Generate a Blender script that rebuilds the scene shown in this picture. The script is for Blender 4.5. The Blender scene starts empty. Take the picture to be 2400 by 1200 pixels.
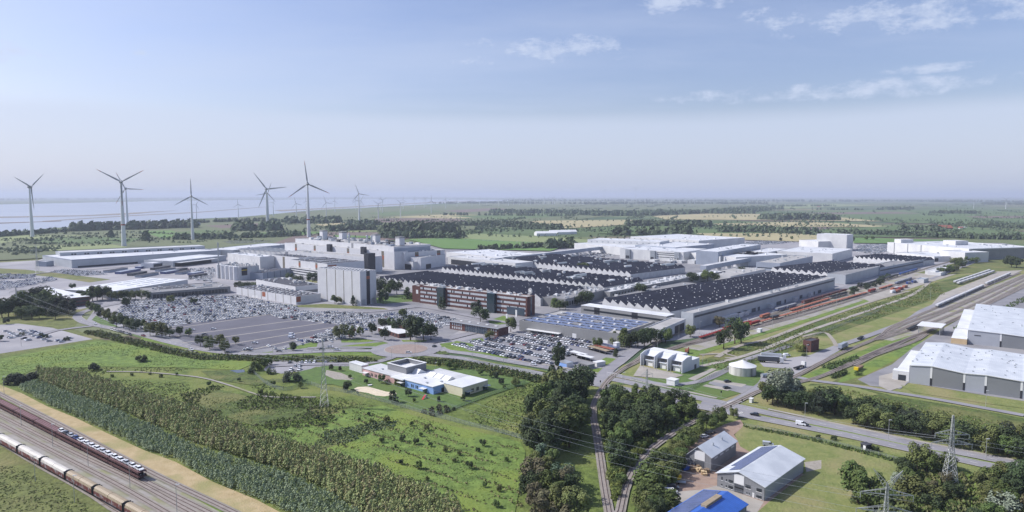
import bpy, bmesh, math, random
from mathutils import Vector, Matrix
R_ = math.radians
random.seed(7)
scn = bpy.context.scene
COL = scn.collection
# ------------------------------------------------------------------ camera
F = 1600.0; H = 110.0; P = math.atan(142/F)
cam_d = bpy.data.cameras.new('camera'); cam = bpy.data.objects.new('camera', cam_d); COL.objects.link(cam)
cam_d.sensor_width = 36; cam_d.lens = 24; cam_d.clip_start = 1; cam_d.clip_end = 400000
cam.location = (0, 0, H); cam.rotation_euler = (math.pi/2 - P, 0, 0); scn.camera = cam
scn.view_settings.view_transform = 'Standard'; scn.view_settings.look = 'None'
scn.view_settings.exposure = 0.29; scn.view_settings.gamma = 1
# ------------------------------------------------------------------ sky and sun
SUN = Vector((-0.98, 0.18, 0)).normalized(); EL = R_(42)
sdir = Vector((SUN.x*math.cos(EL), SUN.y*math.cos(EL), math.sin(EL)))
sl = bpy.data.lights.new('sun', 'SUN'); sl.energy = 4.3; sl.angle = R_(0.5); sl.color = (1, .965, .93)
so = bpy.data.objects.new('sun', sl); COL.objects.link(so); so.rotation_euler = (-sdir).to_track_quat('-Z', 'Y').to_euler(); so.location = (0, 0, 400)
w = bpy.data.worlds.new('World'); scn.world = w; w.use_nodes = True
nt = w.node_tree; nt.nodes.clear()
N = nt.nodes.new; LK = nt.links.new
sky = N('ShaderNodeTexSky'); sky.sky_type = 'NISHITA'; sky.sun_disc = False; sky.sun_elevation = EL
sky.sun_rotation = math.atan2(SUN.x, SUN.y) % (2*math.pi); sky.altitude = 100; sky.air_density = 1.1; sky.dust_density = 1.6; sky.ozone_density = 1.5
bg = N('ShaderNodeBackground'); bg.inputs[1].default_value = 0.12
outw = N('ShaderNodeOutputWorld')
tc = N('ShaderNodeTexCoord'); sep = N('ShaderNodeSeparateXYZ'); LK(tc.outputs['Generated'], sep.inputs[0])
def wm(op, a, b=None, clamp=False):
    n = N('ShaderNodeMath'); n.operation = op; n.use_clamp = clamp
    for i, v in enumerate((a, b)):
        if v is None: continue
        if isinstance(v, (int, float)): n.inputs[i].default_value = v
        else: LK(v, n.inputs[i])
    return n.outputs[0]
zz = wm('MAXIMUM', sep.outputs[2], 0.0)
den = wm('ADD', zz, 0.09)
cx = wm('DIVIDE', sep.outputs[0], den); cy = wm('DIVIDE', sep.outputs[1], den)
cmb = N('ShaderNodeCombineXYZ'); LK(cx, cmb.inputs[0]); LK(cy, cmb.inputs[1])
def wnoise(scale, detail, rough, sx=1, sy=1, off=0):
    mp = N('ShaderNodeMapping'); mp.inputs['Scale'].default_value = (sx, sy, 1); mp.inputs['Location'].default_value = (off, off*.7, 0)
    LK(cmb.outputs[0], mp.inputs[0]); n = N('ShaderNodeTexNoise'); n.inputs['Scale'].default_value = scale
    n.inputs['Detail'].default_value = detail; n.inputs['Roughness'].default_value = rough; LK(mp.outputs[0], n.inputs['Vector']); return n.outputs[0]
def wramp(v, a, b):
    n = N('ShaderNodeMapRange'); n.interpolation_type = 'SMOOTHSTEP'; LK(v, n.inputs[0]); n.inputs[1].default_value = a; n.inputs[2].default_value = b
    return n.outputs[0]
def sky_spot(px, py, rx, ry):        # soft window of sky in which one small cloud sits
    d = Vector(((px-1200)/F, math.cos(P) - (py-600)/F*math.sin(P), -math.sin(P) - (py-600)/F*math.cos(P))).normalized()
    dx = wm('MULTIPLY', wm('SUBTRACT', sep.outputs[0], d.x), F/rx); dz = wm('MULTIPLY', wm('SUBTRACT', sep.outputs[2], d.z), F/ry)
    q = wm('ADD', wm('MULTIPLY', dx, dx), wm('MULTIPLY', dz, dz))
    return wm('SUBTRACT', 1.0, q, True)
veil = wm('MULTIPLY', wramp(wnoise(.55, 6, .62, .5, 1.0, 3.1), .40, .72), .34)
mpv = N('ShaderNodeMapping'); mpv.inputs['Scale'].default_value = (14, 14, 30); LK(tc.outputs['Generated'], mpv.inputs[0])
nf = N('ShaderNodeTexNoise'); nf.inputs['Scale'].default_value = 1.6; nf.inputs['Detail'].default_value = 8; nf.inputs['Roughness'].default_value = .68; LK(mpv.outputs[0], nf.inputs['Vector'])
puff = None
for s in ((1300, 112, 260, 42), (1100, 135, 90, 26), (1590, 12, 130, 34), (25, 125, 90, 32), (1820, 45, 90, 40), (1290, 105, 130, 30), (2010, 350, 90, 30), (1950, 215, 420, 26), (330, 128, 70, 12), (2200, 30, 330, 50), (2190, 158, 90, 14)):
    a = sky_spot(*s); puff = a if puff is None else wm('MAXIMUM', puff, a)
pf = wm('MULTIPLY', wramp(wm('ADD', nf.outputs[0], wm('MULTIPLY', puff, .25)), .58, .88), wm('MULTIPLY', wramp(puff, 0, .5), .8))
# a broad pale bank low over the land
bank = wm('MULTIPLY', wm('MULTIPLY', wramp(wm('ADD', sep.outputs[2], wm('MULTIPLY', wnoise(.5, 5, .6, .35, .35, 9), .03)), .142, .112), .68), 1.0)
cl = wm('MAXIMUM', wm('MAXIMUM', veil, pf), bank)
hs = N('ShaderNodeHueSaturation'); hs.inputs['Saturation'].default_value = .95; hs.inputs['Value'].default_value = .93; LK(sky.outputs[0], hs.inputs['Color'])
tn = N('ShaderNodeMixRGB'); tn.blend_type = 'MULTIPLY'; tn.inputs[0].default_value = 1; LK(hs.outputs[0], tn.inputs[1]); tn.inputs[2].default_value = (.97, .94, 1.12, 1)
mx = N('ShaderNodeMixRGB'); LK(cl, mx.inputs[0]); LK(tn.outputs[0], mx.inputs[1]); mx.inputs[2].default_value = (4.45, 5.0, 6.25, 1)
LK(mx.outputs[0], bg.inputs[0]); LK(bg.outputs[0], outw.inputs[0])
# ------------------------------------------------------------------ photo-to-world
def G(x, y, z=0.0):
    a = (x-1200)/F; b = -(y-600)/F; cp, sp = math.cos(P), math.sin(P)
    dx, dy, dz = a, cp+b*sp, -sp+b*cp; t = (z-H)/dz
    return Vector((dx*t, dy*t))
def HT(x, y, yt):
    g = G(x, y); b = -(yt-600)/F; cp, sp = math.cos(P), math.sin(P)
    return H + g.y*(-sp+b*cp)/(cp+b*sp)
def DEP(y): return G(1200, y).y*math.cos(P) + H*math.sin(P)
# ------------------------------------------------------------------ materials
def lin(h):
    v = [int(h[i:i+2], 16)/255 for i in (0, 2, 4)]
    return tuple(c/12.92 if c <= .04045 else ((c+.055)/1.055)**2.4 for c in v) + (1,)
MATS = {}
def mat(name, c1, c2=None, scale=.1, detail=6, rough=.85, metal=0, lo=.35, hi=.65, spec=.3, bump=0, bscale=1, c3=None, s3=.01, stretch=(1, 1, 1), rnd=0, coat=0, objspace=False, alpha=None, emit=None):
    m = bpy.data.materials.new(name); m.use_nodes = True; MATS[name] = m
    t = m.node_tree; b = t.nodes['Principled BSDF']; b.inputs['Roughness'].default_value = rough; b.inputs['Metallic'].default_value = metal
    b.inputs['Specular IOR Level'].default_value = spec; b.inputs['Coat Weight'].default_value = coat
    c1 = lin(c1) if isinstance(c1, str) else c1
    b.inputs['Base Color'].default_value = c1
    src = None
    if c2:
        c2 = lin(c2) if isinstance(c2, str) else c2
        g = t.nodes.new('ShaderNodeNewGeometry') if not objspace else t.nodes.new('ShaderNodeTexCoord')
        mp = t.nodes.new('ShaderNodeMapping'); mp.inputs['Scale'].default_value = stretch
        t.links.new(g.outputs['Position' if not objspace else 'Object'], mp.inputs[0])
        n = t.nodes.new('ShaderNodeTexNoise'); n.inputs['Scale'].default_value = scale; n.inputs['Detail'].default_value = detail; n.inputs['Roughness'].default_value = .6
        t.links.new(mp.outputs[0], n.inputs['Vector'])
        r = t.nodes.new('ShaderNodeMapRange'); r.inputs[1].default_value = lo; r.inputs[2].default_value = hi; t.links.new(n.outputs[0], r.inputs[0])
        x = t.nodes.new('ShaderNodeMixRGB'); x.inputs[1].default_value = c1; x.inputs[2].default_value = c2; t.links.new(r.outputs[0], x.inputs[0]); src = x.outputs[0]
        if c3:
            n2 = t.nodes.new('ShaderNodeTexNoise'); n2.inputs['Scale'].default_value = s3; n2.inputs['Detail'].default_value = 5; t.links.new(mp.outputs[0], n2.inputs['Vector'])
            r2 = t.nodes.new('ShaderNodeMapRange'); r2.inputs[1].default_value = .48; r2.inputs[2].default_value = .62; t.links.new(n2.outputs[0], r2.inputs[0])
            x2 = t.nodes.new('ShaderNodeMixRGB'); t.links.new(r2.outputs[0], x2.inputs[0]); t.links.new(src, x2.inputs[1]); x2.inputs[2].default_value = lin(c3); src = x2.outputs[0]
        if bump:
            nb = t.nodes.new('ShaderNodeTexNoise'); nb.inputs['Scale'].default_value = bscale; nb.inputs['Detail'].default_value = 4; t.links.new(g.outputs['Position' if not objspace else 'Object'], nb.inputs['Vector'])
            bp = t.nodes.new('ShaderNodeBump'); bp.inputs['Strength'].default_value = 1; bp.inputs['Distance'].default_value = bump; t.links.new(nb.outputs[0], bp.inputs['Height']); t.links.new(bp.outputs[0], b.inputs['Normal'])
    if rnd:
        oi = t.nodes.new('ShaderNodeObjectInfo'); h = t.nodes.new('ShaderNodeHueSaturation')
        ma = t.nodes.new('ShaderNodeMapRange'); ma.inputs[3].default_value = 1-rnd; ma.inputs[4].default_value = 1+rnd; t.links.new(oi.outputs['Random'], ma.inputs[0])
        t.links.new(ma.outputs[0], h.inputs['Value'])
        mb = t.nodes.new('ShaderNodeMapRange'); mb.inputs[3].default_value = .485; mb.inputs[4].default_value = .512; t.links.new(oi.outputs['Random'], mb.inputs[0]); t.links.new(mb.outputs[0], h.inputs['Hue'])
        if src: t.links.new(src, h.inputs['Color'])
        else: h.inputs['Color'].default_value = c1
        src = h.outputs[0]
    if src: t.links.new(src, b.inputs['Base Color'])
    if alpha is not None: b.inputs['Alpha'].default_value = alpha
    return m
def wavy(m, axis, scale, dist=.05, dark=None, duty=.5, rot=0.0):
    """ribs or seams of a metal or panelled skin, in the object's own metres"""
    t = m.node_tree; b = t.nodes['Principled BSDF']
    g = t.nodes.new('ShaderNodeTexCoord'); s = t.nodes.new('ShaderNodeSeparateXYZ'); t.links.new(g.outputs['Object'], s.inputs[0])
    f = t.nodes.new('ShaderNodeMath'); f.operation = 'MULTIPLY'; f.inputs[1].default_value = 1/scale
    if axis == 'xy':
        ad = t.nodes.new('ShaderNodeMath'); ad.operation = 'ADD'; t.links.new(s.outputs[0], ad.inputs[0]); t.links.new(s.outputs[1], ad.inputs[1]); t.links.new(ad.outputs[0], f.inputs[0])
    else: t.links.new(s.outputs['xyz'.index(axis)], f.inputs[0])
    fr = t.nodes.new('ShaderNodeMath'); fr.operation = 'FRACT'; t.links.new(f.outputs[0], fr.inputs[0])
    gt = t.nodes.new('ShaderNodeMath'); gt.operation = 'GREATER_THAN'; gt.inputs[1].default_value = duty; t.links.new(fr.outputs[0], gt.inputs[0])
    old = b.inputs['Base Color'].links[0].from_socket if b.inputs['Base Color'].links else None
    x = t.nodes.new('ShaderNodeMixRGB'); t.links.new(gt.outputs[0], x.inputs[0])
    if old: t.links.new(old, x.inputs[1])
    else: x.inputs[1].default_value = b.inputs['Base Color'].default_value
    x.inputs[2].default_value = lin(dark); t.links.new(x.outputs[0], b.inputs['Base Color'])
    return m
M = MATS
mat('asphalt', '77777b', '86868a', .06, rough=.9, c3='8f8e8f', s3=.02)
mat('asphalt_dark', '5b5b64', '65656e', .05, rough=.9, stretch=(1, 1, 1))
mat('road', '828186', '8f8e92', .08, rough=.9)
mat('concrete_yard', '97969a', '87868a', .03, rough=.9, c3='a09e9f', s3=.012, bump=0)
mat('paving_pale', 'a5a098', '938e86', .1, rough=.9)
mat('paving_red', '8a7b75', '968880', .3, rough=.9)
mat('brick_paving', '8f7a6d', '9b8779', .4, rough=.9)
mat('line_paint', 'c9c9c6', 'b5b4b0', .8, rough=.8)
mat('kerb', 'a7a5a0', '989690', .5)
mat('grass', '6c7b3c', '4a592a', .25, detail=10, rough=.95, c3='737a42', s3=.03, bump=.5, bscale=.9)
mat('grass_bright', '718742', '506530', .2, detail=10, rough=.95, c3='70803a', s3=.03, bump=.4, bscale=.8)
mat('grass_lawn', '4a6034', '5c743c', .3, detail=9, rough=.95, c3='5a6c38', s3=.05, bump=.15, bscale=1.2)
mat('grass_rough', '5a6a34', '424e2a', .25, detail=10, rough=.95, c3='6c6e42', s3=.04, bump=.9, bscale=.5)
mat('grass_olive', '6f7642', '545c34', .2, detail=10, rough=.95, c3='76744a', s3=.03, bump=.7, bscale=.6)
mat('grass_dry', '7f8350', '6a7542', .18, detail=10, rough=.95, c3='87825a', s3=.04, bump=.4, bscale=.8)
mat('sand_strip', 'a08f6b', 'b09f7d', .25, rough=.95, c3='8f8a5e', s3=.05, stretch=(1, 1, 1), bump=.2, bscale=1.5)
mat('sandpit', 'd2c6b0', 'c4b79f', .4)
mat('ballast', '868079', '96908a', .5, rough=.95, c3='7b7868', s3=.05)
mat('ballast_brown', '857d77', '938b85', .6, rough=.95)
mat('track_bed', '8e8a85', '9b9792', .25, rough=.95, c3='868668', s3=.06)
mat('steel_rail', '5a4a42', '6d5f57', 1, rough=.5, metal=.5)
mat('mud', '8c8074', '7d7468', .02, rough=.7)
mat('gravel', 'a09a90', '8c867c', .6)
mat('soil', '5f4f44', '6d5b4c', .01, rough=.95)
for n_, a_, b_ in (('field_green', '52653f', '5c6f43'), ('field_pale', '828a5c', '76845a'), ('field_tan', 'a89f7a', '9a9270'), ('field_brown', '695c58', '74665f'), ('field_olive', '5c6446', '687050'), ('field_lush', '58763e', '628044')):
    mat(n_, a_, b_, .006, rough=.95, stretch=(1, .35, 1), lo=.3, hi=.7)
mat('water', '8a929e', '9aa0aa', .0006, rough=.28, spec=.6, stretch=(.4, 1.6, 1), lo=.3, hi=.7, bump=.3, bscale=.05)
mat('pond_water', '39424a', rough=.08, spec=.6)
# base land: patchwork of fields
gm = bpy.data.materials.new('land'); gm.use_nodes = True; MATS['land'] = gm
t = gm.node_tree; b = t.nodes['Principled BSDF']; b.inputs['Roughness'].default_value = .95; b.inputs['Specular IOR Level'].default_value = .2
g = t.nodes.new('ShaderNodeNewGeometry'); mp = t.nodes.new('ShaderNodeMapping'); mp.inputs['Rotation'].default_value = (0, 0, R_(-20)); mp.inputs['Scale'].default_value = (1/420, 1/170, 1)
t.links.new(g.outputs['Position'], mp.inputs[0])
v = t.nodes.new('ShaderNodeTexVoronoi'); v.voronoi_dimensions = '2D'; v.distance = 'CHEBYCHEV'; v.inputs['Scale'].default_value = 1; t.links.new(mp.outputs[0], v.inputs['Vector'])
sc = t.nodes.new('ShaderNodeSeparateColor'); t.links.new(v.outputs['Color'], sc.inputs[0])
cr = t.nodes.new('ShaderNodeValToRGB'); cr.color_ramp.interpolation = 'CONSTANT'
pal = ['526440', '5b6d48', '4d5f3d', '666f4b', '546440', '6f7656', '495b42', '616d4b', '7e7c5b', '526440', '5f584b', '5a6c48']
for i, c in enumerate(pal):
    e = cr.color_ramp.elements[i] if i < 2 else cr.color_ramp.elements.new(i/len(pal))
    e.position = i/len(pal); e.color = lin(c)
t.links.new(sc.outputs[0], cr.inputs[0])
n = t.nodes.new('ShaderNodeTexNoise'); n.inputs['Scale'].default_value = .004; n.inputs['Detail'].default_value = 8; t.links.new(g.outputs['Position'], n.inputs['Vector'])
hh = t.nodes.new('ShaderNodeHueSaturation'); mr = t.nodes.new('ShaderNodeMapRange'); mr.inputs[3].default_value = .75; mr.inputs[4].default_value = 1.25; t.links.new(n.outputs[0], mr.inputs[0]); t.links.new(mr.outputs[0], hh.inputs['Value'])
t.links.new(cr.outputs[0], hh.inputs['Color']); t.links.new(hh.outputs[0], b.inputs['Base Color'])
mat('substation_skin', 'cdd0d5', 'c2c5cb', .2, rough=.6, objspace=True)
# building skins
def ribbed(name, c1, c2, axis, sc_, dark, duty, **k):
    return wavy(mat(name, c1, c2, k.pop('scale', .06), objspace=True, **k), axis, sc_, dark=dark, duty=duty)
ribbed('roof_white', 'd4d6d8', 'b9bcc0', 'y', 6.0, 'b9bcc0', .95, rough=.55)
ribbed('roof_pale', 'c9cacb', 'b0b2b4', 'y', 8.0, 'a7aaae', .95, rough=.7)
mat('roof_white_plain', 'dcdedf', 'c8cacc', .08, rough=.5, objspace=True)
ribbed('roof_grey', '8b8b8c', '7b7b7d', 'x', 7.0, '777779', .93, rough=.85)
ribbed('roof_dark', '3d3e45', '4a4b52', 'x', 6.0, '55565c', .94, rough=.8)
mat('roof_concrete', 'aaa9a7', '989795', .08, rough=.9, objspace=True)
mat('saw_dark', '32343f', '3d3f4b', .05, rough=.9, spec=.12, objspace=True)
mat('saw_glass', '8d969d', '7a838b', .2, rough=.25, spec=.6, objspace=True)
mat('saw_white', 'c6c7c8', 'b2b3b5', .2, rough=.8, objspace=True)
ribbed('wall_white', 'cfd0cf', 'bfc0c1', 'xy', 3.0, 'b4b6b9', .96, rough=.6)
ribbed('wall_pale', 'c4c5c6', 'b5b6b8', 'xy', 6.0, 'a1a2a2', .97, rough=.8)
ribbed('wall_silver', 'b3b8bd', 'a6abb0', 'xy', 2.0, '9fa4aa', .95, rough=.45, metal=.15)
ribbed('wall_blue_grey', '9ba3b0', '8f97a4', 'xy', 3.0, '868e9b', .95, rough=.5, metal=.1)
ribbed('wall_grey', '85878a', '7a7c80', 'xy', 1.2, '727478', .93, rough=.6)
ribbed('wall_grey_plain', '8b8c8d', '7f8081', 'xy', 5.0, '757677', .98, rough=.8)
ribbed('wall_dark', '55585e', '4c4f55', 'xy', 1.0, '474a50', .9, rough=.6)
ribbed('wall_warehouse_pale', 'a9adb4', 'a1a5ad', 'z', .6, '999da5', .9, rough=.5, metal=.1)
ribbed('wall_warehouse_grey', '85888b', '7c7f83', 'z', .6, '75787c', .9, rough=.5, metal=.1)
mat('concrete_panel', 'cdced0', 'c4c5c8', .15, rough=.85, objspace=True)
mat('groove_brown', '6f6a5f', rough=.9)
mat('orange_panel', '94593f', rough=.7)
ribbed('brick', '634540', '583d3a', 'z', .5, '523836', .9, rough=.9, scale=.8)
mat('stair_dark', '35373d', '2d2f35', .3, rough=.5, objspace=True)
mat('glass', '3a4856', rough=.08, spec=.8)
mat('glass_green', '2c3d43', '22303a', .4, rough=.08, spec=.8, objspace=True)
mat('window_white', 'c4c8cc', 'b4b8bd', .8, rough=.35, objspace=True)
mat('window_dark', '2b3138', rough=.15, spec=.6)
mat('metal_white', 'd8d9d9', rough=.4)
mat('metal_grey', '8f9499', 'a3a8ad', .5, rough=.4, metal=.4, objspace=True)
mat('metal_light', 'b6bbbf', rough=.35, metal=.5)
mat('galvanised', 'a7aaa6', 'b9bcb8', 1, rough=.5, metal=.3)
mat('black', '17181b', rough=.6)
mat('turbine_white', 'd0d3d4', rough=.5)
mat('turbine_grey', '8c9095', rough=.5)
mat('red_band', '9a4a40', rough=.6)
mat('solar', '3d486b', '4a5580', .3, rough=.2, spec=.6, objspace=True)
wavy(M['solar'], 'x', 1.65, dark='6a7393', duty=.95)
mat('solar_blue', '535d7c', '666f8c', .2, rough=.2, spec=.7, objspace=True)
wavy(M['solar_blue'], 'x', 4.0, dark='8b93ab', duty=.94)
wavy(mat('roof_blue', '3a66b8', '345da8', .3, rough=.4, objspace=True), 'x', 1.1, dark='30559a', duty=.88)
wavy(mat('roof_trap_white', 'd2d6d9', 'b8bdc2', .12, rough=.4, objspace=True), 'x', .9, dark='bcc1c6', duty=.85)
mat('pink_wall', 'c9a7a4', 'bd9a97', .3, objspace=True); mat('blue_wall', '86a6d8', '7b9cd0', .3, objspace=True); mat('cream_wall', 'd3cdb4', 'c8c1a6', .3, objspace=True)
mat('tank_wall', 'c7c6c0', '4a4a47', .35, rough=.9, objspace=True, stretch=(1, 1, .08), lo=.42, hi=.75)
mat('tan_wall', 'c3ad8a', 'b59f7d', .2, objspace=True)
mat('wagon_brown', '553c3c', '644846', .5, rough=.7, objspace=True)
mat('wagon_deck', '826468', '72575a', .5, rough=.6, objspace=True)
wavy(mat('tarp_white', 'cbc7c0', 'b5b0a8', .4, rough=.6, objspace=True), 'x', 1.4, dark='9c958c', duty=.92)
wavy(mat('tarp_tan', 'a1937c', '93856f', .4, rough=.6, objspace=True), 'x', 1.1, dark='7d705c', duty=.82)
mat('wagon_side', '6a3c38', '8b8488', .55, rough=.7, objspace=True, lo=.5, hi=.56, detail=3)
mat('wagon_orange', '955a48', 'a86e58', .3, rough=.6, objspace=True)
mat('wagon_red', '8c2f28', '7a2a26', .5, rough=.6, objspace=True)
mat('wagon_blue', '33508c', rough=.5); mat('wagon_green', '4c7a50', rough=.5); mat('wagon_grey', '96989c', '85878b', .3, rough=.6, objspace=True)
mat('tyre', '151517', rough=.9)
mat('bark', '4a3f33', '5c5044', 1.5, rough=.95)
mat('roof_tile', '9a5f4c', '8a5444', .3, objspace=True)
mat('wood_heap', '8a7660', '6f5d4b', 1.2, objspace=True)
mat('plastic_yellow', 'd2b51f', rough=.5); mat('plastic_blue', '2a4f9c', rough=.5); mat('slide_red', 'b83a45', rough=.4)
mat('fence_mesh', '8a958a', rough=.7, alpha=.38)
mat('cable', '9aa0a4', rough=.5)
def leaf(name, c1, c2, sc_=.35, r=.16): return mat(name, c1, c2, sc_, detail=3, rough=.75, spec=.25, rnd=r, lo=.3, hi=.7)
leaf('leaf_mid', '48582e', '5d6c3a'); leaf('leaf_dark', '36442c', '475534'); leaf('leaf_olive', '575e36', '697040'); leaf('leaf_yellow', '626b36', '767e42')
leaf('leaf_blue', '50614a', '647660', r=.1); leaf('leaf_silver', '76806c', '8c9682', r=.1); leaf('leaf_brownish', '5c5a42', '6f6b50'); leaf('leaf_black', '2e362b', '3d4636')
leaf('plant_olive', '858c5a', '9aa06c', .5, .1); leaf('plant_brown', '86805c', '98926c', .5, .1); leaf('plant_blue', '7c8c6c', '94a282', .5, .1); leaf('plant_green', '7b8a56', '92a06a', .5, .1)
leaf('leaf_far', '4b5a42', '5a694c', .01, .1)
mat('tuft_bright', '768b46', '63773c', .4, rough=.95); mat('tuft_tan', '8d8862', '7b7a50', .6, rough=.95); mat('tuft_green', '667638', '566733', .4, rough=.95); mat('reed', '6b6a48', '565c38', .5, rough=.95)
CARP = {'white': 'eceef0', 'silver': 'b4b8be', 'black': '1b1d22', 'dark grey': '3c4048', 'blue': '2b3f78', 'red': '7d1f22', 'light grey': 'd0d3d8'}
for k_, v_ in CARP.items(): mat('paint_'+k_.replace(' ', '_'), v_, rough=.3, spec=.6, coat=.5)
# ------------------------------------------------------------------ mesh helpers
class MB:
    def __init__(s): s.v = []; s.f = []; s.m = []; s.mats = []
    def mi(s, m):
        if m is None: m = s.mats[0] if s.mats else 'black'
        if m not in s.mats: s.mats.append(m)
        return s.mats.index(m)
    def poly(s, pts, m=None):
        i = len(s.v); s.v += [tuple(p) for p in pts]; s.f.append(tuple(range(i, i+len(pts)))); s.m.append(s.mi(m)); return s
    def box(s, x0, y0, z0, x1, y1, z1, m=None, top=None):
        i = len(s.v); s.v += [(x0, y0, z0), (x1, y0, z0), (x1, y1, z0), (x0, y1, z0), (x0, y0, z1), (x1, y0, z1), (x1, y1, z1), (x0, y1, z1)]
        k = s.mi(m); kt = s.mi(top) if top else k
        for f, q in (((0, 3, 2, 1), k), ((4, 5, 6, 7), kt), ((0, 1, 5, 4), k), ((1, 2, 6, 5), k), ((2, 3, 7, 6), k), ((3, 0, 4, 7), k)):
            s.f.append(tuple(i+a for a in f)); s.m.append(q)
        return s
    def prism(s, poly, z0, z1, m=None, top=None, bottom=True):     # poly counter-clockwise
        n = len(poly); i = len(s.v); s.v += [(p[0], p[1], z0) for p in poly] + [(p[0], p[1], z1) for p in poly]; k = s.mi(m); kt = s.mi(top) if top else k
        for a in range(n):
            c = (a+1) % n; s.f.append((i+a, i+c, i+n+c, i+n+a)); s.m.append(k)
        s.f.append(tuple(i+n+a for a in range(n))); s.m.append(kt)
        if bottom: s.f.append(tuple(i+a for a in reversed(range(n)))); s.m.append(k)
        return s
    def extr(s, prof, axis, a, b_, m=None, caps=None):             # profile of (u,z) swept along 'x' or 'y'
        n = len(prof); i = len(s.v); k = s.mi(m); kc = s.mi(caps) if caps else k
        for q in (a, b_):
            s.v += [((q, u, z) if axis == 'x' else (u, q, z)) for u, z in prof]
        for c in range(n):
            d = (c+1) % n; s.f.append((i+c, i+d, i+n+d, i+n+c)); s.m.append(k)
        s.f.append(tuple(i+c for c in range(n))); s.m.append(kc); s.f.append(tuple(i+n+c for c in reversed(range(n)))); s.m.append(kc)
        return s
    def tube(s, p, q, r0, r1=None, n=6, m=None, caps=True):
        r1 = r0 if r1 is None else r1; p = Vector(p); q = Vector(q); d = (q-p).normalized(); u = d.orthogonal().normalized(); w_ = d.cross(u); i = len(s.v); k = s.mi(m)
        for c, r in ((p, r0), (q, r1)):
            for a in range(n):
                an = 2*math.pi*a/n; s.v.append(tuple(c+u*math.cos(an)*r+w_*math.sin(an)*r))
        for a in range(n):
            e = (a+1) % n; s.f.append((i+a, i+e, i+n+e, i+n+a)); s.m.append(k)
        if caps: s.f.append(tuple(i+n+a for a in range(n))); s.m.append(k); s.f.append(tuple(i+a for a in reversed(range(n)))); s.m.append(k)
        return s
    def ring(s, x0, y0, x1, y1, z0, z1, th, m=None):
        k = s.mi(m); i = len(s.v)
        o = [(x0, y0), (x1, y0), (x1, y1), (x0, y1)]; n_ = [(x0+th, y0+th), (x1-th, y0+th), (x1-th, y1-th), (x0+th, y1-th)]
        for rr, z in ((o, z0), (o, z1), (n_, z1), (n_, z0)): s.v += [(a[0], a[1], z) for a in rr]
        for a in range(4):
            c = (a+1) % 4
            for l in range(3): s.f.append((i+4*l+a, i+4*l+c, i+4*l+4+c, i+4*l+4+a)); s.m.append(k)
        return s
    def cat(s, vs, fs, m):
        i = len(s.v); k = s.mi(m); s.v += vs; s.f += [tuple(i+a for a in f) for f in fs]; s.m += [k]*len(fs); return s
    def mesh(s, name):
        me = bpy.data.meshes.new(name); me.from_pydata(s.v, [], s.f)
        for m in s.mats: me.materials.append(MATS[m])
        me.polygons.foreach_set('material_index', s.m); me.update(); return me
    def build(s, name, parent=None, **k):
        o = bpy.data.objects.new(name, s.mesh(name)); COL.objects.link(o)
        if parent is not None: o.parent = parent
        for a, v_ in k.items(): o[a] = v_
        return o
def tag(o, label=None, cat=None, group=None, kind=None):
    if label: o['label'] = label
    if cat: o['category'] = cat
    if group: o['group'] = group
    if kind: o['kind'] = kind
    return o
def empty(name, loc, rz=0, label=None, cat=None, group=None):
    o = bpy.data.objects.new(name, None); COL.objects.link(o); o.location = (loc[0], loc[1], loc[2] if len(loc) > 2 else 0); o.rotation_euler.z = rz
    o.empty_display_size = 1; return tag(o, label, cat, group)
def inst(name, me, loc, rz=0, sc_=1, parent=None, **k):
    o = bpy.data.objects.new(name, me); COL.objects.link(o); o.location = loc; o.rotation_euler.z = rz
    o.scale = (sc_,)*3 if isinstance(sc_, (int, float)) else sc_
    if parent is not None: o.parent = parent
    for a, v_ in k.items(): o[a] = v_
    return o
ORD = ['', 'first', 'second', 'third', 'fourth', 'fifth', 'sixth', 'seventh', 'eighth', 'ninth', 'tenth', 'eleventh', 'twelfth', 'thirteenth', 'fourteenth', 'fifteenth', 'sixteenth', 'seventeenth', 'eighteenth', 'nineteenth', 'twentieth']
TENS = ['', '', 'twenty', 'thirty', 'forty', 'fifty', 'sixty', 'seventy', 'eighty', 'ninety']
def ordw(n):
    if n <= 20: return ORD[n]
    if n % 10 == 0: return TENS[n//10][:-1] + 'ieth'
    return TENS[n//10] + '-' + ORD[n % 10]
# ------------------------------------------------------------------ ground sheets
ZC = [0.0]
def nz(st=.004): ZC[0] += st; return ZC[0]
def struct_mesh(mb, name): return mb.build(name, kind='structure')
def sheet(name, pts, m, st=.004, world=False):
    z = nz(st); mb = MB(); ps = [(Vector(p) if world else G(*p)) for p in pts]
    mb.poly([(p.x, p.y, z) for p in ps], m); struct_mesh(mb, name); return z
def spline(pts, step=6.0):
    ps = [G(*p) if len(p) == 2 else Vector(p[:2]) for p in pts]; out = []
    n = len(ps)
    for i in range(n-1):
        p0 = ps[max(i-1, 0)]; p1 = ps[i]; p2 = ps[i+1]; p3 = ps[min(i+2, n-1)]
        k = max(1, int((p2-p1).length/step))
        for j in range(k):
            t_ = j/k; t2 = t_*t_; t3 = t2*t_
            out.append(.5*((2*p1)+(p2-p0)*t_+(2*p0-5*p1+4*p2-p3)*t2+(3*p1-p0-3*p2+p3)*t3))
    out.append(ps[-1]); return out
def normals(c):
    r = []
    for i in range(len(c)):
        d = (c[min(i+1, len(c)-1)]-c[max(i-1, 0)]).normalized(); r.append(Vector((-d.y, d.x)))
    return r
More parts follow.
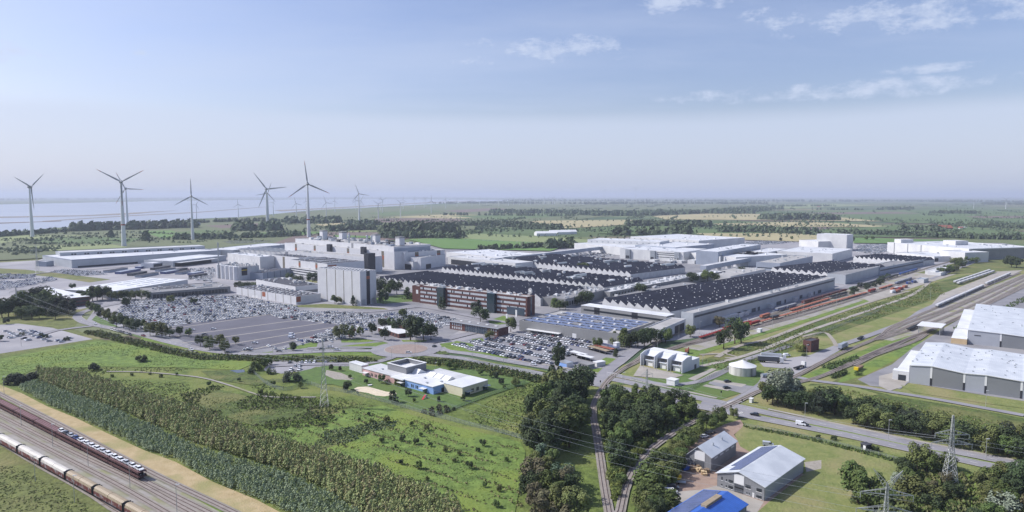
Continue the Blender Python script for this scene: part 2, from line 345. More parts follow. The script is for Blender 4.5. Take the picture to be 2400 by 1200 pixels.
def ribbon(mb, c, w0, w1, z, m, z2=None):
    n = normals(c)
    for i in range(len(c)-1):
        a = c[i]+n[i]*w0; b_ = c[i]+n[i]*w1; d = c[i+1]+n[i+1]*w0; e = c[i+1]+n[i+1]*w1
        mb.poly([(a.x, a.y, z), (d.x, d.y, z), (e.x, e.y, z), (b_.x, b_.y, z)][::-1], m)
        if z2 is not None:
            mb.poly([(a.x, a.y, z2), (d.x, d.y, z2), (d.x, d.y, z), (a.x, a.y, z)], m); mb.poly([(b_.x, b_.y, z), (e.x, e.y, z), (e.x, e.y, z2), (b_.x, b_.y, z2)], m)
def road(name, pts, w_, m='road', kerb=True, dash=None):
    z = nz(); c = spline(pts); mb = MB(); ribbon(mb, c, -w_/2, w_/2, z, m)
    if kerb:
        for s in (-1, 1): ribbon(mb, c, s*w_/2-.12, s*w_/2+.12, z+.1, 'kerb', z)
    o = struct_mesh(mb, name)
    if dash: dashes(c, dash, z+.006)
    return z
def dashes(c, offs, z, L=3.0, gap=4.5, w_=.28):
    mb = MB(); n = normals(c)
    for off in offs:
        d = 0.0
        for i in range(len(c)-1):
            seg = (c[i+1]-c[i]).length
            if seg < 1e-6: continue
            dv = (c[i+1]-c[i])/seg; k = 0.0
            while k < seg:
                ph = (d+k) % (L+gap)
                if ph < L:
                    st = min(L-ph, seg-k); p = c[i]+dv*k+n[i]*off; q = p+dv*st; s = n[i]*w_/2
                    mb.poly([(p.x-s.x, p.y-s.y, z), (q.x-s.x, q.y-s.y, z), (q.x+s.x, q.y+s.y, z), (p.x+s.x, p.y+s.y, z)], 'line_paint'); k += st+.01
                else: k += L+gap-ph
            d += seg
    if mb.f: struct_mesh(mb, 'road_marking')
# ================================================================== GROUND
sheet('ground', [(-90000, -1500), (90000, -1500), (90000, 110000), (-90000, 110000)], 'land', world=True)
# river mouth with its far shore, sandbank and training dam
zr = sheet('river', [(-300, 590), (0, 547), (130, 534), (300, 528), (400, 520), (460, 513), (560, 509), (640, 502), (700, 496), (760, 491), (840, 488), (900, 484.5), (1000, 479), (1060, 475.5), (1110, 473), (1190, 470.5), (1200, 468.3), (1050, 467.5), (900, 466.5), (700, 467.5), (400, 470.5), (100, 477), (-300, 485)], 'water', st=.4)
sheet('river', [(1150, 461.3), (1900, 461.2), (1900, 462.6), (1500, 463), (1150, 463)], 'water', st=.3)
def streak(name, a, m, st=.2): return sheet(name, a, m, st)
streak('mudflat', [(-100, 524), (0, 522.4), (100, 519.5), (145, 517.8), (142, 519.2), (100, 520.6), (0, 524.5), (-100, 526)], 'soil')
streak('mudflat', [(100, 518.4), (300, 505.5), (460, 497.5), (600, 486.5), (640, 483.5), (600, 487.5), (460, 499), (300, 507), (100, 519.8)], 'mud')
streak('mudflat', [(-100, 510), (200, 505), (420, 493), (300, 503.2), (200, 507), (-100, 513)], 'mud')
streak('mudflat', [(640, 493.5), (760, 488), (900, 480), (1000, 474.5), (1110, 470.2), (1120, 471), (1000, 476.2), (900, 482), (760, 490), (660, 495.5)], 'mud')
# fields
FIELDS = [
 ('field_olive', [(-200, 560), (0, 552), (300, 533), (470, 517), (700, 500), (900, 489), (1200, 474), (1500, 470), (1800, 480), (1500, 500), (1200, 530), (900, 560), (500, 585), (0, 612), (-200, 620)]),
 ('field_green', [(40, 563), (200, 556), (330, 560), (300, 572), (130, 573)]),
 ('field_pale', [(0, 555), (70, 552), (200, 553), (60, 562), (0, 572)]),
 ('field_lush', [(330, 543), (400, 541), (440, 553), (380, 560)]),
 ('field_lush', [(600, 547), (700, 543), (760, 545), (720, 552), (610, 554)]),
 ('field_brown', [(690, 554), (780, 545), (900, 546), (960, 560), (700, 580), (640, 572)]),
 ('field_brown', [(880, 513), (1060, 511), (1100, 520), (1000, 530), (860, 523)]),
 ('field_tan', [(900, 510), (1060, 502), (1190, 508), (1060, 513)]),
 ('field_pale', [(820, 524), (960, 522), (1040, 538), (820, 545)]),
 ('field_lush', [(955, 562), (1060, 559), (1290, 571), (1330, 577), (1290, 590), (1040, 584)]),
 ('field_pale', [(1020, 545), (1200, 552), (1380, 563), (1380, 573), (1200, 567), (1030, 557)]),
 ('field_green', [(1050, 507), (1300, 500), (1360, 505), (1180, 516)]),
 ('field_tan', [(1250, 518), (1480, 516), (1500, 524), (1420, 531), (1290, 538), (1230, 530)]),
 ('field_green', [(1430, 533), (1600, 527), (1860, 535), (1820, 546), (1580, 553), (1400, 548)]),
 ('field_tan', [(1530, 507), (1680, 500), (1920, 505), (2080, 520), (1700, 516), (1560, 515)]),
 ('field_tan', [(1670, 525), (1900, 520), (2110, 533), (1960, 533), (1700, 532)]),
 ('field_brown', [(1700, 533), (1950, 534), (1920, 541), (1720, 540)]),
 ('field_green', [(1900, 540), (2150, 528), (2400, 545), (2400, 560), (1990, 556)]),
 ('field_lush', [(2000, 558), (2240, 565), (2200, 573), (2000, 571)]),
 ('field_green', [(1900, 495), (2250, 490), (2450, 500), (2450, 530), (2100, 523), (1950, 508)]),
 ('field_brown', [(1880, 499), (2100, 497), (2160, 501), (1960, 503)]),
 ('field_brown', [(2260, 508), (2450, 506), (2450, 512), (2300, 512)]),
 ('field_tan', [(1630, 548), (1860, 548), (1960, 557), (1880, 568), (1690, 562)]),
 ('field_pale', [(1760, 483), (1950, 478), (2050, 482), (1850, 489)]),
 ('field_pale', [(60, 580), (260, 574), (300, 582), (120, 590)]), ('field_green', [(380, 548), (480, 540), (560, 544), (440, 556)]), ('field_brown', [(480, 530), (620, 524), (660, 528), (520, 536)]), ('field_tan', [(740, 527), (820, 522), (830, 526), (760, 532)]), ('field_green', [(860, 500), (1000, 492), (1040, 497), (900, 507)]), ('field_brown', [(1040, 494), (1160, 488), (1200, 491), (1080, 499)]), ('field_lush', [(780, 552), (900, 556), (880, 560), (790, 558)]),
]
for m_, p_ in FIELDS: sheet('field', p_, m_, st=.015)
ZC[0] = .02
# near meadows on this side of the works
sheet('meadow', [(-700, 860), (0, 835), (230, 795), (480, 820), (900, 835), (1300, 880), (1700, 960), (2600, 1120), (2600, 1500), (-700, 1500)], 'grass')
sheet('meadow', [(1380, 880), (1640, 800), (2400, 600), (2700, 560), (2700, 1200), (1800, 1000), (1400, 930)], 'grass_dry')
sheet('meadow', [(-300, 700), (0, 700), (200, 725), (200, 740), (170, 770), (230, 795), (0, 835), (-300, 850)], 'grass_olive')
sheet('yard', [(-350, 640), (0, 612), (100, 603), (300, 585), (560, 568), (700, 566), (1000, 575), (1150, 590), (1340, 575), (1480, 556), (1760, 556), (2030, 565), (2350, 570), (2420, 580), (2250, 640), (1960, 700), (1650, 790), (1560, 800), (1480, 812), (1440, 880), (1320, 862), (1060, 812), (880, 815), (640, 832), (450, 824), (330, 790), (200, 755), (230, 715), (190, 725), (-350, 745)], 'concrete_yard')
sheet('yard', [(560, 578), (700, 566), (1000, 575), (1150, 590), (1700, 600), (1950, 640), (1600, 780), (1240, 770), (900, 720), (560, 690)], 'asphalt')
sheet('meadow', [(-300, 605), (0, 600), (110, 590), (120, 598), (90, 610), (0, 615), (-300, 625)], 'grass_olive')
sheet('verge', [(-200, 634), (0, 629), (60, 632), (150, 642), (260, 655), (210, 662), (130, 650), (60, 643), (0, 655), (-200, 660)], 'grass_olive')
sheet('verge', [(510, 688), (560, 700), (690, 716), (760, 712), (900, 722), (920, 728), (850, 730), (690, 722), (520, 700)], 'grass_olive')
sheet('verge', [(820, 705), (945, 690), (985, 690), (985, 705), (900, 712)], 'grass_lawn')
sheet('courtyard', [(1080, 650), (1330, 690), (1400, 665), (1420, 672), (1350, 700)], 'grass_olive')
for q in ([(630, 668), (740, 655), (745, 662), (640, 678)],): sheet('verge', q, 'grass_olive')
# left and centre lots
ZL = nz()
zlot = sheet('parking_lot', [(258, 738), (300, 703), (420, 690), (560, 690), (690, 720), (985, 728), (1070, 745), (1095, 765), (1050, 790), (985, 778), (900, 800), (860, 808), (640, 827), (470, 824), (330, 783)], 'asphalt')
zdark = sheet('parking_lot', [(372, 774), (450, 757), (632, 737), (662, 747), (805, 762), (765, 777), (722, 792), (660, 812), (560, 826), (470, 818)], 'asphalt_dark')
zlot2 = sheet('parking_lot', [(1040, 812), (1085, 798), (1160, 783), (1260, 776), (1440, 805), (1480, 815), (1440, 868), (1330, 852), (1290, 862), (1180, 838)], 'asphalt')
zlot3 = sheet('parking_lot', [(-200, 775), (-100, 768), (78, 756), (218, 795), (0, 829), (-200, 850)], 'concrete_yard')
sheet('verge', [(40, 758), (75, 753), (150, 768), (190, 776), (150, 772)], 'grass_olive')
zlot4 = sheet('parking_lot', [(627, 850), (640, 843), (740, 848), (825, 852), (830, 858), (740, 860), (722, 868), (660, 876), (618, 868)], 'concrete_yard')
for a_, b_ in (((373, 775), (640, 736)), ((400, 790), (700, 750)), ((420, 805), (760, 757)), ((470, 818), (800, 764)), ((560, 826), (770, 780))):
    zz_ = nz(); mb = MB(); c = spline([a_, b_]); ribbon(mb, c, -.9, .9, zz_, 'paving_pale'); struct_mesh(mb, 'parking_lane')
# verges among the lots
for p_ in ([(660, 820), (735, 801), (745, 805), (742, 813), (700, 818)], [(745, 818), (830, 808), (905, 801), (930, 805), (920, 812), (800, 817)], [(800, 796), (850, 793), (880, 800), (840, 803), (800, 803)],
           [(660, 826), (800, 822), (870, 826), (890, 834), (760, 832), (640, 832)], [(940, 797), (1000, 798), (1003, 804), (970, 805), (945, 802)], [(1030, 806), (1060, 802), (1100, 822), (1160, 830), (1200, 840), (1150, 838), (1080, 826), (1045, 822)],
           [(1046, 809), (1070, 799), (1105, 806), (1120, 818), (1080, 815)], [(1105, 795), (1130, 793), (1135, 799), (1112, 803)], [(1145, 752), (1180, 740), (1200, 747), (1195, 757), (1150, 765)],
           [(1400, 858), (1440, 855), (1450, 842), (1420, 838), (1400, 848)], [(1310, 868), (1345, 870), (1420, 862), (1440, 870), (1430, 885), (1350, 878)],
           [(330, 790), (480, 818), (560, 832), (640, 824), (640, 830), (560, 836), (470, 826), (330, 797)]):
    sheet('verge', p_, 'grass_bright')
sheet('verge', [(225, 740), (262, 758), (300, 778), (340, 788), (330, 793), (260, 772), (215, 750)], 'grass_lawn')
# land towards the right: railway land
sheet('meadow', [(1520, 850), (1700, 790), (1800, 755), (1960, 705), (2140, 660), (2190, 655), (2120, 680), (1900, 752), (1700, 812), (1560, 862)], 'grass_bright')
sheet('meadow', [(1640, 845), (1900, 760), (2120, 690), (2200, 660), (2290, 640), (2210, 695), (1990, 770), (1890, 808), (1780, 850), (1660, 880)], 'grass_rough')
sheet('meadow', [(1880, 785), (1960, 790), (1965, 805), (1900, 815), (1850, 810)], 'grass_dry')
sheet('meadow', [(1650, 846), (1560, 880), (1440, 900), (1500, 905), (1680, 940), (1790, 905), (1790, 870)], 'grass_lawn')
sheet('yard', [(1780, 850), (1900, 832), (1960, 808), (1990, 800), (1985, 812), (1900, 860), (1860, 890), (1850, 880), (1855, 866), (1790, 860)], 'concrete_yard')
sheet('meadow', [(1860, 890), (2120, 780), (2140, 790), (1960, 870), (1900, 892)], 'grass_bright')
sheet('meadow', [(1950, 895), (2170, 805), (2200, 790), (2400, 700), (2420, 720), (2190, 850), (2060, 905)], 'grass_olive')
sheet('meadow', [(1990, 870), (2150, 800), (2180, 800), (2030, 880), (1960, 900)], 'grass_bright')
sheet('yard', [(2500, 610), (2350, 690), (2220, 765), (2140, 815), (2090, 855), (2010, 890), (2040, 905), (2110, 912), (2130, 897), (2500, 960)], 'asphalt')
sheet('yard', [(2060, 882), (2110, 870), (2135, 880), (2120, 905), (2085, 917), (2060, 905)], 'paving_pale')
sheet('meadow', [(2110, 904), (2200, 912), (2500, 955), (2500, 970), (2300, 945), (2140, 920)], 'grass_dry')
sheet('meadow', [(1900, 900), (2000, 905), (2100, 930), (2260, 955), (2500, 1000), (2500, 1030), (2100, 985), (1850, 940)], 'grass_rough')
sheet('verge', [(1880, 905), (1985, 903), (2060, 925), (2000, 935), (1900, 925)], 'grass_dry')
# railway beds
sheet('rail_yard', [(1600, 815), (1700, 770), (1950, 690), (2130, 635), (2170, 630), (2200, 638), (2120, 672), (1900, 745), (1750, 790), (1640, 822)], 'track_bed')
sheet('rail_yard', [(2060, 795), (2100, 760), (2190, 720), (2420, 635), (2450, 650), (2300, 720), (2190, 770), (2090, 800)], 'track_bed')
sheet('yard', [(2205, 690), (2310, 650), (2340, 635), (2400, 632), (2330, 665), (2200, 722), (2180, 718)], 'paving_pale')
sheet('yard', [(2000, 690), (2100, 660), (2180, 638), (2250, 640), (2160, 668), (2080, 695), (2040, 708)], 'paving_pale')
sheet('meadow', [(2150, 640), (2300, 600), (2450, 590), (2450, 630), (2200, 645)], 'grass_olive')
sheet('rail_yard', [(-400, 700+60), (0, 925), (350, 1108), (545, 1203), (700, 1280), (300, 1260), (262, 1195), (0, 1042), (-400, 900)], 'track_bed')
sheet('verge', [(-100, 880), (0, 925), (100, 978), (225, 1040), (350, 1107), (475, 1165), (600, 1225), (560, 1225), (350, 1113), (200, 1035), (0, 937), (-100, 900)], 'grass_bright')
sheet('sand_path', [(-60, 885), (0, 903), (50, 922), (112, 954), (175, 979), (250, 1016), (337, 1056), (412, 1084), (500, 1131), (600, 1172), (700, 1225), (620, 1225), (475, 1165), (350, 1107), (225, 1040), (100, 978), (0, 925), (-60, 900)], 'sand_strip')
sheet('meadow', [(-300, 900), (0, 1042), (130, 1120), (262, 1197), (300, 1240), (-300, 1240)], 'grass_olive')
# orchard meadow, kindergarten lawn
sheet('meadow', [(0, 842), (225, 800), (330, 812), (520, 840), (600, 850), (560, 868), (420, 862), (250, 860), (80, 866), (0, 900)], 'grass_bright')
sheet('meadow', [(600, 1030), (700, 985), (820, 960), (900, 952), (1000, 985), (1220, 1037), (1232, 1060), (1205, 1215), (1080, 1215), (900, 1120), (700, 1055)], 'grass_bright')
sheet('meadow', [(1090, 975), (1160, 935), (1240, 900), (1262, 915), (1240, 1020), (1180, 1015), (1110, 990)], 'grass')
for p_ in ([(430, 925), (520, 915), (600, 935), (760, 950), (800, 968), (700, 985), (600, 1000), (520, 975), (440, 950)], [(470, 870), (560, 868), (640, 895), (600, 905), (500, 890)], [(720, 1055), (780, 1010), (900, 985), (930, 992), (860, 1020), (800, 1040), (740, 1062)]):
    sheet('meadow', p_, 'grass_rough')
sheet('lawn', [(665, 890), (700, 872), (760, 858), (830, 860), (900, 850), (1010, 858), (1170, 872), (1262, 885), (1235, 900), (1150, 928), (1025, 974), (930, 948), (830, 915), (780, 902), (720, 900)], 'grass_lawn')
sheet('sandpit', [(830, 912), (838, 908), (862, 907), (880, 912), (905, 919), (928, 921), (930, 926), (900, 930), (880, 928), (862, 922), (836, 918)], 'sandpit')
sheet('path', [(765, 868), (800, 875), (830, 888), (822, 892), (785, 890), (762, 880)], 'gravel')
sheet('verge', [(945, 836), (1010, 836), (1090, 846), (1200, 866), (1270, 884), (1180, 872), (1000, 852), (955, 848)], 'grass')
sheet('pond', [(538, 869), (572, 867), (574, 873), (556, 875)], 'pond_water')
for p_, m_ in (([(1660, 900), (1665, 895), (1765, 906), (1745, 925), (1712, 916)], 'asphalt'), ([(1668, 895), (1676, 891), (1750, 902), (1738, 908)], 'paving_pale'), ([(1646, 906), (1655, 902), (1714, 912), (1706, 917)], 'paving_pale'), ([(1612, 889), (1668, 864), (1680, 866), (1628, 893)], 'paving_pale'), ([(1634, 894), (1676, 871), (1692, 868), (1645, 898)], 'paving_pale'), ([(1484, 882), (1500, 858), (1602, 880), (1572, 890)], 'paving_pale')):
    sheet('yard', p_, m_)
# small business estate bottom right
sheet('yard', [(1700, 995), (1735, 985), (1745, 1000), (1720, 1020), (1740, 1050), (1770, 1065), (1900, 1120), (1800, 1190), (1740, 1250), (1530, 1250), (1560, 1190), (1590, 1110), (1590, 1060), (1640, 1025)], 'brick_paving')
sheet('yard', [(1680, 1140), (1790, 1178), (1770, 1210), (1600, 1240), (1535, 1240), (1550, 1180), (1570, 1155), (1640, 1150)], 'paving_pale')
sheet('meadow', [(1722, 1020), (1750, 992), (1800, 1002), (1900, 1030), (2080, 1075), (2150, 1090), (2110, 1150), (2050, 1215), (1760, 1215), (1800, 1180), (1888, 1110), (1890, 1085), (1830, 1053), (1760, 1062), (1735, 1048)], 'grass_dry')
sheet('yard', [(1885, 1085), (1925, 1080), (1925, 1100), (1890, 1108)], 'gravel')
# ------------------------------------------------------------------ roads
UP = [(1030, 815), (1046, 823), (1112, 832), (1196, 848), (1300, 865), (1375, 880), (1458, 894), (1562, 919), (1667, 940), (1744, 957), (1846, 979), (1992, 1008), (2137, 1040), (2283, 1068), (2420, 1096)]
LOW = [(1000, 832), (1092, 842), (1154, 857), (1237, 871), (1294, 884), (1396, 902), (1500, 920), (1620, 950), (1732, 972), (1846, 994), (1992, 1023), (2137, 1055), (2254, 1079), (2420, 1116)]
zc1 = road('road', UP, 7.4, dash=(0,)); zc2 = road('road', LOW, 7.4, dash=(0,))
sheet('verge', [(1080, 838), (1196, 855), (1300, 874), (1396, 890), (1330, 880), (1200, 861)], 'grass')
sheet('verge', [(1860, 988), (1992, 1014), (2137, 1046), (2300, 1080), (2400, 1100), (2300, 1083), (2137, 1049), (1992, 1017), (1880, 994)], 'grass_bright')
sheet('road', [(1650, 932), (1760, 955), (1770, 975), (1700, 968), (1640, 952)], 'road')
road('path', [(1190, 842), (1300, 859), (1420, 879), (1560, 908), (1680, 934)], 2.2, 'paving_pale', kerb=False)
road('path', [(1800, 960), (1992, 1001), (2137, 1032), (2420, 1088)], 2.0, 'paving_pale', kerb=False)
road('road', [(180, 744), (198, 756), (240, 766), (312, 779), (396, 802), (500, 824), (600, 831), (700, 827), (800, 823), (915, 823)], 7.5, dash=(0,))
road('road', [(720, 817), (800, 815), (905, 815)], 4.5)
road('road', [(300, 708), (245, 718), (203, 729), (186, 737), (181, 744), (190, 752)], 7.0)
road('road', [(215, 765), (170, 770), (133, 775), (80, 790)], 6)
road('road', [(925, 836), (890, 848), (840, 853), (740, 854), (640, 858)], 6)
road('road', [(985, 808), (1040, 797), (1085, 786), (1120, 778)], 9)
road('road', [(930, 808), (905, 800), (870, 795), (830, 790)], 6)
road('road', [(1395, 905), (1425, 868), (1450, 850), (1500, 812), (1560, 786), (1650, 765), (1790, 728), (1960, 680), (2080, 650)], 8)
road('road', [(1425, 868), (1440, 880), (1500, 890), (1560, 903), (1640, 895), (1700, 870), (1745, 845), (1850, 812)], 5, 'road', kerb=False)
road('road', [(1702, 952), (1745, 930), (1790, 900), (1800, 880), (1840, 872)], 6)
road('path', [(1640, 860), (1760, 830), (1900, 775), (2060, 720), (2140, 690), (2180, 660)], 4, 'paving_pale', kerb=False)
road('path', [(1680, 838), (1730, 812), (1800, 795), (1900, 757), (2050, 705), (2130, 683)], 4, 'gravel', kerb=False)
road('path', [(1700, 840), (1730, 838), (1700, 830), (1640, 832)], 3, 'gravel', kerb=False)
road('road', [(1960, 810), (2000, 800), (2120, 755), (2160, 730), (2200, 712), (2250, 690)], 6, kerb=False)
road('road', [(1850, 880), (1900, 892), (2000, 905), (2090, 920), (2200, 938), (2400, 975)], 5, kerb=False)
road('road', [(1880, 790), (1930, 780), (1950, 795), (1960, 812)], 3, 'gravel', kerb=False)
road('road', [(2420, 575), (2330, 600), (2250, 628), (2180, 655)], 5, 'road', kerb=False)
road('road', [(0, 655), (100, 640), (300, 625), (560, 600)], 8, 'road', kerb=False)
road('road', [(560, 690), (600, 712), (700, 728), (850, 732), (960, 722), (1000, 722), (1120, 745), (1240, 765)], 6, 'road', kerb=False)
road('path', [(250, 872), (330, 873), (420, 880), (480, 888), (540, 905), (600, 925), (640, 932), (740, 932)], 1.6, 'track_bed', kerb=False)
# roundabout
rc = G(952, 819.5)
def disc(name, r, m, z0, z1=None, n=48):
    mb = MB(); pts = [(rc.x+r*math.cos(2*math.pi*i/n), rc.y+r*math.sin(2*math.pi*i/n)) for i in range(n)]
    mb.prism(pts, z0, z1, m) if z1 else mb.poly([(p[0], p[1], z0) for p in pts], m); struct_mesh(mb, name)
disc('road', 25, 'road', nz()); zi = nz(); disc('roundabout_kerb', 15.6, 'kerb', 0, zi+.12); disc('roundabout_island', 15.1, 'paving_red', 0, zi+.2)
sheet('verge', [(1022, 826), (1045, 824), (1052, 831), (1030, 832)], 'grass_rough')
for (x, y, w1) in ((1705, 945, 6), (1722, 972, 6), (1690, 972, 5)):
    g0 = G(x, y); z = nz(); mb = MB()
    for k in range(w1): mb.box(g0.x+k*.9-.25, g0.y-2+k*.6, z, g0.x+k*.9+.25, g0.y+.6+k*.6, z+.004, 'line_paint')
    struct_mesh(mb, 'road_marking')
ZS = ZC[0]+.004
# ------------------------------------------------------------------ railway tracks
def track(pts, bw=3.7, bed='ballast'):
    c = spline(pts, 8); mb = MB(); z = nz(); ribbon(mb, c, -bw/2, bw/2, z, bed)
    mb2 = MB(); n = normals(c)
    ribbon(mb2, c, -1.25, 1.25, z+.05, 'ballast_brown', z); o = struct_mesh(mb, 'railway_track'); mb2.build('sleepers', o)
    for s in (-.75, .75):
        r = MB(); ribbon(r, c, s-.09, s+.09, z+.2, 'steel_rail', z+.05); r.build('rail', o)
    return c
TR = []
for p_ in ([(-120, 865), (0, 925), (155, 1005), (350, 1108), (537, 1198), (640, 1250)], [(-120, 896), (0, 957), (155, 1036), (336, 1128), (487, 1203), (560, 1240)],
           [(-120, 915), (0, 975), (160, 1056), (300, 1122), (425, 1190), (500, 1230)], [(-120, 935), (0, 995), (150, 1073), (275, 1138), (387, 1202), (450, 1240)],
           [(-120, 975), (0, 1036), (100, 1095), (160, 1127), (225, 1165), (265, 1192), (330, 1230)],
           [(1440, 1230), (1454, 1200), (1465, 1150), (1487, 1100), (1525, 1055), (1600, 1003), (1687, 962), (1750, 932), (1790, 914), (1872, 897), (1933, 880), (2009, 845), (2079, 814), (2167, 781), (2260, 740), (2420, 664)],
           [(1430, 1230), (1427, 1200), (1420, 1162), (1412, 1112), (1405, 1062), (1397, 1012), (1390, 972), (1397, 938), (1425, 893), (1465, 863), (1500, 840), (1519, 821), (1548, 800), (1600, 778)],
           [(1465, 863), (1510, 842), (1562, 821), (1646, 794), (1708, 773), (1800, 744), (2000, 683), (2156, 634), (2230, 612)],
           [(1510, 842), (1600, 812), (1700, 785), (1790, 760), (1985, 702), (2145, 652)], [(1600, 812), (1690, 790), (1885, 738), (2034, 692), (2140, 658)], [(1700, 773), (1820, 733), (1985, 678), (2156, 630)],
           [(1790, 914), (1863, 884), (1919, 854), (1977, 826), (2050, 796), (2067, 787), (2097, 764), (2194, 722), (2310, 672), (2390, 640)],
           [(2050, 796), (2115, 762), (2224, 722), (2332, 676), (2420, 636)], [(2050, 798), (2129, 766), (2237, 722), (2359, 668), (2420, 641)],
           [(2060, 797), (2183, 757), (2292, 710), (2373, 670), (2420, 648)], [(1933, 880), (2000, 853), (2060, 830), (2140, 802), (2172, 783)], [(2009, 845), (2070, 820), (2140, 790), (2240, 748), (2420, 656)],
           [(2000, 858), (2060, 828), (2130, 795)]):
    TR.append(track(p_))
# ================================================================== BUILDINGS
class B:
    """a building standing on its corner M: local x runs from M to R (right-hand front), local y from M to L (left-hand front)"""
    def __init__(s, name, label, cat, Mp, L, R, h, z=None, ang='L', wall='wall_pale', roof='roof_grey', par=.6, group=None, parts=True, z0=0, band=None):
        z = h if z is None else z
        m = G(*Mp, z); s.h = h
        l = G(*L, z) if not isinstance(L, (int, float)) else None; r = G(*R, z) if not isinstance(R, (int, float)) else None
        if ang == 'L' and l is None: ang = 'R'
        if ang == 'R' and r is None: ang = 'L'
        if l is None and r is None and isinstance(ang, str): ang = 46
        if ang == 'L': a = math.atan2((l-m).y, (l-m).x) - math.pi/2
        elif ang == 'R': a = math.atan2((r-m).y, (r-m).x)
        else: a = R_(ang)
        ex = Vector((math.cos(a), math.sin(a))); ey = Vector((-ex.y, ex.x))
        s.wx = R if r is None else max(3, (r-m).dot(ex)); s.wy = L if l is None else max(3, (l-m).dot(ey)); s.a = a; s.m = m; s.ex = ex; s.ey = ey
        s.root = empty(name, (m.x, m.y, z0), a, label, cat, group); s.par = par
        if parts:
            w_ = MB()
            if par: w_.ring(0, 0, s.wx, s.wy, 0, h, .35, wall); w_.build('wall', s.root); MB().box(.352, .352, h-par-.4, s.wx-.352, s.wy-.352, h-par, roof).build('roof', s.root)
            else: w_.box(0, 0, 0, s.wx, s.wy, h-.35, wall); w_.build('wall', s.root); MB().box(-.2, -.2, h-.348, s.wx+.2, s.wy+.2, h, roof).build('roof', s.root)
            if band: MB().ring(-.06, -.06, s.wx+.06, s.wy+.06, h-band[0], h+.03, .44, band[1]).build('roof_edge', s.root)
    def b(s, name, x0, y0, z0, x1, y1, z1, m, top=None, parent=None): return MB().box(x0, y0, z0, x1, y1, z1, m, top).build(name, parent or s.root)
    def win(s, face, u0, u1, z0, z1, m='window_dark', name='window', d=.05):
        if face == 'x': return s.b(name, u0, -d, z0, u1, .002, z1, m)
        return s.b(name, -d, u0, z0, .002, u1, z1, m)
    def row(s, face, u0, u1, n, wdt, z0, z1, m='window_dark', name='window'):
        for i in range(n):
            c = u0+(u1-u0)*(i+.5)/n; s.win(face, c-wdt/2, c+wdt/2, z0, z1, m, name)
    def grid(s, name, nx, ny, sx, sy, sz, m, x0=.05, x1=.95, y0=.05, y1=.95, jit=.0):
        zt = s.h-s.par; rnd = random.Random(nx*31+ny); mb = MB(); one = nx*ny > 100
        for i in range(nx):
            for j in range(ny):
                cx_ = s.wx*(x0+(x1-x0)*(i+.5)/nx)+rnd.uniform(-jit, jit); cy_ = s.wy*(y0+(y1-y0)*(j+.5)/ny)+rnd.uniform(-jit, jit)
                if one: mb.box(cx_-sx/2, cy_-sy/2, zt, cx_+sx/2, cy_+sy/2, zt+sz, m)
                else: s.b(name, cx_-sx/2, cy_-sy/2, zt, cx_+sx/2, cy_+sy/2, zt+sz, m)
        if one: mb.build(name, s.root, kind='stuff')
    def clutter(s, n, seed=1, x0=.05, x1=.95, y0=.05, y1=.95, mx=4, hz=2.2, ms=('metal_white', 'metal_grey', 'metal_light', 'wall_pale')):
        rnd = random.Random(seed); zt = s.h-s.par
        for i in range(n):
            a_, b_ = rnd.uniform(1, mx), rnd.uniform(1, mx); x = s.wx*rnd.uniform(x0, x1); y = s.wy*rnd.uniform(y0, y1)
            x = min(max(x, .6), max(.7, s.wx-a_-.6)); y = min(max(y, .6), max(.7, s.wy-b_-.6)); hh_ = rnd.uniform(.6, hz); m = rnd.choice(ms)
            if rnd.random() < .25: MB().tube((x, y, zt), (x, y, zt+hh_*1.3), .45, .45, 8, m).build('roof_vent', s.root)
            elif rnd.random() < .15: MB().box(x, y, zt+.3, x+rnd.uniform(6, 16), y+.7, zt+1.0, m).build('roof_duct', s.root) if x+16 < s.wx else None
            else: MB().box(x, y, zt, x+a_, y+b_, zt+hh_, m).build('roof_unit', s.root)
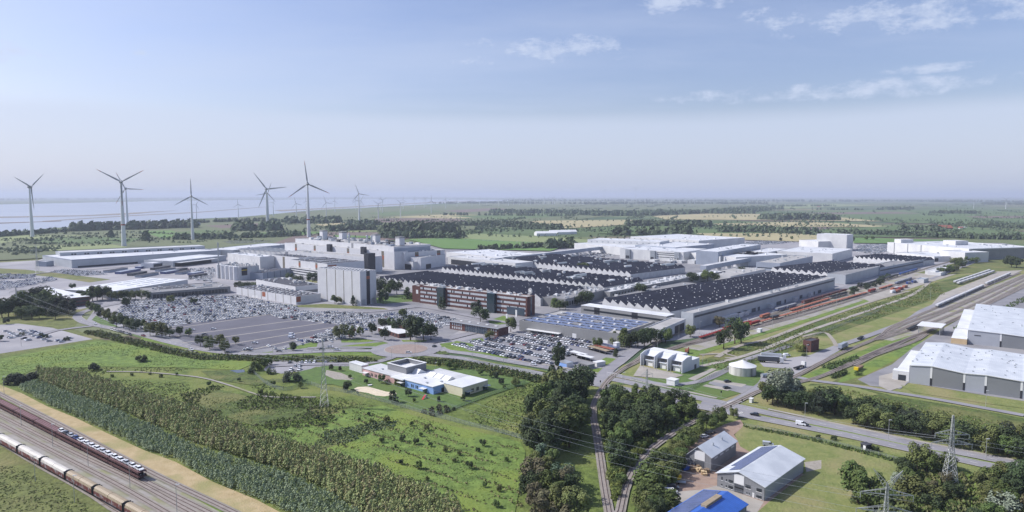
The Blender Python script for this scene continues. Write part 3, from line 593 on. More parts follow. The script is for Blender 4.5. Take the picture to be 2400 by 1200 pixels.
def saw(name, label, Mp, L, R, h, pitch=11.0, th=4.0, wall='saw_white', base='saw_white', ang='L', vents=(14, .7), clut=0, seed=1):
    s = B(name, label, 'factory hall', Mp, L, R, h, ang=ang, parts=False, par=0); n = max(3, round(s.wy/pitch)); p = s.wy/n
    MB().box(0, 0, 0, s.wx, s.wy, h, wall).build('wall', s.root)
    mv = MB()
    for i in range(n):      # each tooth: long dark slope towards -y, steep glazing towards +y, pale gable ends
        y = i*p; mb = MB()
        mb.poly([(-.15, y, h+.01), (s.wx+.15, y, h+.01), (s.wx+.15, y+p*.72, h+th), (-.15, y+p*.72, h+th)], 'saw_dark')
        mb.poly([(0, y+p*.72, h+th), (s.wx, y+p*.72, h+th), (s.wx, y+p, h+.01), (0, y+p, h+.01)], 'saw_glass')
        mb.poly([(0, y, h), (0, y+p*.72, h+th), (0, y+p, h)], base); mb.poly([(s.wx, y+p, h), (s.wx, y+p*.72, h+th), (s.wx, y, h)], base)
        if i < 100: t_ = mb.build('sawtooth_roof', s.root)
        step = vents[0]; k = 0; x = step*(.3+.5*(i % 2))
        while x < s.wx-3:
            x += random.Random(i*31+k).uniform(-2.2, 2.2)
            if vents[1] > 0 and random.Random(i*97+k).random() < .85:
                q = y+p*.40; zq = h+th*.40/.72
                w_ = random.Random(i*5+k*3).choice((.3, .35, .5)); q += random.Random(i+k*7).uniform(-1.5, 1.5); mv.box(x-w_, q-w_, h+th*(q-y)/p/.72-.3, x+w_, q+w_, h+th*(q-y)/p/.72+.5, 'metal_white')
            x += step; k += 1
    if mv.f: mv.build('rooflights', s.root, kind='stuff')
    rnd = random.Random(seed)
    for i in range(clut):
        x = rnd.uniform(.03, .9)*s.wx; q = (rnd.randrange(n)+.5)*p; l_ = rnd.uniform(2, 5) if rnd.random() < .6 else rnd.uniform(8, 26)
        s.b('roof_unit', x, q, h+th*.5, min(x+l_, s.wx-1), q+rnd.uniform(1.5, 3.5), h+th+rnd.uniform(.4, 1.8), rnd.choice(('metal_white', 'metal_grey', 'metal_light', 'wall_pale')))
    return s
# ---- high bay tower block
b = B('high_bay_building', 'tall pale windowless block with brown vertical grooves beside the large car park', 'building', (843.7, 636.9), (743.7, 627.5), (884.4, 632.7), 34.3, wall='concrete_panel', roof='roof_dark')
for f_ in (.185, .375, .565, .775): b.win('y', b.wy*f_-.45, b.wy*f_+.45, 0, 34.2, 'groove_brown', 'wall_groove')
b.win('x', b.wx*.38, b.wx*.6, 0, 33.9, 'stair_dark', 'stair_window'); b.win('x', b.wx*.38, b.wx*.6, 26, 29, 'orange_panel', 'orange_panel', .12); b.grid('rooflight', 3, 12, 3, 2, .5, 'metal_white')
b.win('x', b.wx*.05, b.wx*.3, 0, 6, 'metal_light', 'door_frame'); b.win('x', b.wx*.68, b.wx*.95, 0, 6, 'metal_light', 'door_frame')
# ---- low workshops in front of it
b = B('workshop_building', 'long low pale panelled workshop with dark roof left of the tall windowless block', 'building', (693.7, 695), (554, 673), (756, 688), 8.3, wall='concrete_panel', roof='roof_dark')
for f_ in (.08, .2, .32, .45, .56, .67, .79, .9): b.win('y', b.wy*f_-.4, b.wy*f_+.4, 0, 8.2, 'groove_brown', 'wall_groove')
b.win('y', b.wy*.49, b.wy*.545, 2.8, 7.8, 'orange_panel', 'orange_panel'); b.win('x', .3, 5.5, 2.5, 8, 'orange_panel', 'orange_panel'); b.win('y', b.wy*.62, b.wy*.72, 0, 2.6, 'metal_white', 'gate')
b.grid('rooflight', 3, 14, 2.6, 1.5, .5, 'metal_white', jit=.5); b.clutter(16, 3)
b = B('workshop_building', 'pale workshop wing with dark roof and vents behind the long low panelled workshop', 'building', (692.5, 672), (600, 655), (745, 664), 12, wall='concrete_panel', roof='roof_dark'); b.clutter(26, 4); b.win('x', 2, 30, 4, 7, 'wall_grey_plain', 'wall_panel')
# ---- silo block
b = B('silo_building', 'pale block with rounded silo columns and a cluttered roof behind the workshops', 'building', (560, 626), (506, 620), (610, 622), 17.5, wall='wall_pale', roof='roof_grey')
for f_ in (.1, .28, .46, .64, .82): MB().tube((0, b.wy*f_+1, 0), (0, b.wy*f_+1, 17.8), b.wy*.075, None, 12, 'concrete_panel').build('silo', b.root)
for f_ in (.37, .55): b.win('y', b.wy*f_-1.4, b.wy*f_+1.4, 0, 17, 'stair_dark', 'stair_window')
b.win('x', b.wx*.12, b.wx*.4, 6, 16, 'stair_dark', 'louvre'); b.win('x', b.wx*.12, b.wx*.4, 12.5, 13.3, 'plastic_yellow', 'yellow_band', .1); b.clutter(40, 5, mx=3, hz=3.5)
MB().tube((-4, b.wy*.75, 0), (-4, b.wy*.75, 48), .9, .8, 8, 'metal_grey').build('chimney', b.root)
# ---- body shop complex
b = B('white_hall', 'bright white cube hall with white panels behind the silo block', 'factory hall', (609, 602), (533, 593), (638, 599), 18, wall='wall_white', roof='roof_white'); b.clutter(18, 6)
for i in range(9): b.win('y', b.wy*(.1+.09*i), b.wy*(.1+.09*i)+2.2, 9, 13, 'metal_white', 'wall_panel')
b = B('white_hall', 'flat white ribbed roof hall behind the bright white cube hall', 'factory hall', (668, 590), (560, 583), (700, 585), 14, wall='wall_white', roof='roof_white'); b.grid('roof_strip', 1, 8, 60, 2.2, .9, 'metal_grey')
b = B('paint_shop', 'huge pale stepped factory block with rooftop plant and grey towers, tallest tier', 'factory hall', (923, 578), (692, 559), (1000, 571.5), 34, wall='concrete_panel', roof='roof_concrete')
b.win('x', 0.2, b.wx-1, 3, 31, 'wall_blue_grey', 'wall_panel'); b.clutter(95, 7, mx=9, hz=4.5, ms=('metal_grey', 'metal_light', 'roof_dark', 'wall_blue_grey', 'metal_white')); b.win('y', b.wy*.37, b.wy*.39, 20, 34, 'wall_grey', 'wall_groove')
for (px, t_) in ((497/1, 0),): pass
for k_, (fx, fy) in enumerate(((.75, .98), (.7, .74), (.62, .37), (.35, .06))):
    x = b.wx*fx; y = b.wy*fy; MB().box(x-5, y-5, 34, x+5, y+5, 46, 'concrete_panel').box(x-5.4, y-5.4, 45, x+5.4, y+5.4, 47, 'wall_grey_plain').build('roof_tower', b.root)
for fx, fy in ((.4, .38), (.38, .33), (.1, .45), (.5, .6)): MB().tube((b.wx*fx, b.wy*fy, 33), (b.wx*fx, b.wy*fy, 44), 1.5, 1.5, 10, 'metal_light').tube((b.wx*fx, b.wy*fy, 44), (b.wx*fx, b.wy*fy, 45.5), 2.3, 1.6, 10, 'metal_light').build('exhaust_stack', b.root)
b = B('paint_shop_wing', 'pale stepped wing with orange panels in front of the tallest factory tier', 'factory hall', (924, 590), (667, 569), (950, 587), 27, wall='concrete_panel', roof='roof_concrete')
for f_, c_ in ((.08, 'orange_panel'), (.37, 'orange_panel'), (.68, 'orange_panel'), (.87, 'orange_panel')):
    b.win('y', b.wy*f_, b.wy*f_+6, 2, 26.5, 'groove_brown', 'wall_groove'); b.win('y', b.wy*f_+.2, b.wy*f_+5.8, 14, 20, c_, 'orange_panel', .15)
for f_ in (.22, .52): MB().box(-5, b.wy*f_, 0, .0, b.wy*f_+9, 31, 'stair_dark').build('stair_tower', b.root)
b.clutter(18, 8)
b = B('paint_shop_wing', 'lower pale wing with a planted terrace and dark stair tower at its right end', 'factory hall', (858, 603), (675, 588.5), (890, 599), 23, wall='concrete_panel', roof='roof_concrete'); b.clutter(14, 9)
MB().box(-4, -9, 0, 9, 0, 29, 'stair_dark').build('stair_tower', b.root)
b = B('paint_shop_wing', 'dark-roofed pale wing with rows of rooflights in front of the planted terrace', 'factory hall', (767, 618.5), (679, 608), (862, 612), 20, wall='concrete_panel', roof='roof_dark'); b.grid('rooflight', 14, 3, 3, 1.6, .6, 'metal_white', jit=.8); b.clutter(12, 10)
for f_ in (.25, .7): b.win('y', b.wy*f_, b.wy*f_+5, 0, 19.5, 'groove_brown', 'wall_groove'); b.win('y', b.wy*f_, b.wy*f_+5, 13, 17, 'orange_panel', 'orange_panel', .12)
b.win('x', 1, 14, 13, 18, 'orange_panel', 'orange_panel')
b = B('paint_shop_wing', 'pale block with brown recessed strips at the left end of the stepped factory', 'factory hall', (700, 604), (636, 597), (740, 601), 19, wall='concrete_panel', roof='roof_dark'); b.win('y', b.wy*.5, b.wy*.5+6, 0, 18, 'groove_brown', 'wall_groove'); b.clutter(10, 11)
b = B('office_block', 'low white office with dark window bands between the workshops and the tall windowless block', 'building', (756, 636), (678, 625), (800, 632), 11, wall='concrete_panel', roof='roof_concrete')
for z_ in (2, 5.5, 8.6): b.win('y', 1, b.wy-1, z_, z_+1.3)
b.clutter(10, 12)
b = B('dark_shed', 'low grey shed with dark ribs beside the silo block', 'building', (616, 640), (612, 632), (682, 629), 9, wall='wall_blue_grey', roof='roof_dark', ang='R'); b.row('x', 3, b.wx-3, 4, .8, 0, 8.5, 'stair_dark', 'wall_groove'); b.clutter(8, 13)
b = B('paint_shop_wing', 'pale rooftop wing with orange panels right of the tallest tier', 'factory hall', (948, 592), (923, 589), (1042, 585), 25, ang='R', wall='concrete_panel', roof='roof_concrete'); b.clutter(22, 14)
for f_ in (.25, .8): b.win('x', b.wx*f_, b.wx*f_+7, 8, 24.5, 'groove_brown', 'wall_groove'); b.win('x', b.wx*f_, b.wx*f_+7, 16, 20, 'orange_panel', 'orange_panel', .12)
b = B('paint_shop_wing', 'white cube wing with a dark gate low on its right side, before the orange panelled wing', 'factory hall', (986, 604), (968, 602), (1044, 596), 18, ang='R', wall='concrete_panel', roof='roof_concrete'); b.win('x', b.wx*.2, b.wx*.4, 0, 7, 'stair_dark', 'gate'); b.clutter(8, 15)
b = B('connecting_building', 'grey low connecting building between the stair tower and the white cube wing', 'building', (968, 614), (880, 606), (990, 612), 12, wall='wall_pale', roof='roof_concrete'); b.clutter(8, 16); b.win('y', 4, 26, 0, 8, 'stair_dark', 'gate')
for z_ in (5, 8): b.win('y', 30, b.wy-3, z_, z_+1.4)
# ---- logistics halls on the left
b = B('warehouse', 'very long silver warehouse with a grey eave band behind the left car storage', 'warehouse', (167.5, 608.7), (110, 597.5), (517, 586), 13, ang='R', wall='wall_silver', roof='roof_white', band=(1.6, 'wall_blue_grey')); b.win('x', 8, 95, 0, 2.6, 'stair_dark', 'loading_gates'); b.clutter(6, 17)
b = B('warehouse', 'raised rear tier with paired dark windows above the very long silver warehouse', 'warehouse', (140, 592), 40, (480, 576), 18, wall='wall_silver', roof='roof_pale')
for i in range(11): b.win('x', b.wx*(.07+.082*i), b.wx*(.07+.082*i)+3, 13, 15.5); b.win('x', b.wx*(.07+.082*i)+4, b.wx*(.07+.082*i)+7, 13, 15.5)
b = B('warehouse', 'white roofed hall with an open dark canopy in front of the very long warehouse', 'warehouse', (405, 612), (367, 606), (530, 598), 9, ang='R', wall='wall_silver', roof='roof_white'); b.b('canopy_roof', 4, -12, 6, b.wx*.72, -.01, 6.6, 'roof_pale'); b.row('x', 4, b.wx*.7, 8, 10, 0, 5.6, 'stair_dark', 'open_bay')
b = B('shed', 'small cream shed with dark open front among the container stacks', 'shed', (358, 617), 20, (382, 613.5), 8, wall='concrete_panel', roof='roof_white'); b.win('x', 2, b.wx-2, 0, 6, 'stair_dark', 'gate')
b = B('shed', 'small grey shed at the left end of the very long warehouse', 'shed', (108, 613), (98, 611), (126, 611), 8, ang='R', wall='wall_blue_grey', roof='roof_white')
b = B('warehouse', 'long pale warehouse roof running back from the silver warehouse to the stepped factory', 'warehouse', (545, 586), 60, (680, 571), 13, wall='wall_silver', roof='roof_white'); b.clutter(6, 18)
for i, (x0, y0, x1, y1) in enumerate(((255, 634, 300, 627), (283, 637, 330, 629), (312, 641, 345, 635), (330, 645, 372, 638), (330, 625, 355, 620), (365, 628, 400, 622), (375, 632, 412, 627), (388, 637, 420, 632), (420, 631, 440, 627), (425, 638, 447, 633), (452, 640, 478, 636), (455, 645, 486, 640))):
    t_ = B('crate_stack', ['blue-grey', 'dark blue', 'dark grey'][i % 3] + ' stack of transport crates, ' + ordw(i+1) + ' from the left in the yard behind the white-roofed hall', 'crate stack', (x0, y0), 9, (x1, y1), 3.4, z=3.4, wall=['wall_blue_grey', 'paint_blue', 'wall_dark'][i % 3], roof=['roof_dark', 'wall_blue_grey', 'roof_dark'][i % 3], par=0, group='crate stacks in the left yard')
b = B('low_hall', 'low hall with a bright white irregular roof behind the left trees', 'factory hall', (255, 684), (172, 675.5), (440, 655), 7, ang='R', wall='wall_pale', roof='roof_white_plain', par=.0); b.grid('roof_strip', 3, 4, 18, 1.2, .35, 'metal_light', x0=.4)
b = B('low_hall', 'low grey flat building with roof vents behind the large car park', 'factory hall', (350, 686), (300, 676), (540, 671), 7.5, ang='R', wall='wall_grey_plain', roof='roof_grey'); b.clutter(46, 19, mx=2.5, hz=1.2); b.row('x', 3, b.wx-3, 22, 3.2, 1, 5.2); b.b('black_roof', b.wx*.18, b.wy*.5, 7.0, b.wx*.6, b.wy*.85, 7.3, 'roof_dark')
b = B('administration_building', 'brick building with a flat white roof half hidden in the left trees', 'building', (160, 699), (71, 678), (211, 694), 9, wall='brick', roof='roof_white_plain', par=0); b.row('x', 1, b.wx-1, 8, 2.4, 2, 4); b.row('x', 1, b.wx-1, 8, 2.4, 5.5, 7.5); b.clutter(6, 20)
b = B('administration_building', 'brick building with a flat white roof cut by the left edge of the view', 'building', (-60, 726), (-110, 712), (25, 706), 8, ang='R', wall='brick', roof='roof_white_plain', par=0); b.row('x', 1, b.wx-1, 12, 2.2, 4.5, 6.5)
# ---- sawtooth halls
s1 = saw('sawtooth_hall', 'sawtooth roofed hall whose dark roof starts behind the red brick office block', (1267, 699), (886, 655), (1340, 675), 8, pitch=9.0)
s2 = saw('sawtooth_hall', 'sawtooth hall with white gable zigzag and rooftop plant, second from the brick office block', (1415, 674), (1035, 632), (1516, 659), 8, pitch=9.0, clut=38, seed=2)
s3 = saw('sawtooth_hall', 'sawtooth hall with a large tree at its white zigzag front, third from the brick office block', (1478, 643), (1172, 611), (1688, 634), 8, pitch=9.5, clut=34, seed=3, ang='L')
s4 = saw('sawtooth_hall', 'big dark sawtooth hall with a long concrete roofed hall along its right side', (1571, 731), (1412, 708), (1926, 652), 9, pitch=9.6, vents=(9, 1))
s5 = saw('sawtooth_hall', 'smaller dark sawtooth hall behind the biggest one, beside the railway', (1944, 645), (1807, 632), (2032, 623), 9, pitch=10, vents=(9, 1))
s6 = saw('sawtooth_hall', 'farthest dark chevron roofed hall in front of the white right-hand complex', (2125, 615), (2000, 605), (2170, 607), 8, pitch=8, vents=(12, .5))
b = B('office_wing', 'grey office wing with a white flat roof edge in front of the biggest sawtooth hall', 'building', (1562, 741), (1362, 715), 14, 10, wall='wall_grey_plain', roof='roof_white_plain', par=.0); b.row('y', 3, b.wy-3, 34, 2.6, 5.3, 7.0); b.win('y', b.wy*.35-3, b.wy*.35+3, 0, 9.5, 'stair_dark', 'stair_window'); b.win('y', b.wy*.8-3, b.wy*.8+3, 0, 9.5, 'stair_dark', 'stair_window')
b = B('long_hall', 'long silver hall with concrete roof and a dark window band beside the railway', 'factory hall', (1625, 734), (1594, 731), (1957, 650.5), 13.8, ang='R', wall='wall_silver', roof='roof_concrete'); b.win('x', 2, b.wx-4, 9.6, 11.4, 'wall_dark', 'window_band'); [b.win('x', b.wx*f_, b.wx*f_+l_, 0, 4, 'wall_dark', 'gate') for f_, l_ in ((.1, 6), (.16, 4), (.33, 9), (.37, 5), (.5, 12), (.56, 4), (.68, 8), (.8, 4), (.84, 10))]; [b.b('dock_shelter', b.wx*f_, -3.5, 0, b.wx*f_+7, -.01, 4.2, 'wall_pale', 'roof_pale') for f_ in (.27, .44, .62, .75)]; b.clutter(10, 21, mx=3)
b = B('long_hall', 'silver hall with grey pitched roof beyond the long concrete roofed hall', 'factory hall', (1982, 644), (1942, 640), (2062, 624), 12, ang='R', wall='wall_silver', roof='roof_grey')
b = B('long_hall', 'farthest grey hall in line along the railway', 'factory hall', (2062, 628), 25, (2175, 606), 10, wall='wall_blue_grey', roof='roof_grey'); b.win('x', 2, b.wx-2, 5, 7, 'wall_dark', 'window_band'); b.clutter(8, 22)
b = B('long_hall', 'low pale flat hall between the two right-hand sawtooth halls', 'factory hall', (1955, 636), 30, (2060, 617), 6, wall='wall_pale', roof='roof_concrete'); b.clutter(16, 23)
b = B('bridge_building', 'low concrete link building between the solar roofed hall and the long silver hall', 'building', (1548, 772), (1515, 766), (1607, 747), 9, ang='R', wall='concrete_panel', roof='roof_concrete'); b.win('x', b.wx*.55, b.wx*.95, 0, 6.5, 'stair_dark', 'open_bay')
# ---- spine of offices and services
b = B('office_wing', 'long narrow grey service wing with a cluttered roof between the sawtooth halls', 'building', (1430, 684), (1395, 679), (1700, 635), 8, ang='R', wall='wall_grey_plain', roof='roof_pale'); b.clutter(90, 24, mx=3.5, hz=2); b.row('x', 3, b.wx*.4, 18, 2.2, 3.5, 5.5)
b = B('office_wing', 'flat grey service building covered in roof plant right of the red brick office block', 'building', (1325, 701), (1263, 693), (1430, 676), 9, ang='R', wall='wall_grey_plain', roof='roof_grey'); b.clutter(46, 25, mx=4, hz=2.5); b.row('x', 2, 30, 6, 3, 2, 6)
b = B('office_wing', 'flat grey roofed wing behind trees between service building and biggest sawtooth hall', 'building', (1472, 704), (1420, 697), (1640, 664), 5, ang='R', wall='wall_grey_plain', roof='roof_grey'); b.clutter(14, 26)
b = B('office_wing', 'low grey block at the far end of the service wing', 'building', (1712, 648), (1650, 640), (1795, 630), 7, ang='R', wall='wall_pale', roof='roof_concrete'); b.clutter(14, 27)
# ---- white assembly halls
b = B('assembly_hall', 'white hall at the far left of the central white hall group', 'factory hall', (1508, 584), (1346, 569.5), (1600, 576), 15, wall='wall_white', roof='roof_white'); b.clutter(10, 28)
b = B('assembly_hall', 'raised white roof tier above the far left white hall', 'factory hall', (1546, 567), (1377, 561), 60, 22, wall='wall_white', roof='roof_white'); b.row('y', 3, b.wy-3, 12, 3, 17, 19, 'metal_grey'); b.clutter(8, 29)
b = B('assembly_hall', 'farthest white hall with the widest white roof in the central group', 'factory hall', (1638, 564), (1478, 554), (1728, 556), 20, wall='wall_white', roof='roof_white'); b.clutter(16, 30); b.row('y', 3, b.wy-3, 10, 4, 15, 17, 'metal_grey')
b = B('assembly_hall', 'white hall with a grey side wall in the middle of the central white hall group', 'factory hall', (1583, 580), (1500, 573), (1674, 571.5), 18, ang='R', wall='wall_blue_grey', roof='roof_white'); b.clutter(10, 31)
b = B('assembly_hall', 'white front hall with dark window bands and grey stair towers', 'factory hall', (1602, 591), (1453, 582.5), (1672, 584), 17, wall='wall_white', roof='roof_white')
for f_ in (.05, .42, .82): MB().box(-3, b.wy*f_, 0, 0, b.wy*f_+9, 16.5, 'metal_grey').box(-3.2, b.wy*f_+1, 1, -3, b.wy*f_+8, 6, 'stair_dark').build('stair_tower', b.root)
for z_ in (6, 10, 13): b.win('y', b.wy*.1, b.wy*.4, z_, z_+1.2)
b.clutter(10, 32)
b = B('assembly_hall', 'long low white hall with silos and pipes at its front', 'factory hall', (1725, 603), (1602, 590), (1800, 592), 15, wall='wall_white', roof='roof_white')
for i in range(6): MB().tube((-9-2*(i % 2), b.wy*(.12+.07*i), 0), (-9-2*(i % 2), b.wy*(.12+.07*i), 15), 1.6, 1.6, 10, 'metal_white').build('silo', b.root)
b.clutter(14, 33)
b = B('assembly_hall', 'grey roof level raised above the middle white halls', 'factory hall', (1683, 590), (1640, 586), (1783, 573), 22, ang='R', wall='wall_blue_grey', roof='roof_white'); b.clutter(12, 34); b.row('x', 2, b.wx-4, 10, 8, 14, 19, 'metal_grey', 'wall_panel')
b = B('assembly_hall', 'white hall with a pale grey right wall left of the tall white cube', 'factory hall', (1766, 597), (1728, 592), (1847, 583), 15, ang='R', wall='wall_silver', roof='roof_white'); b.clutter(10, 35)
b = B('assembly_hall', 'wide white hall in front of the tall white cube', 'factory hall', (1951, 594.5), (1847, 583), (1998, 583), 15, ang='R', wall='wall_white', roof='roof_white'); b.clutter(14, 36); b.win('x', 2, 12, 0, 5, 'paint_blue', 'gate')
b = B('high_bay_cube', 'tall plain white cube standing above all the other white halls', 'building', (1985, 550.5), (1914.5, 547.8), (2007, 549), 32, wall='wall_white', roof='roof_white', ang='L')
b = B('assembly_hall', 'small white hall tucked left of the tall white cube', 'factory hall', (1918, 566), (1873, 562), 40, 18, wall='wall_white', roof='roof_white')
b = B('office_wing', 'grey panelled block with roof boxes in front of the wide white hall', 'building', (1828, 617), (1785, 611), (1905, 600), 12, ang='R', wall='wall_blue_grey', roof='roof_concrete'); b.clutter(12, 37, hz=4); b.win('y', 2, b.wy-2, 3, 4.5)
def corridor(label, a_, b_, z0, z1, wd, px=3):
    A = G(*a_, z1); C = G(*b_, z1); ln = (C-A).length; an = math.atan2((C-A).y, (C-A).x); r = empty('conveyor_bridge', (A.x, A.y), an, label, 'conveyor bridge')
    MB().box(0, 0, z0, ln, wd, z1, 'wall_blue_grey', 'roof_pale').build('gallery', r)
    for i in range(px): x = ln*(i+.5)/px; MB().box(x-.6, .4, 0, x+.6, wd-.4, z0, 'concrete_panel').build('support', r)
corridor('long pale conveyor gallery running into the far left white hall', (1160, 606), (1428, 576), 7, 13, 9, 8)
corridor('elevated grey conveyor gallery on supports below the long low white hall', (1655, 623), (1766, 603), 7, 13, 9, 5)
corridor('pale conveyor gallery behind the stepped factory blocks', (560, 582), (660, 574), 7, 13, 9, 4)
b = B('white_hall', 'low white hall with rounded roof vents right of the stepped factory', 'factory hall', (1190, 606), (1046, 590), (1290, 598), 9, wall='wall_white', roof='roof_white'); b.clutter(24, 38, mx=5)
b = B('white_hall', 'white canopy roof on supports in front of the low white hall', 'factory hall', (1208, 617), (1050, 601), (1240, 612), 12, wall='wall_white', roof='roof_pale', z0=0); b.win('y', b.wy*.25, b.wy*.95, 0, 8, 'stair_dark', 'open_bay'); b.clutter(6, 39)
b = B('white_hall', 'small bright hall between the canopy roof and the conveyor gallery', 'factory hall', (1262, 602), (1205, 597), (1290, 598), 8, wall='wall_white', roof='roof_white')
# ---- white complex at right
b = B('press_shop', 'big white hall complex on the far right, main tier', 'factory hall', (2271, 583), (2080, 567.5), (2332, 572), 20, wall='wall_white', roof='roof_white', ang='L'); b.win('x', 1, b.wx-1, .5, 18.5, 'wall_grey_plain', 'wall_panel'); b.clutter(16, 40, mx=6); b.b('roof_house', b.wx*.4, b.wy*.45, 19, b.wx*.6, b.wy*.6, 27, 'wall_white'); b.b('roof_house', b.wx*.1, b.wy*.9, 19, b.wx*.3, b.wy*.99, 26, 'wall_white')
for f_ in (.9, .72, .55): b.win('y', b.wy*f_, b.wy*f_+.8, 0, 20, 'metal_grey', 'pipe', .8)
b = B('press_shop', 'low white wing in front of the far right white complex', 'factory hall', (2190, 601), (2098, 591), (2232, 594), 9, wall='wall_white', roof='roof_white'); b.clutter(5, 41, mx=5); b.win('x', 1, 8, 0, 6, 'stair_dark', 'gate')
b = B('press_shop', 'white block with grey end wall at the right front of the far right complex', 'factory hall', (2262, 592), (2205, 587), (2290, 588), 17, wall='wall_white', roof='roof_white')
# ---- solar roof hall
b = B('solar_roof_hall', 'low grey hall whose flat roof is covered with blue solar panels beside the staff car park', 'factory hall', (1450, 782), (1217, 750.5), (1550, 755), 8.6, wall='wall_grey_plain', roof='roof_concrete', par=.5)
for i in range(6):
    for j in range(11):
        if (i, j) in ((0, 0), (4, 10), (5, 10)): continue
        x = 3+i*(b.wx-5)/6; y = 3+j*(b.wy-5)/11; m_ = 'solar_blue' if (i*7+j*3) % 11 else 'roof_grey'
        MB().poly([(x, y, 8.35), (x+(b.wx-5)/6-2.2, y, 8.35), (x+(b.wx-5)/6-2.2, y+(b.wy-5)/11-.5, 8.8), (x, y+(b.wy-5)/11-.5, 8.8)], m_).poly([(x, y+(b.wy-5)/11-.5, 8.8), (x+(b.wx-5)/6-2.2, y+(b.wy-5)/11-.5, 8.8), (x+(b.wx-5)/6-2.2, y+(b.wy-5)/11-.5, 8.11), (x, y+(b.wy-5)/11-.5, 8.11)], 'black').build('solar_panel', b.root)
b.grid('rooflight', 3, 8, 2.2, 1.6, 1.1, 'metal_white'); b.win('y', b.wy*.1, b.wy*.2, 0, 2.4, 'metal_white', 'gate'); b.b('canopy', -4, b.wy*.55, 2.6, -.01, b.wy*.9, 3.0, 'metal_white'); b.win('y', b.wy*.4, b.wy*.44, 0, 4, 'metal_white', 'door')
# ---- brick office block with glass stair shafts
b = B('brick_office', 'four storey red brick office block with window bands and two glass stair shafts', 'office building', (1235.4, 696), (983, 668.3), (1260.4, 693), 18.3, wall='brick', roof='roof_concrete')
W = b.wy
for k_ in range(4):
    z_ = 2.2+k_*4.1
    for j in range(84):
        y = 1.2+j*(W-2.4)/84; f_ = y/W
        if .26 < f_ < .335 or .72-.0 < f_ < .81: continue
        if random.Random(j*7+k_).random() < .06: m_ = 'window_dark'
        else: m_ = 'window_white'
        if j < 100 and (j+k_) % 1 == 0: pass
    # windows of one storey between two shafts form one band of panes
    for (a0, a1) in ((.012, .255), (.345, .715), (.82, .99)):
        fr = MB(); dk = MB(); n_ = int((a1-a0)*W/1.55)
        for j in range(n_):
            y = a0*W+j*(a1-a0)*W/n_; m_ = 'window_dark' if random.Random(j*7+k_*13+int(a0*100)).random() < .1 else 'window_white'
            fr.box(-.09, y+.12, z_, -.005, y+(a1-a0)*W/n_-.12, z_+1.9, m_)
        o_ = b.win('y', a0*W, a1*W, z_-.1, z_+2.0, 'glass', 'window_band', .045); fr.build('window_panes', o_)
for f_ in (.262, .735): MB().box(-3.2, W*f_, 0, .0, W*f_+9, 18.6, 'glass_green').build('stair_shaft', b.root)
b.win('x', b.wx*.42, b.wx*.62, 0, 17.5, 'glass', 'stair_window'); b.win('y', .02*W, .17*W, .5, 7.5, 'glass', 'entrance_glazing', .15); b.row('y', .02*W, .17*W, 12, .5, .5, 7.4, 'metal_white', 'mullion')
b.clutter(34, 42, mx=6, hz=2.6, x0=.2, ms=('metal_white', 'wall_pale', 'metal_light', 'metal_white'))
b = B('brick_office', 'short brick wing at the left end of the four storey office block', 'office building', (985, 671), (966, 669), 12, 17, wall='brick', roof='roof_concrete'); b.win('y', 3, 6, 9, 13, 'metal_white', 'sign_panel')
# round sign of the works on its roof
sp = G(1243, 690.5, 18.2); r = empty('round_sign', (sp.x, sp.y, 17.9), b.a-R_(18), 'white round company emblem standing on the right end of the brick office roof', 'sign')
mb = MB(); pts = [(2.9*math.cos(2*math.pi*i/32), 3.6+2.9*math.sin(2*math.pi*i/32)) for i in range(32)]; mb.extr(pts, 'x', -.5, .1, 'metal_white'); mb.build('disc', r)
mb = MB()
def stroke(p, q, wd=.42):
    p = Vector(p); q = Vector(q); d = (q-p).normalized(); n_ = Vector((-d.y, d.x))*wd/2; mb.poly([(-.56, a.x, a.y+3.6) for a in (p+n_, p-n_, q-n_, q+n_)], 'wall_dark')
for i in range(32):
    a_ = 2*math.pi*i/32; c_ = 2*math.pi*(i+1)/32; mb.poly([(-.55, q*math.cos(t_), 3.6+q*math.sin(t_)) for q, t_ in ((2.75, a_), (2.75, c_), (2.4, c_), (2.4, a_))], 'wall_dark')
for p, q in (((.95, 2.1), (0, .35)), ((-.95, 2.1), (0, .35)), ((2.15, .8), (1.0, -2.1)), ((1.0, -2.1), (0, -.1)), ((-2.15, .8), (-1.0, -2.1)), ((-1.0, -2.1), (0, -.1))): stroke(p, q)
mb.build('emblem', r); MB().box(-.3, -.3, 0, 0, .3, .9, 'metal_grey').build('post', r)
# ---- gatehouse
b = B('gatehouse', 'two storey brick gatehouse with flat overhanging roof by the roundabout', 'gatehouse', (1167.5, 770), (1054, 752.5), (1190, 764), 6.6, wall='brick', roof='roof_grey', par=0)
b.b('roof_edge', -1.2, -.8, 6.25, -.21, b.wy+.8, 6.65, 'metal_light')
for z_ in (1, 3.7): b.row('y', 1, 8, 3, 1.2, z_, z_+1.7, 'window_white'); b.row('y', b.wy-14, b.wy-2, 5, 1.3, z_, z_+1.8, 'window_white')
b.win('y', 11, b.wy-17, .3, 5.6, 'glass', 'glazed_front'); b.row('y', 11, b.wy-17, 9, .35, .3, 5.7, 'metal_white', 'mullion'); b.grid('rooflight', 1, 5, 1.4, 2.4, .4, 'metal_white')
b = B('flat_roof_house', 'small brick building with a white canopy edge behind the roundabout trees', 'building', (935, 782), (886, 767), (960, 776), 3.6, wall='brick', roof='metal_white', par=0); b.row('y', 1, b.wy-1, 6, 2, .8, 2.4)
b = B('flat_roof_house', 'small dark roofed house among the trees beside the large car park', 'building', (945, 762), (925, 758), (960, 758), 5, wall='brick', roof='roof_dark', par=0)
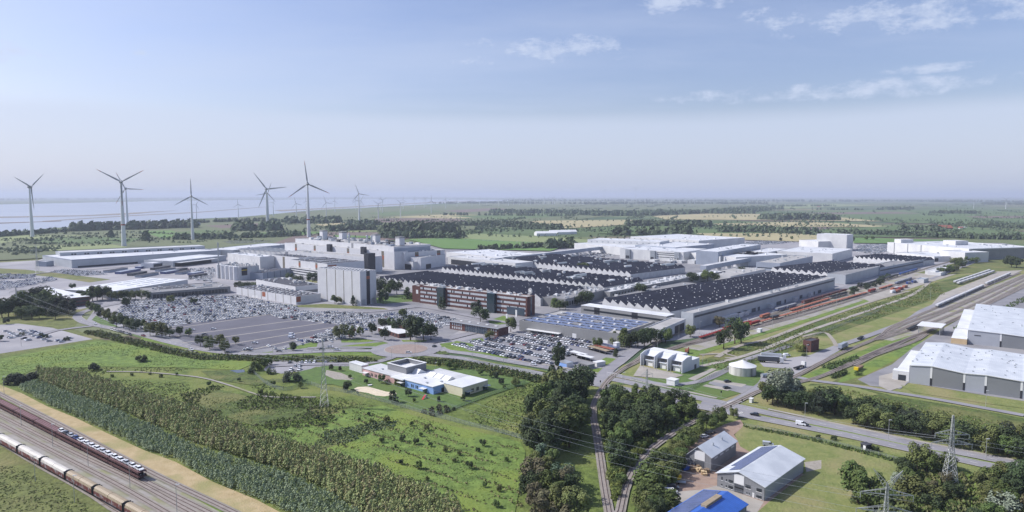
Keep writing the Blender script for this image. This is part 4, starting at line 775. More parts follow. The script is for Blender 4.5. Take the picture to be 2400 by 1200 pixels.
# ---- bike shelters and huts
for i, (m_, l_, r_, rf) in enumerate((((1368, 832), (1335, 823), (1395, 822), 'metal_white'), ((1385, 839), (1350, 831), (1418, 829), 'metal_white'), ((1420, 823), (1376, 811), (1432, 817), 'tarp_tan'), ((1432, 819), (1390, 809), (1442, 814), 'roof_tile'), ((1442, 815), (1404, 805), (1450, 811), 'solar'))):
    b = B('bicycle_shelter', ['white roofed', 'white roofed', 'tan roofed', 'red roofed', 'blue-grey roofed'][i] + ' open bicycle shelter, ' + ordw(i+1) + ' one counted from the road', 'shelter', m_, l_, 4.2, 2.6, parts=False, group='bicycle shelters beside the staff car park')
    b.b('roof', 0, 0, 2.45, b.wx, b.wy, 2.6, rf)
    for f_ in (.05, .35, .65, .95):
        for x in (.3, b.wx-.45): b.b('post', x, b.wy*f_, 0, x+.12, b.wy*f_+.12, 2.45, 'metal_grey')
    mb = MB()
    for j in range(int(b.wy/1.0)): y = .5+j; mb.box(.5, y, .0, 2.3, y+.12, .9, 'black')
    mb.build('bicycle_racks', b.root)
b = B('site_hut', 'light blue hut with a pale right side by the road', 'hut', (1328, 862), (1309, 857), (1345, 859), 2.9, z=0, wall='blue_wall', roof='metal_light', par=0); b.win('x', .02, b.wx-.02, 0, 2.5, 'metal_white', 'side_panel', .06)
b = B('site_hut', 'dark glazed hut with a flat roof between the two pale huts', 'hut', (1378, 866), (1356, 860), (1389, 861), 2.9, z=0, wall='wall_grey_plain', roof='roof_grey', par=0); b.row('y', .5, b.wy-.5, 3, 1.6, .8, 2.2)
b = B('site_hut', 'white hut nearest the bicycle shelters', 'hut', (1399, 860), (1390, 857), (1411, 854), 2.9, z=0, wall='wall_white', roof='metal_white', par=0)
b = B('site_hut', 'white hut alone in the grass by the main road', 'hut', (1581, 906), (1562, 902), 5, 3.6, z=0, wall='metal_white', roof='metal_white', par=0)
b = B('tall_container', 'white upright storage container beside the dark conifers', 'container', (1445, 820), 3, 4, 5, z=0, wall='metal_white', roof='metal_white', par=0)
# ---- substation
b = B('substation', 'silver transformer building with four fin walls and a stepped white roof', 'substation', (1598.7, 876), (1499, 856), (1638, 861), 9.4, z=0, parts=False)
MB().box(b.wx*.55, 0, 0, b.wx, b.wy, 6.5, 'substation_skin', 'roof_white_plain').build('rear_block', b.root); MB().box(b.wx*.48, b.wy*.2, 6.5, b.wx*.8, b.wy, 9.2, 'substation_skin', 'metal_white').build('raised_roof', b.root)
for i in range(4):
    y0 = [0, .33, .64, .97][i]*b.wy; MB().extr([(0, 0), (b.wx*.55, 0), (b.wx*.55, 9.2), (b.wx*.25, 9.2), (0, 7.6)], 'y', y0, y0+.5, 'substation_skin').build('fin_wall', b.root)
    if i < 3:
        y1 = [.33, .64, .97][i]*b.wy; MB().poly([(b.wx*.2, y0+.5, 6.2), (b.wx*.2, y1, 6.2), (b.wx*.5, y1, 9.1), (b.wx*.5, y0+.5, 9.1)][::-1], 'substation_skin').build('bay_roof', b.root)
        MB().box(b.wx*.12, y0+3, 0, b.wx*.35, y1-2.5, 3.6, 'metal_white').tube((b.wx*.1, y0+2, 3.8), (b.wx*.1, y1-2, 3.8), .5, .5, 8, 'metal_light').build('transformer', b.root)
        for q in range(3): MB().tube((b.wx*.18, y0+4+q*2.5, 3.6), (b.wx*.18, y0+4+q*2.5, 5.6), .22, .1, 6, 'groove_brown').build('bushing', b.root)
        MB().tube((-5, y0+5, 0), (-5, y0+5, 8.5), .18, .12, 6, 'galvanised').build('mast', b.root)
b.b('louvre', b.wx*.7, -.08, 0, b.wx*.82, .002, 3, 'wall_dark')
# ---- round tank
tp = G(1740, 876); r = empty('storage_tank', tp, 0, 'round streaked concrete tank with a white conical cover', 'tank')
MB().tube((0, 0, 0), (0, 0, 5.4), 8, 8, 40, 'tank_wall').build('wall', r); MB().tube((0, 0, 5.41), (0, 0, 7.1), 8.2, 3.6, 40, 'metal_white').tube((0, 0, 7.1), (0, 0, 8.7), 3.6, .25, 40, 'metal_white').build('cover', r)
t2 = G(1785, 886); r = empty('small_tank', t2, R_(20), 'small horizontal grey tank beside the round concrete tank', 'tank'); MB().tube((0, 0, 1.5), (4, 0, 1.5), 1.2, 1.2, 12, 'metal_light').build('barrel', r); MB().box(.4, -.8, 0, .8, .8, .6, 'metal_grey').box(3.2, -.8, 0, 3.6, .8, .6, 'metal_grey').build('cradle', r)
# ---- kindergarten
b = B('kindergarten', 'flat roofed kindergarten with a pink, a blue and a cream wing and white roof domes', 'kindergarten', (1016, 926), (850, 880), (1060, 913), 4.6, z=0, parts=False)
def lo(px, py, z=0): d = G(px, py, z)-b.m; return d.dot(b.ex), d.dot(b.ey)
W = b.wy; D = 17; yb = lo(943, 902)[1]; cm = lo(1084, 931); cl_ = lo(1050, 924); cr_ = lo(1147, 913); cw = cl_[1]-cm[1]; cd_ = cr_[0]-cm[0]
MB().box(0, 0, 0, D, yb-5, 4.4, 'blue_wall').build('blue_wing', b.root); MB().box(1.5, yb-4.99, 0, D-1, yb+4, 4.2, 'stair_dark').build('entrance_glazing', b.root); MB().box(0, yb+4.01, 0, D-3, W, 4.5, 'pink_wall').build('pink_wing', b.root)
MB().box(-.4, .0, 4.4, D+.2, yb-5.2, 4.75, 'roof_white_plain').build('roof', b.root); MB().box(-1.8, yb-5.19, 4.2, D, yb+6, 4.8, 'roof_white_plain').build('roof', b.root); MB().box(-.3, yb+6.01, 4.5, D-2.8, W+.3, 4.8, 'roof_pale').build('roof', b.root)
MB().box(cm[0], cm[1], 0, cm[0]+cd_, max(cl_[1], -.4), 5.2, 'cream_wall').build('cream_wing', b.root); MB().box(cm[0]-.2, cm[1]-.2, 5.2, cm[0]+cd_+.2, max(cl_[1], -.4)+.1, 5.5, 'roof_white_plain').build('roof', b.root)
MB().box(D+.3, 0, 0, D+15, yb, 4.1, 'roof_pale').build('rear_wing', b.root); MB().box(D-2.7, yb+.1, 0, D+8, W-4, 4.3, 'wall_pale', 'roof_grey').build('rear_wing', b.root)
ca = lo(952, 862, 8.6); cb = lo(1002, 851, 8.6); cc = lo(915, 849.5, 8.6); x0, y0, x1, y1 = ca[0], ca[1], cb[0], cc[1]
MB().ring(x0, y0, x1, y1, 0, 8.6, .4, 'wall_grey').build('roof_court', b.root); MB().ring(x0-.3, y0-.3, x1+.3, y1+.3, 8.6, 8.9, 1.0, 'metal_white').build('roof_edge', b.root); MB().box(x0+.41, y0+.41, 6, x1-.41, y1-.41, 6.2, 'metal_white').build('roof', b.root)
for f_ in (.08, .3, .52): MB().extr([(D-4, 4.8), (D+3, 4.8), (D-.5, 6.6)], 'y', yb*f_, yb*f_+yb*.19, 'metal_white').build('roof_dome', b.root)
MB().extr([(D-5, 4.8), (D+2, 4.8), (D-2, 7.0)], 'y', yb-2, yb+6, 'metal_white').build('roof_dome', b.root)
for x, f_ in [(2, .12), (8, .25), (5, .8), (9, .05)]: b.b('roof_vent', x, W*f_, 4.81, x+1.2, W*f_+1.2, 5.4, 'metal_light')
for f_ in (.2, .26, .78, .84): b.win('y', W*f_, W*f_+.8, 1.1, 2.9, 'window_dark'); b.win('y', W*f_+1.3, W*f_+2.1, 1.1, 2.9, 'window_dark')
for f_ in (.08, .38, .9): b.b('awning', -2.8, W*f_, 2.7, -.01, W*f_+4.2, 2.85, 'metal_white'); b.win('y', W*f_+.4, W*f_+3.8, 0, 2.6, 'glass', 'door')
b.win('x', 6, 9, 0, 2.8, 'stair_dark', 'door')
for f_ in (.34, .39, .54, .59): MB().box(cm[0]+cd_*f_, cm[1]-.05, 1.2, cm[0]+cd_*f_+.8, cm[1]+.01, 3.2, 'window_dark').build('window', b.root)
for f_ in (.08, .78): MB().box(cm[0]+cd_*f_, cm[1]-2.6, 2.7, cm[0]+cd_*f_+4.6, cm[1]-.01, 2.85, 'metal_light').build('awning', b.root); MB().box(cm[0]+cd_*f_+.2, cm[1]-.06, 0, cm[0]+cd_*f_+4.2, cm[1]+.01, 2.6, 'glass').build('door', b.root)
b = B('annex_hall', 'white annex box at the left end of the kindergarten', 'building', (848, 876), (819, 867), (862, 872), 5.2, z=0, wall='wall_white', roof='roof_white_plain', par=0)
g0 = G(990, 938); r = empty('slide', g0, R_(70), 'red playground slide on the kindergarten lawn', 'slide'); MB().poly([(0, -.5, .4), (3.4, -.5, 2.0), (3.4, .5, 2.0), (0, .5, .4)], 'slide_red').poly([(0, -.5, .3), (0, .5, .3), (3.4, .5, 1.9), (3.4, -.5, 1.9)], 'slide_red').build('chute', r); MB().box(3.4, -.6, 0, 4.6, .6, 1.9, 'metal_grey').build('ladder_tower', r)
g0 = G(867, 905); r = empty('garden_table', g0, .5, 'white garden table beside the sandpit', 'table'); MB().box(-1.2, -.8, .7, 1.2, .8, .85, 'metal_white').build('tabletop', r); MB().box(-.9, -.5, 0, .9, .5, .7, 'metal_white').build('base', r)
# ---- warehouses far right: long halls with gently pitched white roofs
def whall(label, Mp, ang, ridges, depth, h, low):
    m = G(*Mp); r = empty('pitched_warehouse', m, R_(ang), label, 'warehouse')   # local +x along the near wall to the right, +y to the back
    zc = [h+v_ for v_ in ridges[1]]; xs = ridges[0]
    for i in range(len(xs)-1):
        MB().poly([(xs[i], 0, 0), (xs[i+1], 0, 0), (xs[i+1], 0, zc[i+1]), (xs[i], 0, zc[i])], ['wall_warehouse_pale', 'wall_warehouse_grey'][i % 2]).box(xs[i]+.01, .02, 0, xs[i+1]-.01, .3, min(zc[i], zc[i+1])-.3, 'wall_warehouse_grey').build('wall_panel', r)
    mb = MB()
    for i in range(len(xs)-1): mb.poly([(xs[i], -.5, zc[i]+.05), (xs[i+1], -.5, zc[i+1]+.05), (xs[i+1], depth, zc[i+1]+.05), (xs[i], depth, zc[i]+.05)], 'roof_trap_white'); mb.poly([(xs[i], -.5, zc[i]-.3), (xs[i+1], -.5, zc[i+1]-.3), (xs[i+1], -.5, zc[i+1]+.05), (xs[i], -.5, zc[i]+.05)], 'metal_white')
    mb.build('roof', r); MB().box(-.05, 0, 0, .25, depth, zc[0]-.05, 'wall_warehouse_pale').build('side_wall', r); MB().box(xs[-1]-.3, .3, 0, xs[-1], depth, zc[-1]-.05, 'wall_warehouse_pale').build('side_wall', r)
    MB().box(0, depth-.3, 0, xs[-1], depth, h-1, 'wall_warehouse_pale').build('rear_wall', r)
    rnd = random.Random(int(depth))
    for i in range(60):
        k = rnd.randrange(len(xs)-1); t_ = rnd.random(); x = xs[k]+t_*(xs[k+1]-xs[k]); z = zc[k]+t_*(zc[k+1]-zc[k]); y = rnd.uniform(3, depth-3); MB().box(x-.4, y-.4, z, x+.4, y+.4, z+.45, 'metal_grey').build('roof_vent', r)
    for i in range(1, len(xs)-1): MB().box(xs[i]-.5, -.12, 0, xs[i]+.5, -.004, 4.6, 'stair_dark').build('window_strip', r); MB().box(xs[i]-.5, -.12, 4.61, xs[i]+.5, -.004, zc[i]-.3, 'metal_white').build('wall_trim', r)
    return r
r = whall('nearest white roofed warehouse with light and dark grey wall panels, right edge of the view', (2130, 897.5), -37, ([0, 11, 27, 37, 53, 70, 90], [-.2, .9, -.8, -.2, -1.0, .6, -.6]), 78, 11.0, 0)
MB().box(-9, 3, 0, -.1, 9, 5.8, 'wall_white', 'roof_white_plain').box(-6, 2.9, 0, -2, 3.02, 3.6, 'window_dark').build('annex', r); MB().box(-8, 9.1, 0, -.1, 76, 4.6, 'wall_white', 'roof_white_plain').build('side_aisle', r)
r = whall('second white roofed warehouse standing behind the nearest one', (2267, 806), -36, ([0, 20, 48, 76, 104], [.6, .2, -1.2, -.2, -1.2]), 150, 10.2, 0)
MB().box(-10, -5, 0, -.1, 40, 4.2, 'tan_wall', 'roof_white_plain').build('annex', r); MB().box(-9, 40.1, 0, -.1, 150, 5, 'wall_white', 'roof_white_plain').build('side_aisle', r)
mb = MB(); mb.box(4, -.12, 6.6, 8, -.004, 7.4, 'wall_dark'); mb.build('wall_sign', r)
# ---- bottom right business estate
def gable(name, label, m_, l_, r_, hL, hR, ridge, hr, wall, roof, over=.5):
    """gable end spans M(right)->L(left); eaves run M->R; ridge at fraction from the right"""
    s = B(name, label, 'building', m_, l_, r_, hR, z=0, ang='R', parts=False); W = s.wy; D = s.wx; q = W*ridge
    prof = [(0, 0), (0, hR), (q, hr), (W, hL), (W, 0)]
    MB().extr(prof[::-1], 'x', 0, D, wall).build('wall', s.root); t_ = .25
    MB().extr([(-over, hR-over*(hr-hR)/q+.02), (q, hr+.02), (q, hr+.02+t_), (-over, hR-over*(hr-hR)/q+.02+t_)][::-1], 'x', -over, D+over, roof).build('roof', s.root)
    MB().extr([(q+.002, hr+.02), (W+over, hL-over*(hr-hL)/(W-q)+.02), (W+over, hL-over*(hr-hL)/(W-q)+.02+t_), (q+.002, hr+.02+t_)][::-1], 'x', -over, D+over, roof).build('roof', s.root)
    s.q = q; return s
s = gable('storage_shed', 'small grey shed with an uneven pale metal roof and a white gate panel', (1666, 1108), (1597, 1088), (1724.6, 1068), 2.6, 6.3, .44, 9.2, 'wall_grey', 'roof_trap_white')
s.win('y', s.q-3, s.q+1.4, 3.9, 7.6, 'metal_white', 'wall_panel', .08); s.win('y', s.q-2.8, s.q+1.2, 0, 3.8, 'wall_dark', 'gate', .06)
for k_ in range(4): s.win('x', 3+k_*s.wx*.22, 6+k_*s.wx*.22, 4.6, 5.3, 'window_white')
for k_ in range(5): s.win('y', s.wy-1.2-k_*1.6, s.wy-.6-k_*1.6, .8, 1.6, 'window_white')
for x_ in (.35, .7): MB().tube((s.wx*x_, s.q-2.5, 7.8), (s.wx*x_, s.q-2.5, 9.2), .35, .35, 8, 'metal_light').build('roof_vent', s.root)
s = gable('workshop_hall', 'grey workshop hall with white pitched roof and a strip of solar panels', (1790.6, 1176), (1677, 1143), (1883, 1107), 5.4, 5.5, .53, 8.3, 'wall_grey', 'roof_trap_white')
MB().box(.6, -.08, 0.3, s.wx-.6, .002, 5.0, 'wall_warehouse_pale').build('side_cladding', s.root)
sl_ = (8.3-5.4)/(s.wy-s.q); q0, q1 = s.q+.5, s.q+(s.wy-s.q)*.84; zf = lambda y: 8.3+.27-(y-s.q)*sl_
qa = s.q+(s.wy-s.q)*.58; MB().poly([(2, q0, zf(q0)+.1), (2, qa, zf(qa)+.1), (s.wx*.22, qa, zf(qa)+.1), (s.wx*.22, q1, zf(q1)+.1), (s.wx*.98, q1, zf(q1)+.1), (s.wx*.98, q0, zf(q0)+.1)][::-1], 'solar').build('solar_panels', s.root)
s.win('y', s.wy*.42, s.wy*.63, 3.6, 7.2, 'metal_white', 'wall_panel', .08); s.win('y', s.wy*.43, s.wy*.62, 0, 3.5, 'wall_dark', 'gate', .06); s.win('y', s.wy*.43, s.wy*.62, 2.0, 2.4, 'black', 'gate_window', .09)
for (f_, w_, z_, h_) in ((.88, .5, 3.2, 1.3), (.78, .5, 3.2, .9), (.69, 1.1, 3.1, 1.2), (.65, 1.1, 3.1, 1.2), (.88, .5, 1, .7), (.78, .5, 1, .7), (.69, 1.1, .9, 1.1), (.65, 1.1, .9, 1.1), (.33, 1.1, 3.1, 1.3), (.28, 1.1, 3.1, 1.3), (.1, 1.1, 3.1, 1.3), (.05, 1.1, 3.1, 1.3), (.34, .5, .9, .7), (.29, .5, .9, .7), (.1, 1.1, .7, 1.1), (.05, 1.1, .7, 1.1)):
    o_ = s.win('y', s.wy*f_, s.wy*f_+w_, z_, z_+h_, 'window_dark'); s.b('frame', -.09, s.wy*f_-.12, z_-.2, -.052, s.wy*f_+w_+.12, z_-.002, 'metal_white', parent=o_)
s.win('y', s.wy*.2, s.wy*.24, 0, 2.1, 'metal_white', 'door', .07)
s = gable('blue_roof_hall', 'hall with a bright blue roof, dark solar slope and a pale ridge light, at the bottom edge', (1632.5, 1300.6), (1527.5, 1258.3), (1749.0, 1212.9), 4.6, 4.6, .45, 6.7, 'wall_grey', 'roof_blue')
s2 = G(1750, 1196)
sl_ = (6.7-4.6)/(s.wy-s.q); zf = lambda y: 6.7+.27-(y-s.q)*sl_
MB().poly([(.2, s.q+2.2, zf(s.q+2.2)+.1), (.2, s.wy, zf(s.wy)+.1), (s.wx-.2, s.wy, zf(s.wy)+.1), (s.wx-.2, s.q+2.2, zf(s.q+2.2)+.1)][::-1], 'solar').build('solar_panels', s.root)
MB().box(s.wx*.52, s.q-.8, 6.6, s.wx*.84, s.q+1.2, 7.6, 'tarp_tan').build('ridge_light', s.root)
# ---- right-hand railway buildings
b = B('signal_house', 'small two storey red brick building with a flat dark roof by the truck park', 'building', (1900, 826), (1887, 821), (1919, 820), 8, z=0, wall='brick', roof='roof_dark', ang='R', par=.3); b.win('y', 1, 2.4, 4.5, 6); b.win('x', 2, 3.5, 4.5, 6)
s = G(2206, 788); r = empty('platform_canopy', (s.x, s.y), R_(50), 'white flat canopy on posts over the sidings', 'canopy')
MB().box(0, 0, 6.2, 22, 17, 6.7, 'metal_white').build('roof', r)
for x in (1, 7.5, 14, 20.5):
    for y in (1, 15.5): MB().box(x, y, 0, x+.5, y+.5, 6.2, 'metal_grey').build('post', r)
b = B('railway_office', 'low white flat roofed building beside the far end of the sidings', 'building', (2192, 645), (2180, 640), (2240, 632), 6, z=0, ang='R', wall='wall_white', roof='roof_pale'); b.row('x', 2, b.wx-2, 4, 4, 1, 3.4)
b = B('railway_office', 'white shed in front of the low white railway building', 'building', (2205, 647), 16, (2216, 643), 4.5, z=0, wall='wall_white', roof='metal_white')
b = B('railway_office', 'long low grey building behind bushes near the far right complex', 'building', (2260, 621), 14, (2296, 612), 5, z=0, wall='wall_blue_grey', roof='roof_grey')
b = B('equipment_house', 'silver equipment cabin on the pale yard beside the orange wagons', 'building', (2165, 664), 9, (2176, 660), 5, z=0, wall='wall_pale', roof='metal_light')
b = B('bus_hut', 'small dark hut with a white door on the grass beside the main road', 'hut', (2030, 1057), (2023, 1054), (2039, 1054), 2.7, z=0, wall='stair_dark', roof='roof_dark', par=0); b.win('y', .3, 1.6, .2, 2.1, 'metal_white', 'door')
b = B('relay_box', 'white relay cabinet beside the level crossing', 'cabinet', (1762, 945), 1.5, 2.2, 2.4, z=0, wall='metal_white', roof='metal_white', par=0)
b = B('yard_hut', 'white cabin in the trucks yard beside the railway grass', 'hut', (1782, 780), 3, 3.5, 3, z=0, wall='metal_white', roof='metal_white', par=0)
for i, (x, y) in enumerate(((1700, 751), (1732, 745), (1790, 722), (1812, 717), (1838, 710))):
    b = B('loading_container', ['long white trailer box', 'white box body', 'white container', 'pale container', 'white trailer box'][i] + ' at the wall of the long silver hall, ' + ordw(i+1) + ' from the front', 'container', (x-18, y+6) if i == 0 else (x, y), 3.5, (x+56, y-13) if i == 0 else (x+10, y-2.4), 4.2, z=0, wall='wall_white', roof='metal_white', par=0, group='containers beside the long silver hall')
# ---- far buildings
for i, (x, y, w1, d1) in enumerate(((1258, 553, 60, 30), (1290, 550, 60, 26), (1316, 549, 46, 22))):
    g0 = G(x, y); r = empty('marquee', g0, R_(12), 'big white marquee in the fields behind the works, ' + ordw(i+1) + ' from the left', 'tent', 'white marquees behind the works'); MB().extr([(0, 0), (d1, 0), (d1, 7), (d1/2, 12), (0, 7)], 'x', 0, w1, 'metal_white').build('canvas', r)
def farm(label, x, y, w1, d1, h, rf='roof_tile', wl='brick'):
    g0 = G(x, y); r = empty('farmhouse', g0, R_(random.uniform(-15, 30)), label, 'house'); MB().box(0, 0, 0, w1, d1, h, wl).build('wall', r); MB().extr([(-.5, h), (d1/2, h+d1*.35), (d1+.5, h)][::-1], 'x', -.5, w1+.5, rf).build('roof', r)
farm('farm with a large orange-red roof in the fields on the right', 2190, 538, 60, 26, 5)
for i, (x, y) in enumerate(((1505, 527), (1512, 526), (1519, 528), (1527, 525), (1535, 528), (1489, 527), (1545, 524), (2376, 533), (2395, 534), (2250, 537), (1915, 485), (1918, 486), (2250, 536))):
    farm('small red roofed house in the far hamlet, ' + ordw(i+1) + ' of those among its trees', x, y, random.uniform(12, 22), random.uniform(9, 12), 4, random.choice(('roof_tile', 'roof_tile', 'roof_pale')), random.choice(('brick', 'wall_white')))
b = B('bunker_building', 'long low grey building on the shore among the riverside trees', 'building', (470, 527), 40, (395, 525), 9, z=0, wall='wall_blue_grey', roof='roof_grey', ang='L')
# ================================================================== VEHICLES
def inpoly(p, poly):
    c = False; n = len(poly); j = n-1
    for i in range(n):
        a, b_ = poly[i], poly[j]
        if (a[1] > p[1]) != (b_[1] > p[1]) and p[0] < (b_[0]-a[0])*(p[1]-a[1])/(b_[1]-a[1])+a[0]: c = not c
        j = i
    return c
PROF = [(-2.15, .3), (2.1, .3), (2.18, .62), (1.35, .86), (-2.05, .95), (-2.2, .6)]
CAB = [(-2.0, .93), (1.05, .86), (.35, 1.42), (-1.35, 1.47)]
def body_mb(mb, paint, sc_=1.0):
    n = len(PROF); i = len(mb.v); mb.extr(PROF[::-1], 'y', -.87, .87, paint); return mb
def cab_mb(mb, glass='window_dark', roof=None):
    i = len(mb.v); w0, w1 = .8, .62; k = mb.mi(glass); kr = mb.mi(roof or glass)
    for y0, y1 in ((-w0, -w1), (w0, w1)):
        mb.v += [(CAB[0][0], y0, CAB[0][1]), (CAB[1][0], y0, CAB[1][1]), (CAB[2][0], y1, CAB[2][1]), (CAB[3][0], y1, CAB[3][1])]
    for f, q in (((0, 1, 2, 3), k), ((7, 6, 5, 4), k), ((1, 5, 6, 2), k), ((3, 7, 4, 0), k), ((2, 6, 7, 3), kr)): mb.f.append(tuple(i+a for a in f)); mb.m.append(q)
    return mb
def wheel_mb(mb, x, y): return mb.tube((x, y-.1, .32), (x, y+.1, .32), .32, .32, 8, 'tyre')
CARM = {}
def car_mesh(col):
    if col not in CARM:
        p_ = 'paint_'+col.replace(' ', '_'); mb = MB(); mb.mats = [p_]; body_mb(mb, p_); cab_mb(mb, 'window_dark', p_)
        for x in (-1.35, 1.35):
            for y in (-.8, .8): wheel_mb(mb, x, y)
        CARM[col] = mb.mesh('car_'+col)
    return CARM[col]
NEARM = {}
def near_car(x, y, z, rz, col, label, group=None, van=False):
    key = (col, van); p_ = 'paint_'+col.replace(' ', '_'); r = empty('van' if van else 'car', (x, y, z), rz, label, 'van' if van else 'car', group)
    if key not in NEARM:
        if van: m1 = MB().extr([(-2.3, .3), (2.3, .3), (2.35, .9), (1.5, 1.2), (.95, 1.85), (-2.3, 1.9)][::-1], 'y', -.9, .9, p_).mesh('van_body'); m2 = MB().extr([(.95, 1.25), (1.52, 1.22), (1.0, 1.8), (.3, 1.8), (.3, 1.25)][::-1], 'y', -.93, .93, 'window_dark').mesh('van_windows')
        else: mb = MB(); m1 = body_mb(mb, p_).mesh('car_body'); m2 = cab_mb(MB(), 'window_dark', p_).mesh('car_cabin')
        NEARM[key] = (m1, m2, wheel_mb(MB(), 0, 0).mesh('wheel'), MB().box(-.03, -.18, -.08, .03, .18, .08, 'metal_white').mesh('headlight'))
    m1, m2, m3, m4 = NEARM[key]
    inst('body', m1, (0, 0, 0), parent=r); inst('windows' if van else 'cabin', m2, (0, 0, 0), parent=r)
    for a in (-1.4, 1.4):
        for c in (-.82, .82): inst('wheel', m3, (a, c, 0), parent=r)
    for c in (-.6, .6): inst('headlight', m4, (2.2, c, .68), parent=r)
    return r
SPOTS = []   # (dist, x, y, z, heading, colour, label, group)
CW = (['white']*44+['silver']*18+['light grey']*18+['black']*8+['dark grey']*6+['blue']*4+['red']*2)
def lot(name, pts, brg, z, occ=.95, excl=(), pitch=2.6, per=16.0, offs=(0, 5.3), seed=1, mix=CW, cars=None, noind=False):
    poly = [G(*p) for p in pts]; ex_ = [[G(*p) for p in e] for e in excl]; rnd = random.Random(seed)
    d = Vector((math.cos(R_(brg)), math.sin(R_(brg)))); n = Vector((-d.y, d.x)); o = poly[0]
    us = [(p-o).dot(d) for p in poly]; vs = [(p-o).dot(n) for p in poly]; rows = []
    v_ = min(vs)+3
    while v_ < max(vs):
        for k_, of in enumerate(offs):
            row = []; u = min(us)+rnd.uniform(0, 1); gap = 0
            while u < max(us):
                p = o+d*u+n*(v_+of)
                if gap: gap -= 1
                elif inpoly(p, poly) and not any(inpoly(p, e) for e in ex_):
                    if rnd.random() < occ: row.append((p.x+rnd.uniform(-.15, .15), p.y+rnd.uniform(-.2, .2), R_(brg+90+(180 if rnd.random() < .4 else 0)+rnd.uniform(-2, 2)), rnd.choice(mix)))
                    elif rnd.random() < .3: gap = rnd.randint(1, 3)
                u += pitch
            if row: rows.append(row)
        v_ += per
    rows.sort(key=lambda r: sum(c[1] for c in r)/len(r))
    for i, row in enumerate(rows):
        row.sort(key=lambda c: c[0]/c[1])
        for j, (x, y, h_, c_) in enumerate(row):
            SPOTS.append((math.hypot(x, y)+(9999 if noind else 0), x, y, z, h_, c_, '%s car, %s from left in %s row from front, %s' % (c_, ordw(j+1), ordw(min(i+1, 90)), name), 'cars in the '+name))
P1 = [(262, 738), (302, 706), (420, 693), (560, 694), (650, 712), (760, 728), (870, 738), (985, 730), (1065, 747), (1080, 758), (1000, 775), (905, 765), (855, 780), (800, 800), (735, 806), (700, 800), (560, 826), (470, 815), (375, 778), (330, 776)]
EMP = [(372, 774), (450, 757), (632, 739), (662, 747), (805, 762), (750, 782), (715, 798), (660, 826), (560, 832), (470, 824)]
lot('large staff car park', P1, 42, zlot+.004, .97, [EMP, [(690, 712), (760, 728), (742, 733), (700, 728)], [(880, 745), (1000, 770), (950, 790), (870, 775)]], seed=3)
lot('sparse strip of the large car park', [(560, 822), (700, 798), (800, 800), (700, 812), (640, 824)], 42, zlot+.004, .45, [], seed=8)
lot('right-hand staff car park', [(1056, 810), (1110, 800), (1160, 794), (1245, 780), (1300, 783), (1370, 797), (1398, 810), (1400, 818), (1335, 822), (1330, 838), (1290, 856), (1240, 851)], -43, zlot2+.004, .93, seed=5, per=15, pitch=2.6, mix=['white']*28+['silver']*22+['light grey']*10+['black']*14+['dark grey']*14+['blue']*9+['red']*3)
lot('left visitor car park', [(2, 778), (40, 773), (100, 778), (170, 786), (215, 792), (180, 802), (120, 806), (70, 800), (10, 792)], -39, zlot3+.004, .42, seed=11, per=14)
lot('kindergarten car park', [(645, 847), (730, 846), (795, 848), (740, 856), (718, 866), (690, 870), (660, 860)], 5, zlot4+.004, .5, seed=4, per=9, offs=(0,))
lot('far left car storage', [(-100, 644), (0, 642), (85, 645), (80, 652), (0, 655), (-100, 657)], 25, ZS-.2, .97, seed=6, mix=['white', 'silver', 'light grey', 'blue', 'dark grey', 'white'], noind=True)
lot('left car storage', [(-100, 662), (50, 658), (120, 650), (135, 657), (60, 672), (0, 680), (-100, 685)], 30, ZS-.2, .9, seed=7, mix=['white', 'silver', 'light grey', 'blue', 'white'], noind=True)
lot('car storage before the long warehouse', [(115, 638), (150, 632), (235, 637), (250, 644), (180, 647), (140, 641)], 28, ZS-.2, .93, seed=9, mix=['white', 'silver', 'dark grey', 'white'], noind=True)
lot('car storage by the silo block', [(440, 632), (500, 628), (505, 642), (495, 662), (440, 655), (470, 645)], 40, ZS-.2, .8, seed=12, noind=True)
lot('far car storage', [(520, 568), (560, 562), (650, 566), (600, 571), (540, 573)], 30, .45, .9, seed=13, noind=True)
lot('far right car storage', [(1760, 566), (1870, 558), (1880, 567), (1800, 574), (1740, 572)], 50, ZS-.2, .9, seed=14, noind=True)
lot('far right car storage', [(2008, 575), (2080, 572), (2100, 590), (2040, 597), (2005, 590)], 50, ZS-.2, .85, seed=15, noind=True)
lot('inner yard', [(1290, 598), (1420, 590), (1440, 600), (1380, 607), (1290, 605)], 45, ZS-.2, .7, seed=16, noind=True)
for i, (x, y, b_) in enumerate(((1060, 562, 20), (1170, 567, 20))): lot('far field storage', [(x-40, y-2.2), (x+110, y+3), (x+110, y+4.2), (x-40, y-.8)], 135, .4, .7, seed=20+i, noind=True)
SPOTS.sort(key=lambda s: s[0])
NI = 236
for (d_, x, y, z, h_, c_, lb, gr) in SPOTS[:NI]: inst('parked_car', car_mesh(c_), (x, y, z), h_, label=lb, category='car', group=gr)
mb = MB()
for (d_, x, y, z, h_, c_, lb, gr) in SPOTS[NI:]:
    p_ = 'paint_'+c_.replace(' ', '_'); t_ = MB(); t_.mats = [p_]; body_mb(t_, p_); cab_mb(t_, 'window_dark', p_); co, si = math.cos(h_), math.sin(h_); i = len(mb.v)
    mb.v += [(x+a*co-b_*si, y+a*si+b_*co, z+c) for a, b_, c in t_.v]; mb.f += [tuple(i+q for q in f) for f in t_.f]; mb.m += [mb.mi(t_.mats[q]) for q in t_.m]
mb.build('parked_cars', kind='stuff', label='dense mass of parked cars filling the rear of the car parks and storage lots', category='parked cars')
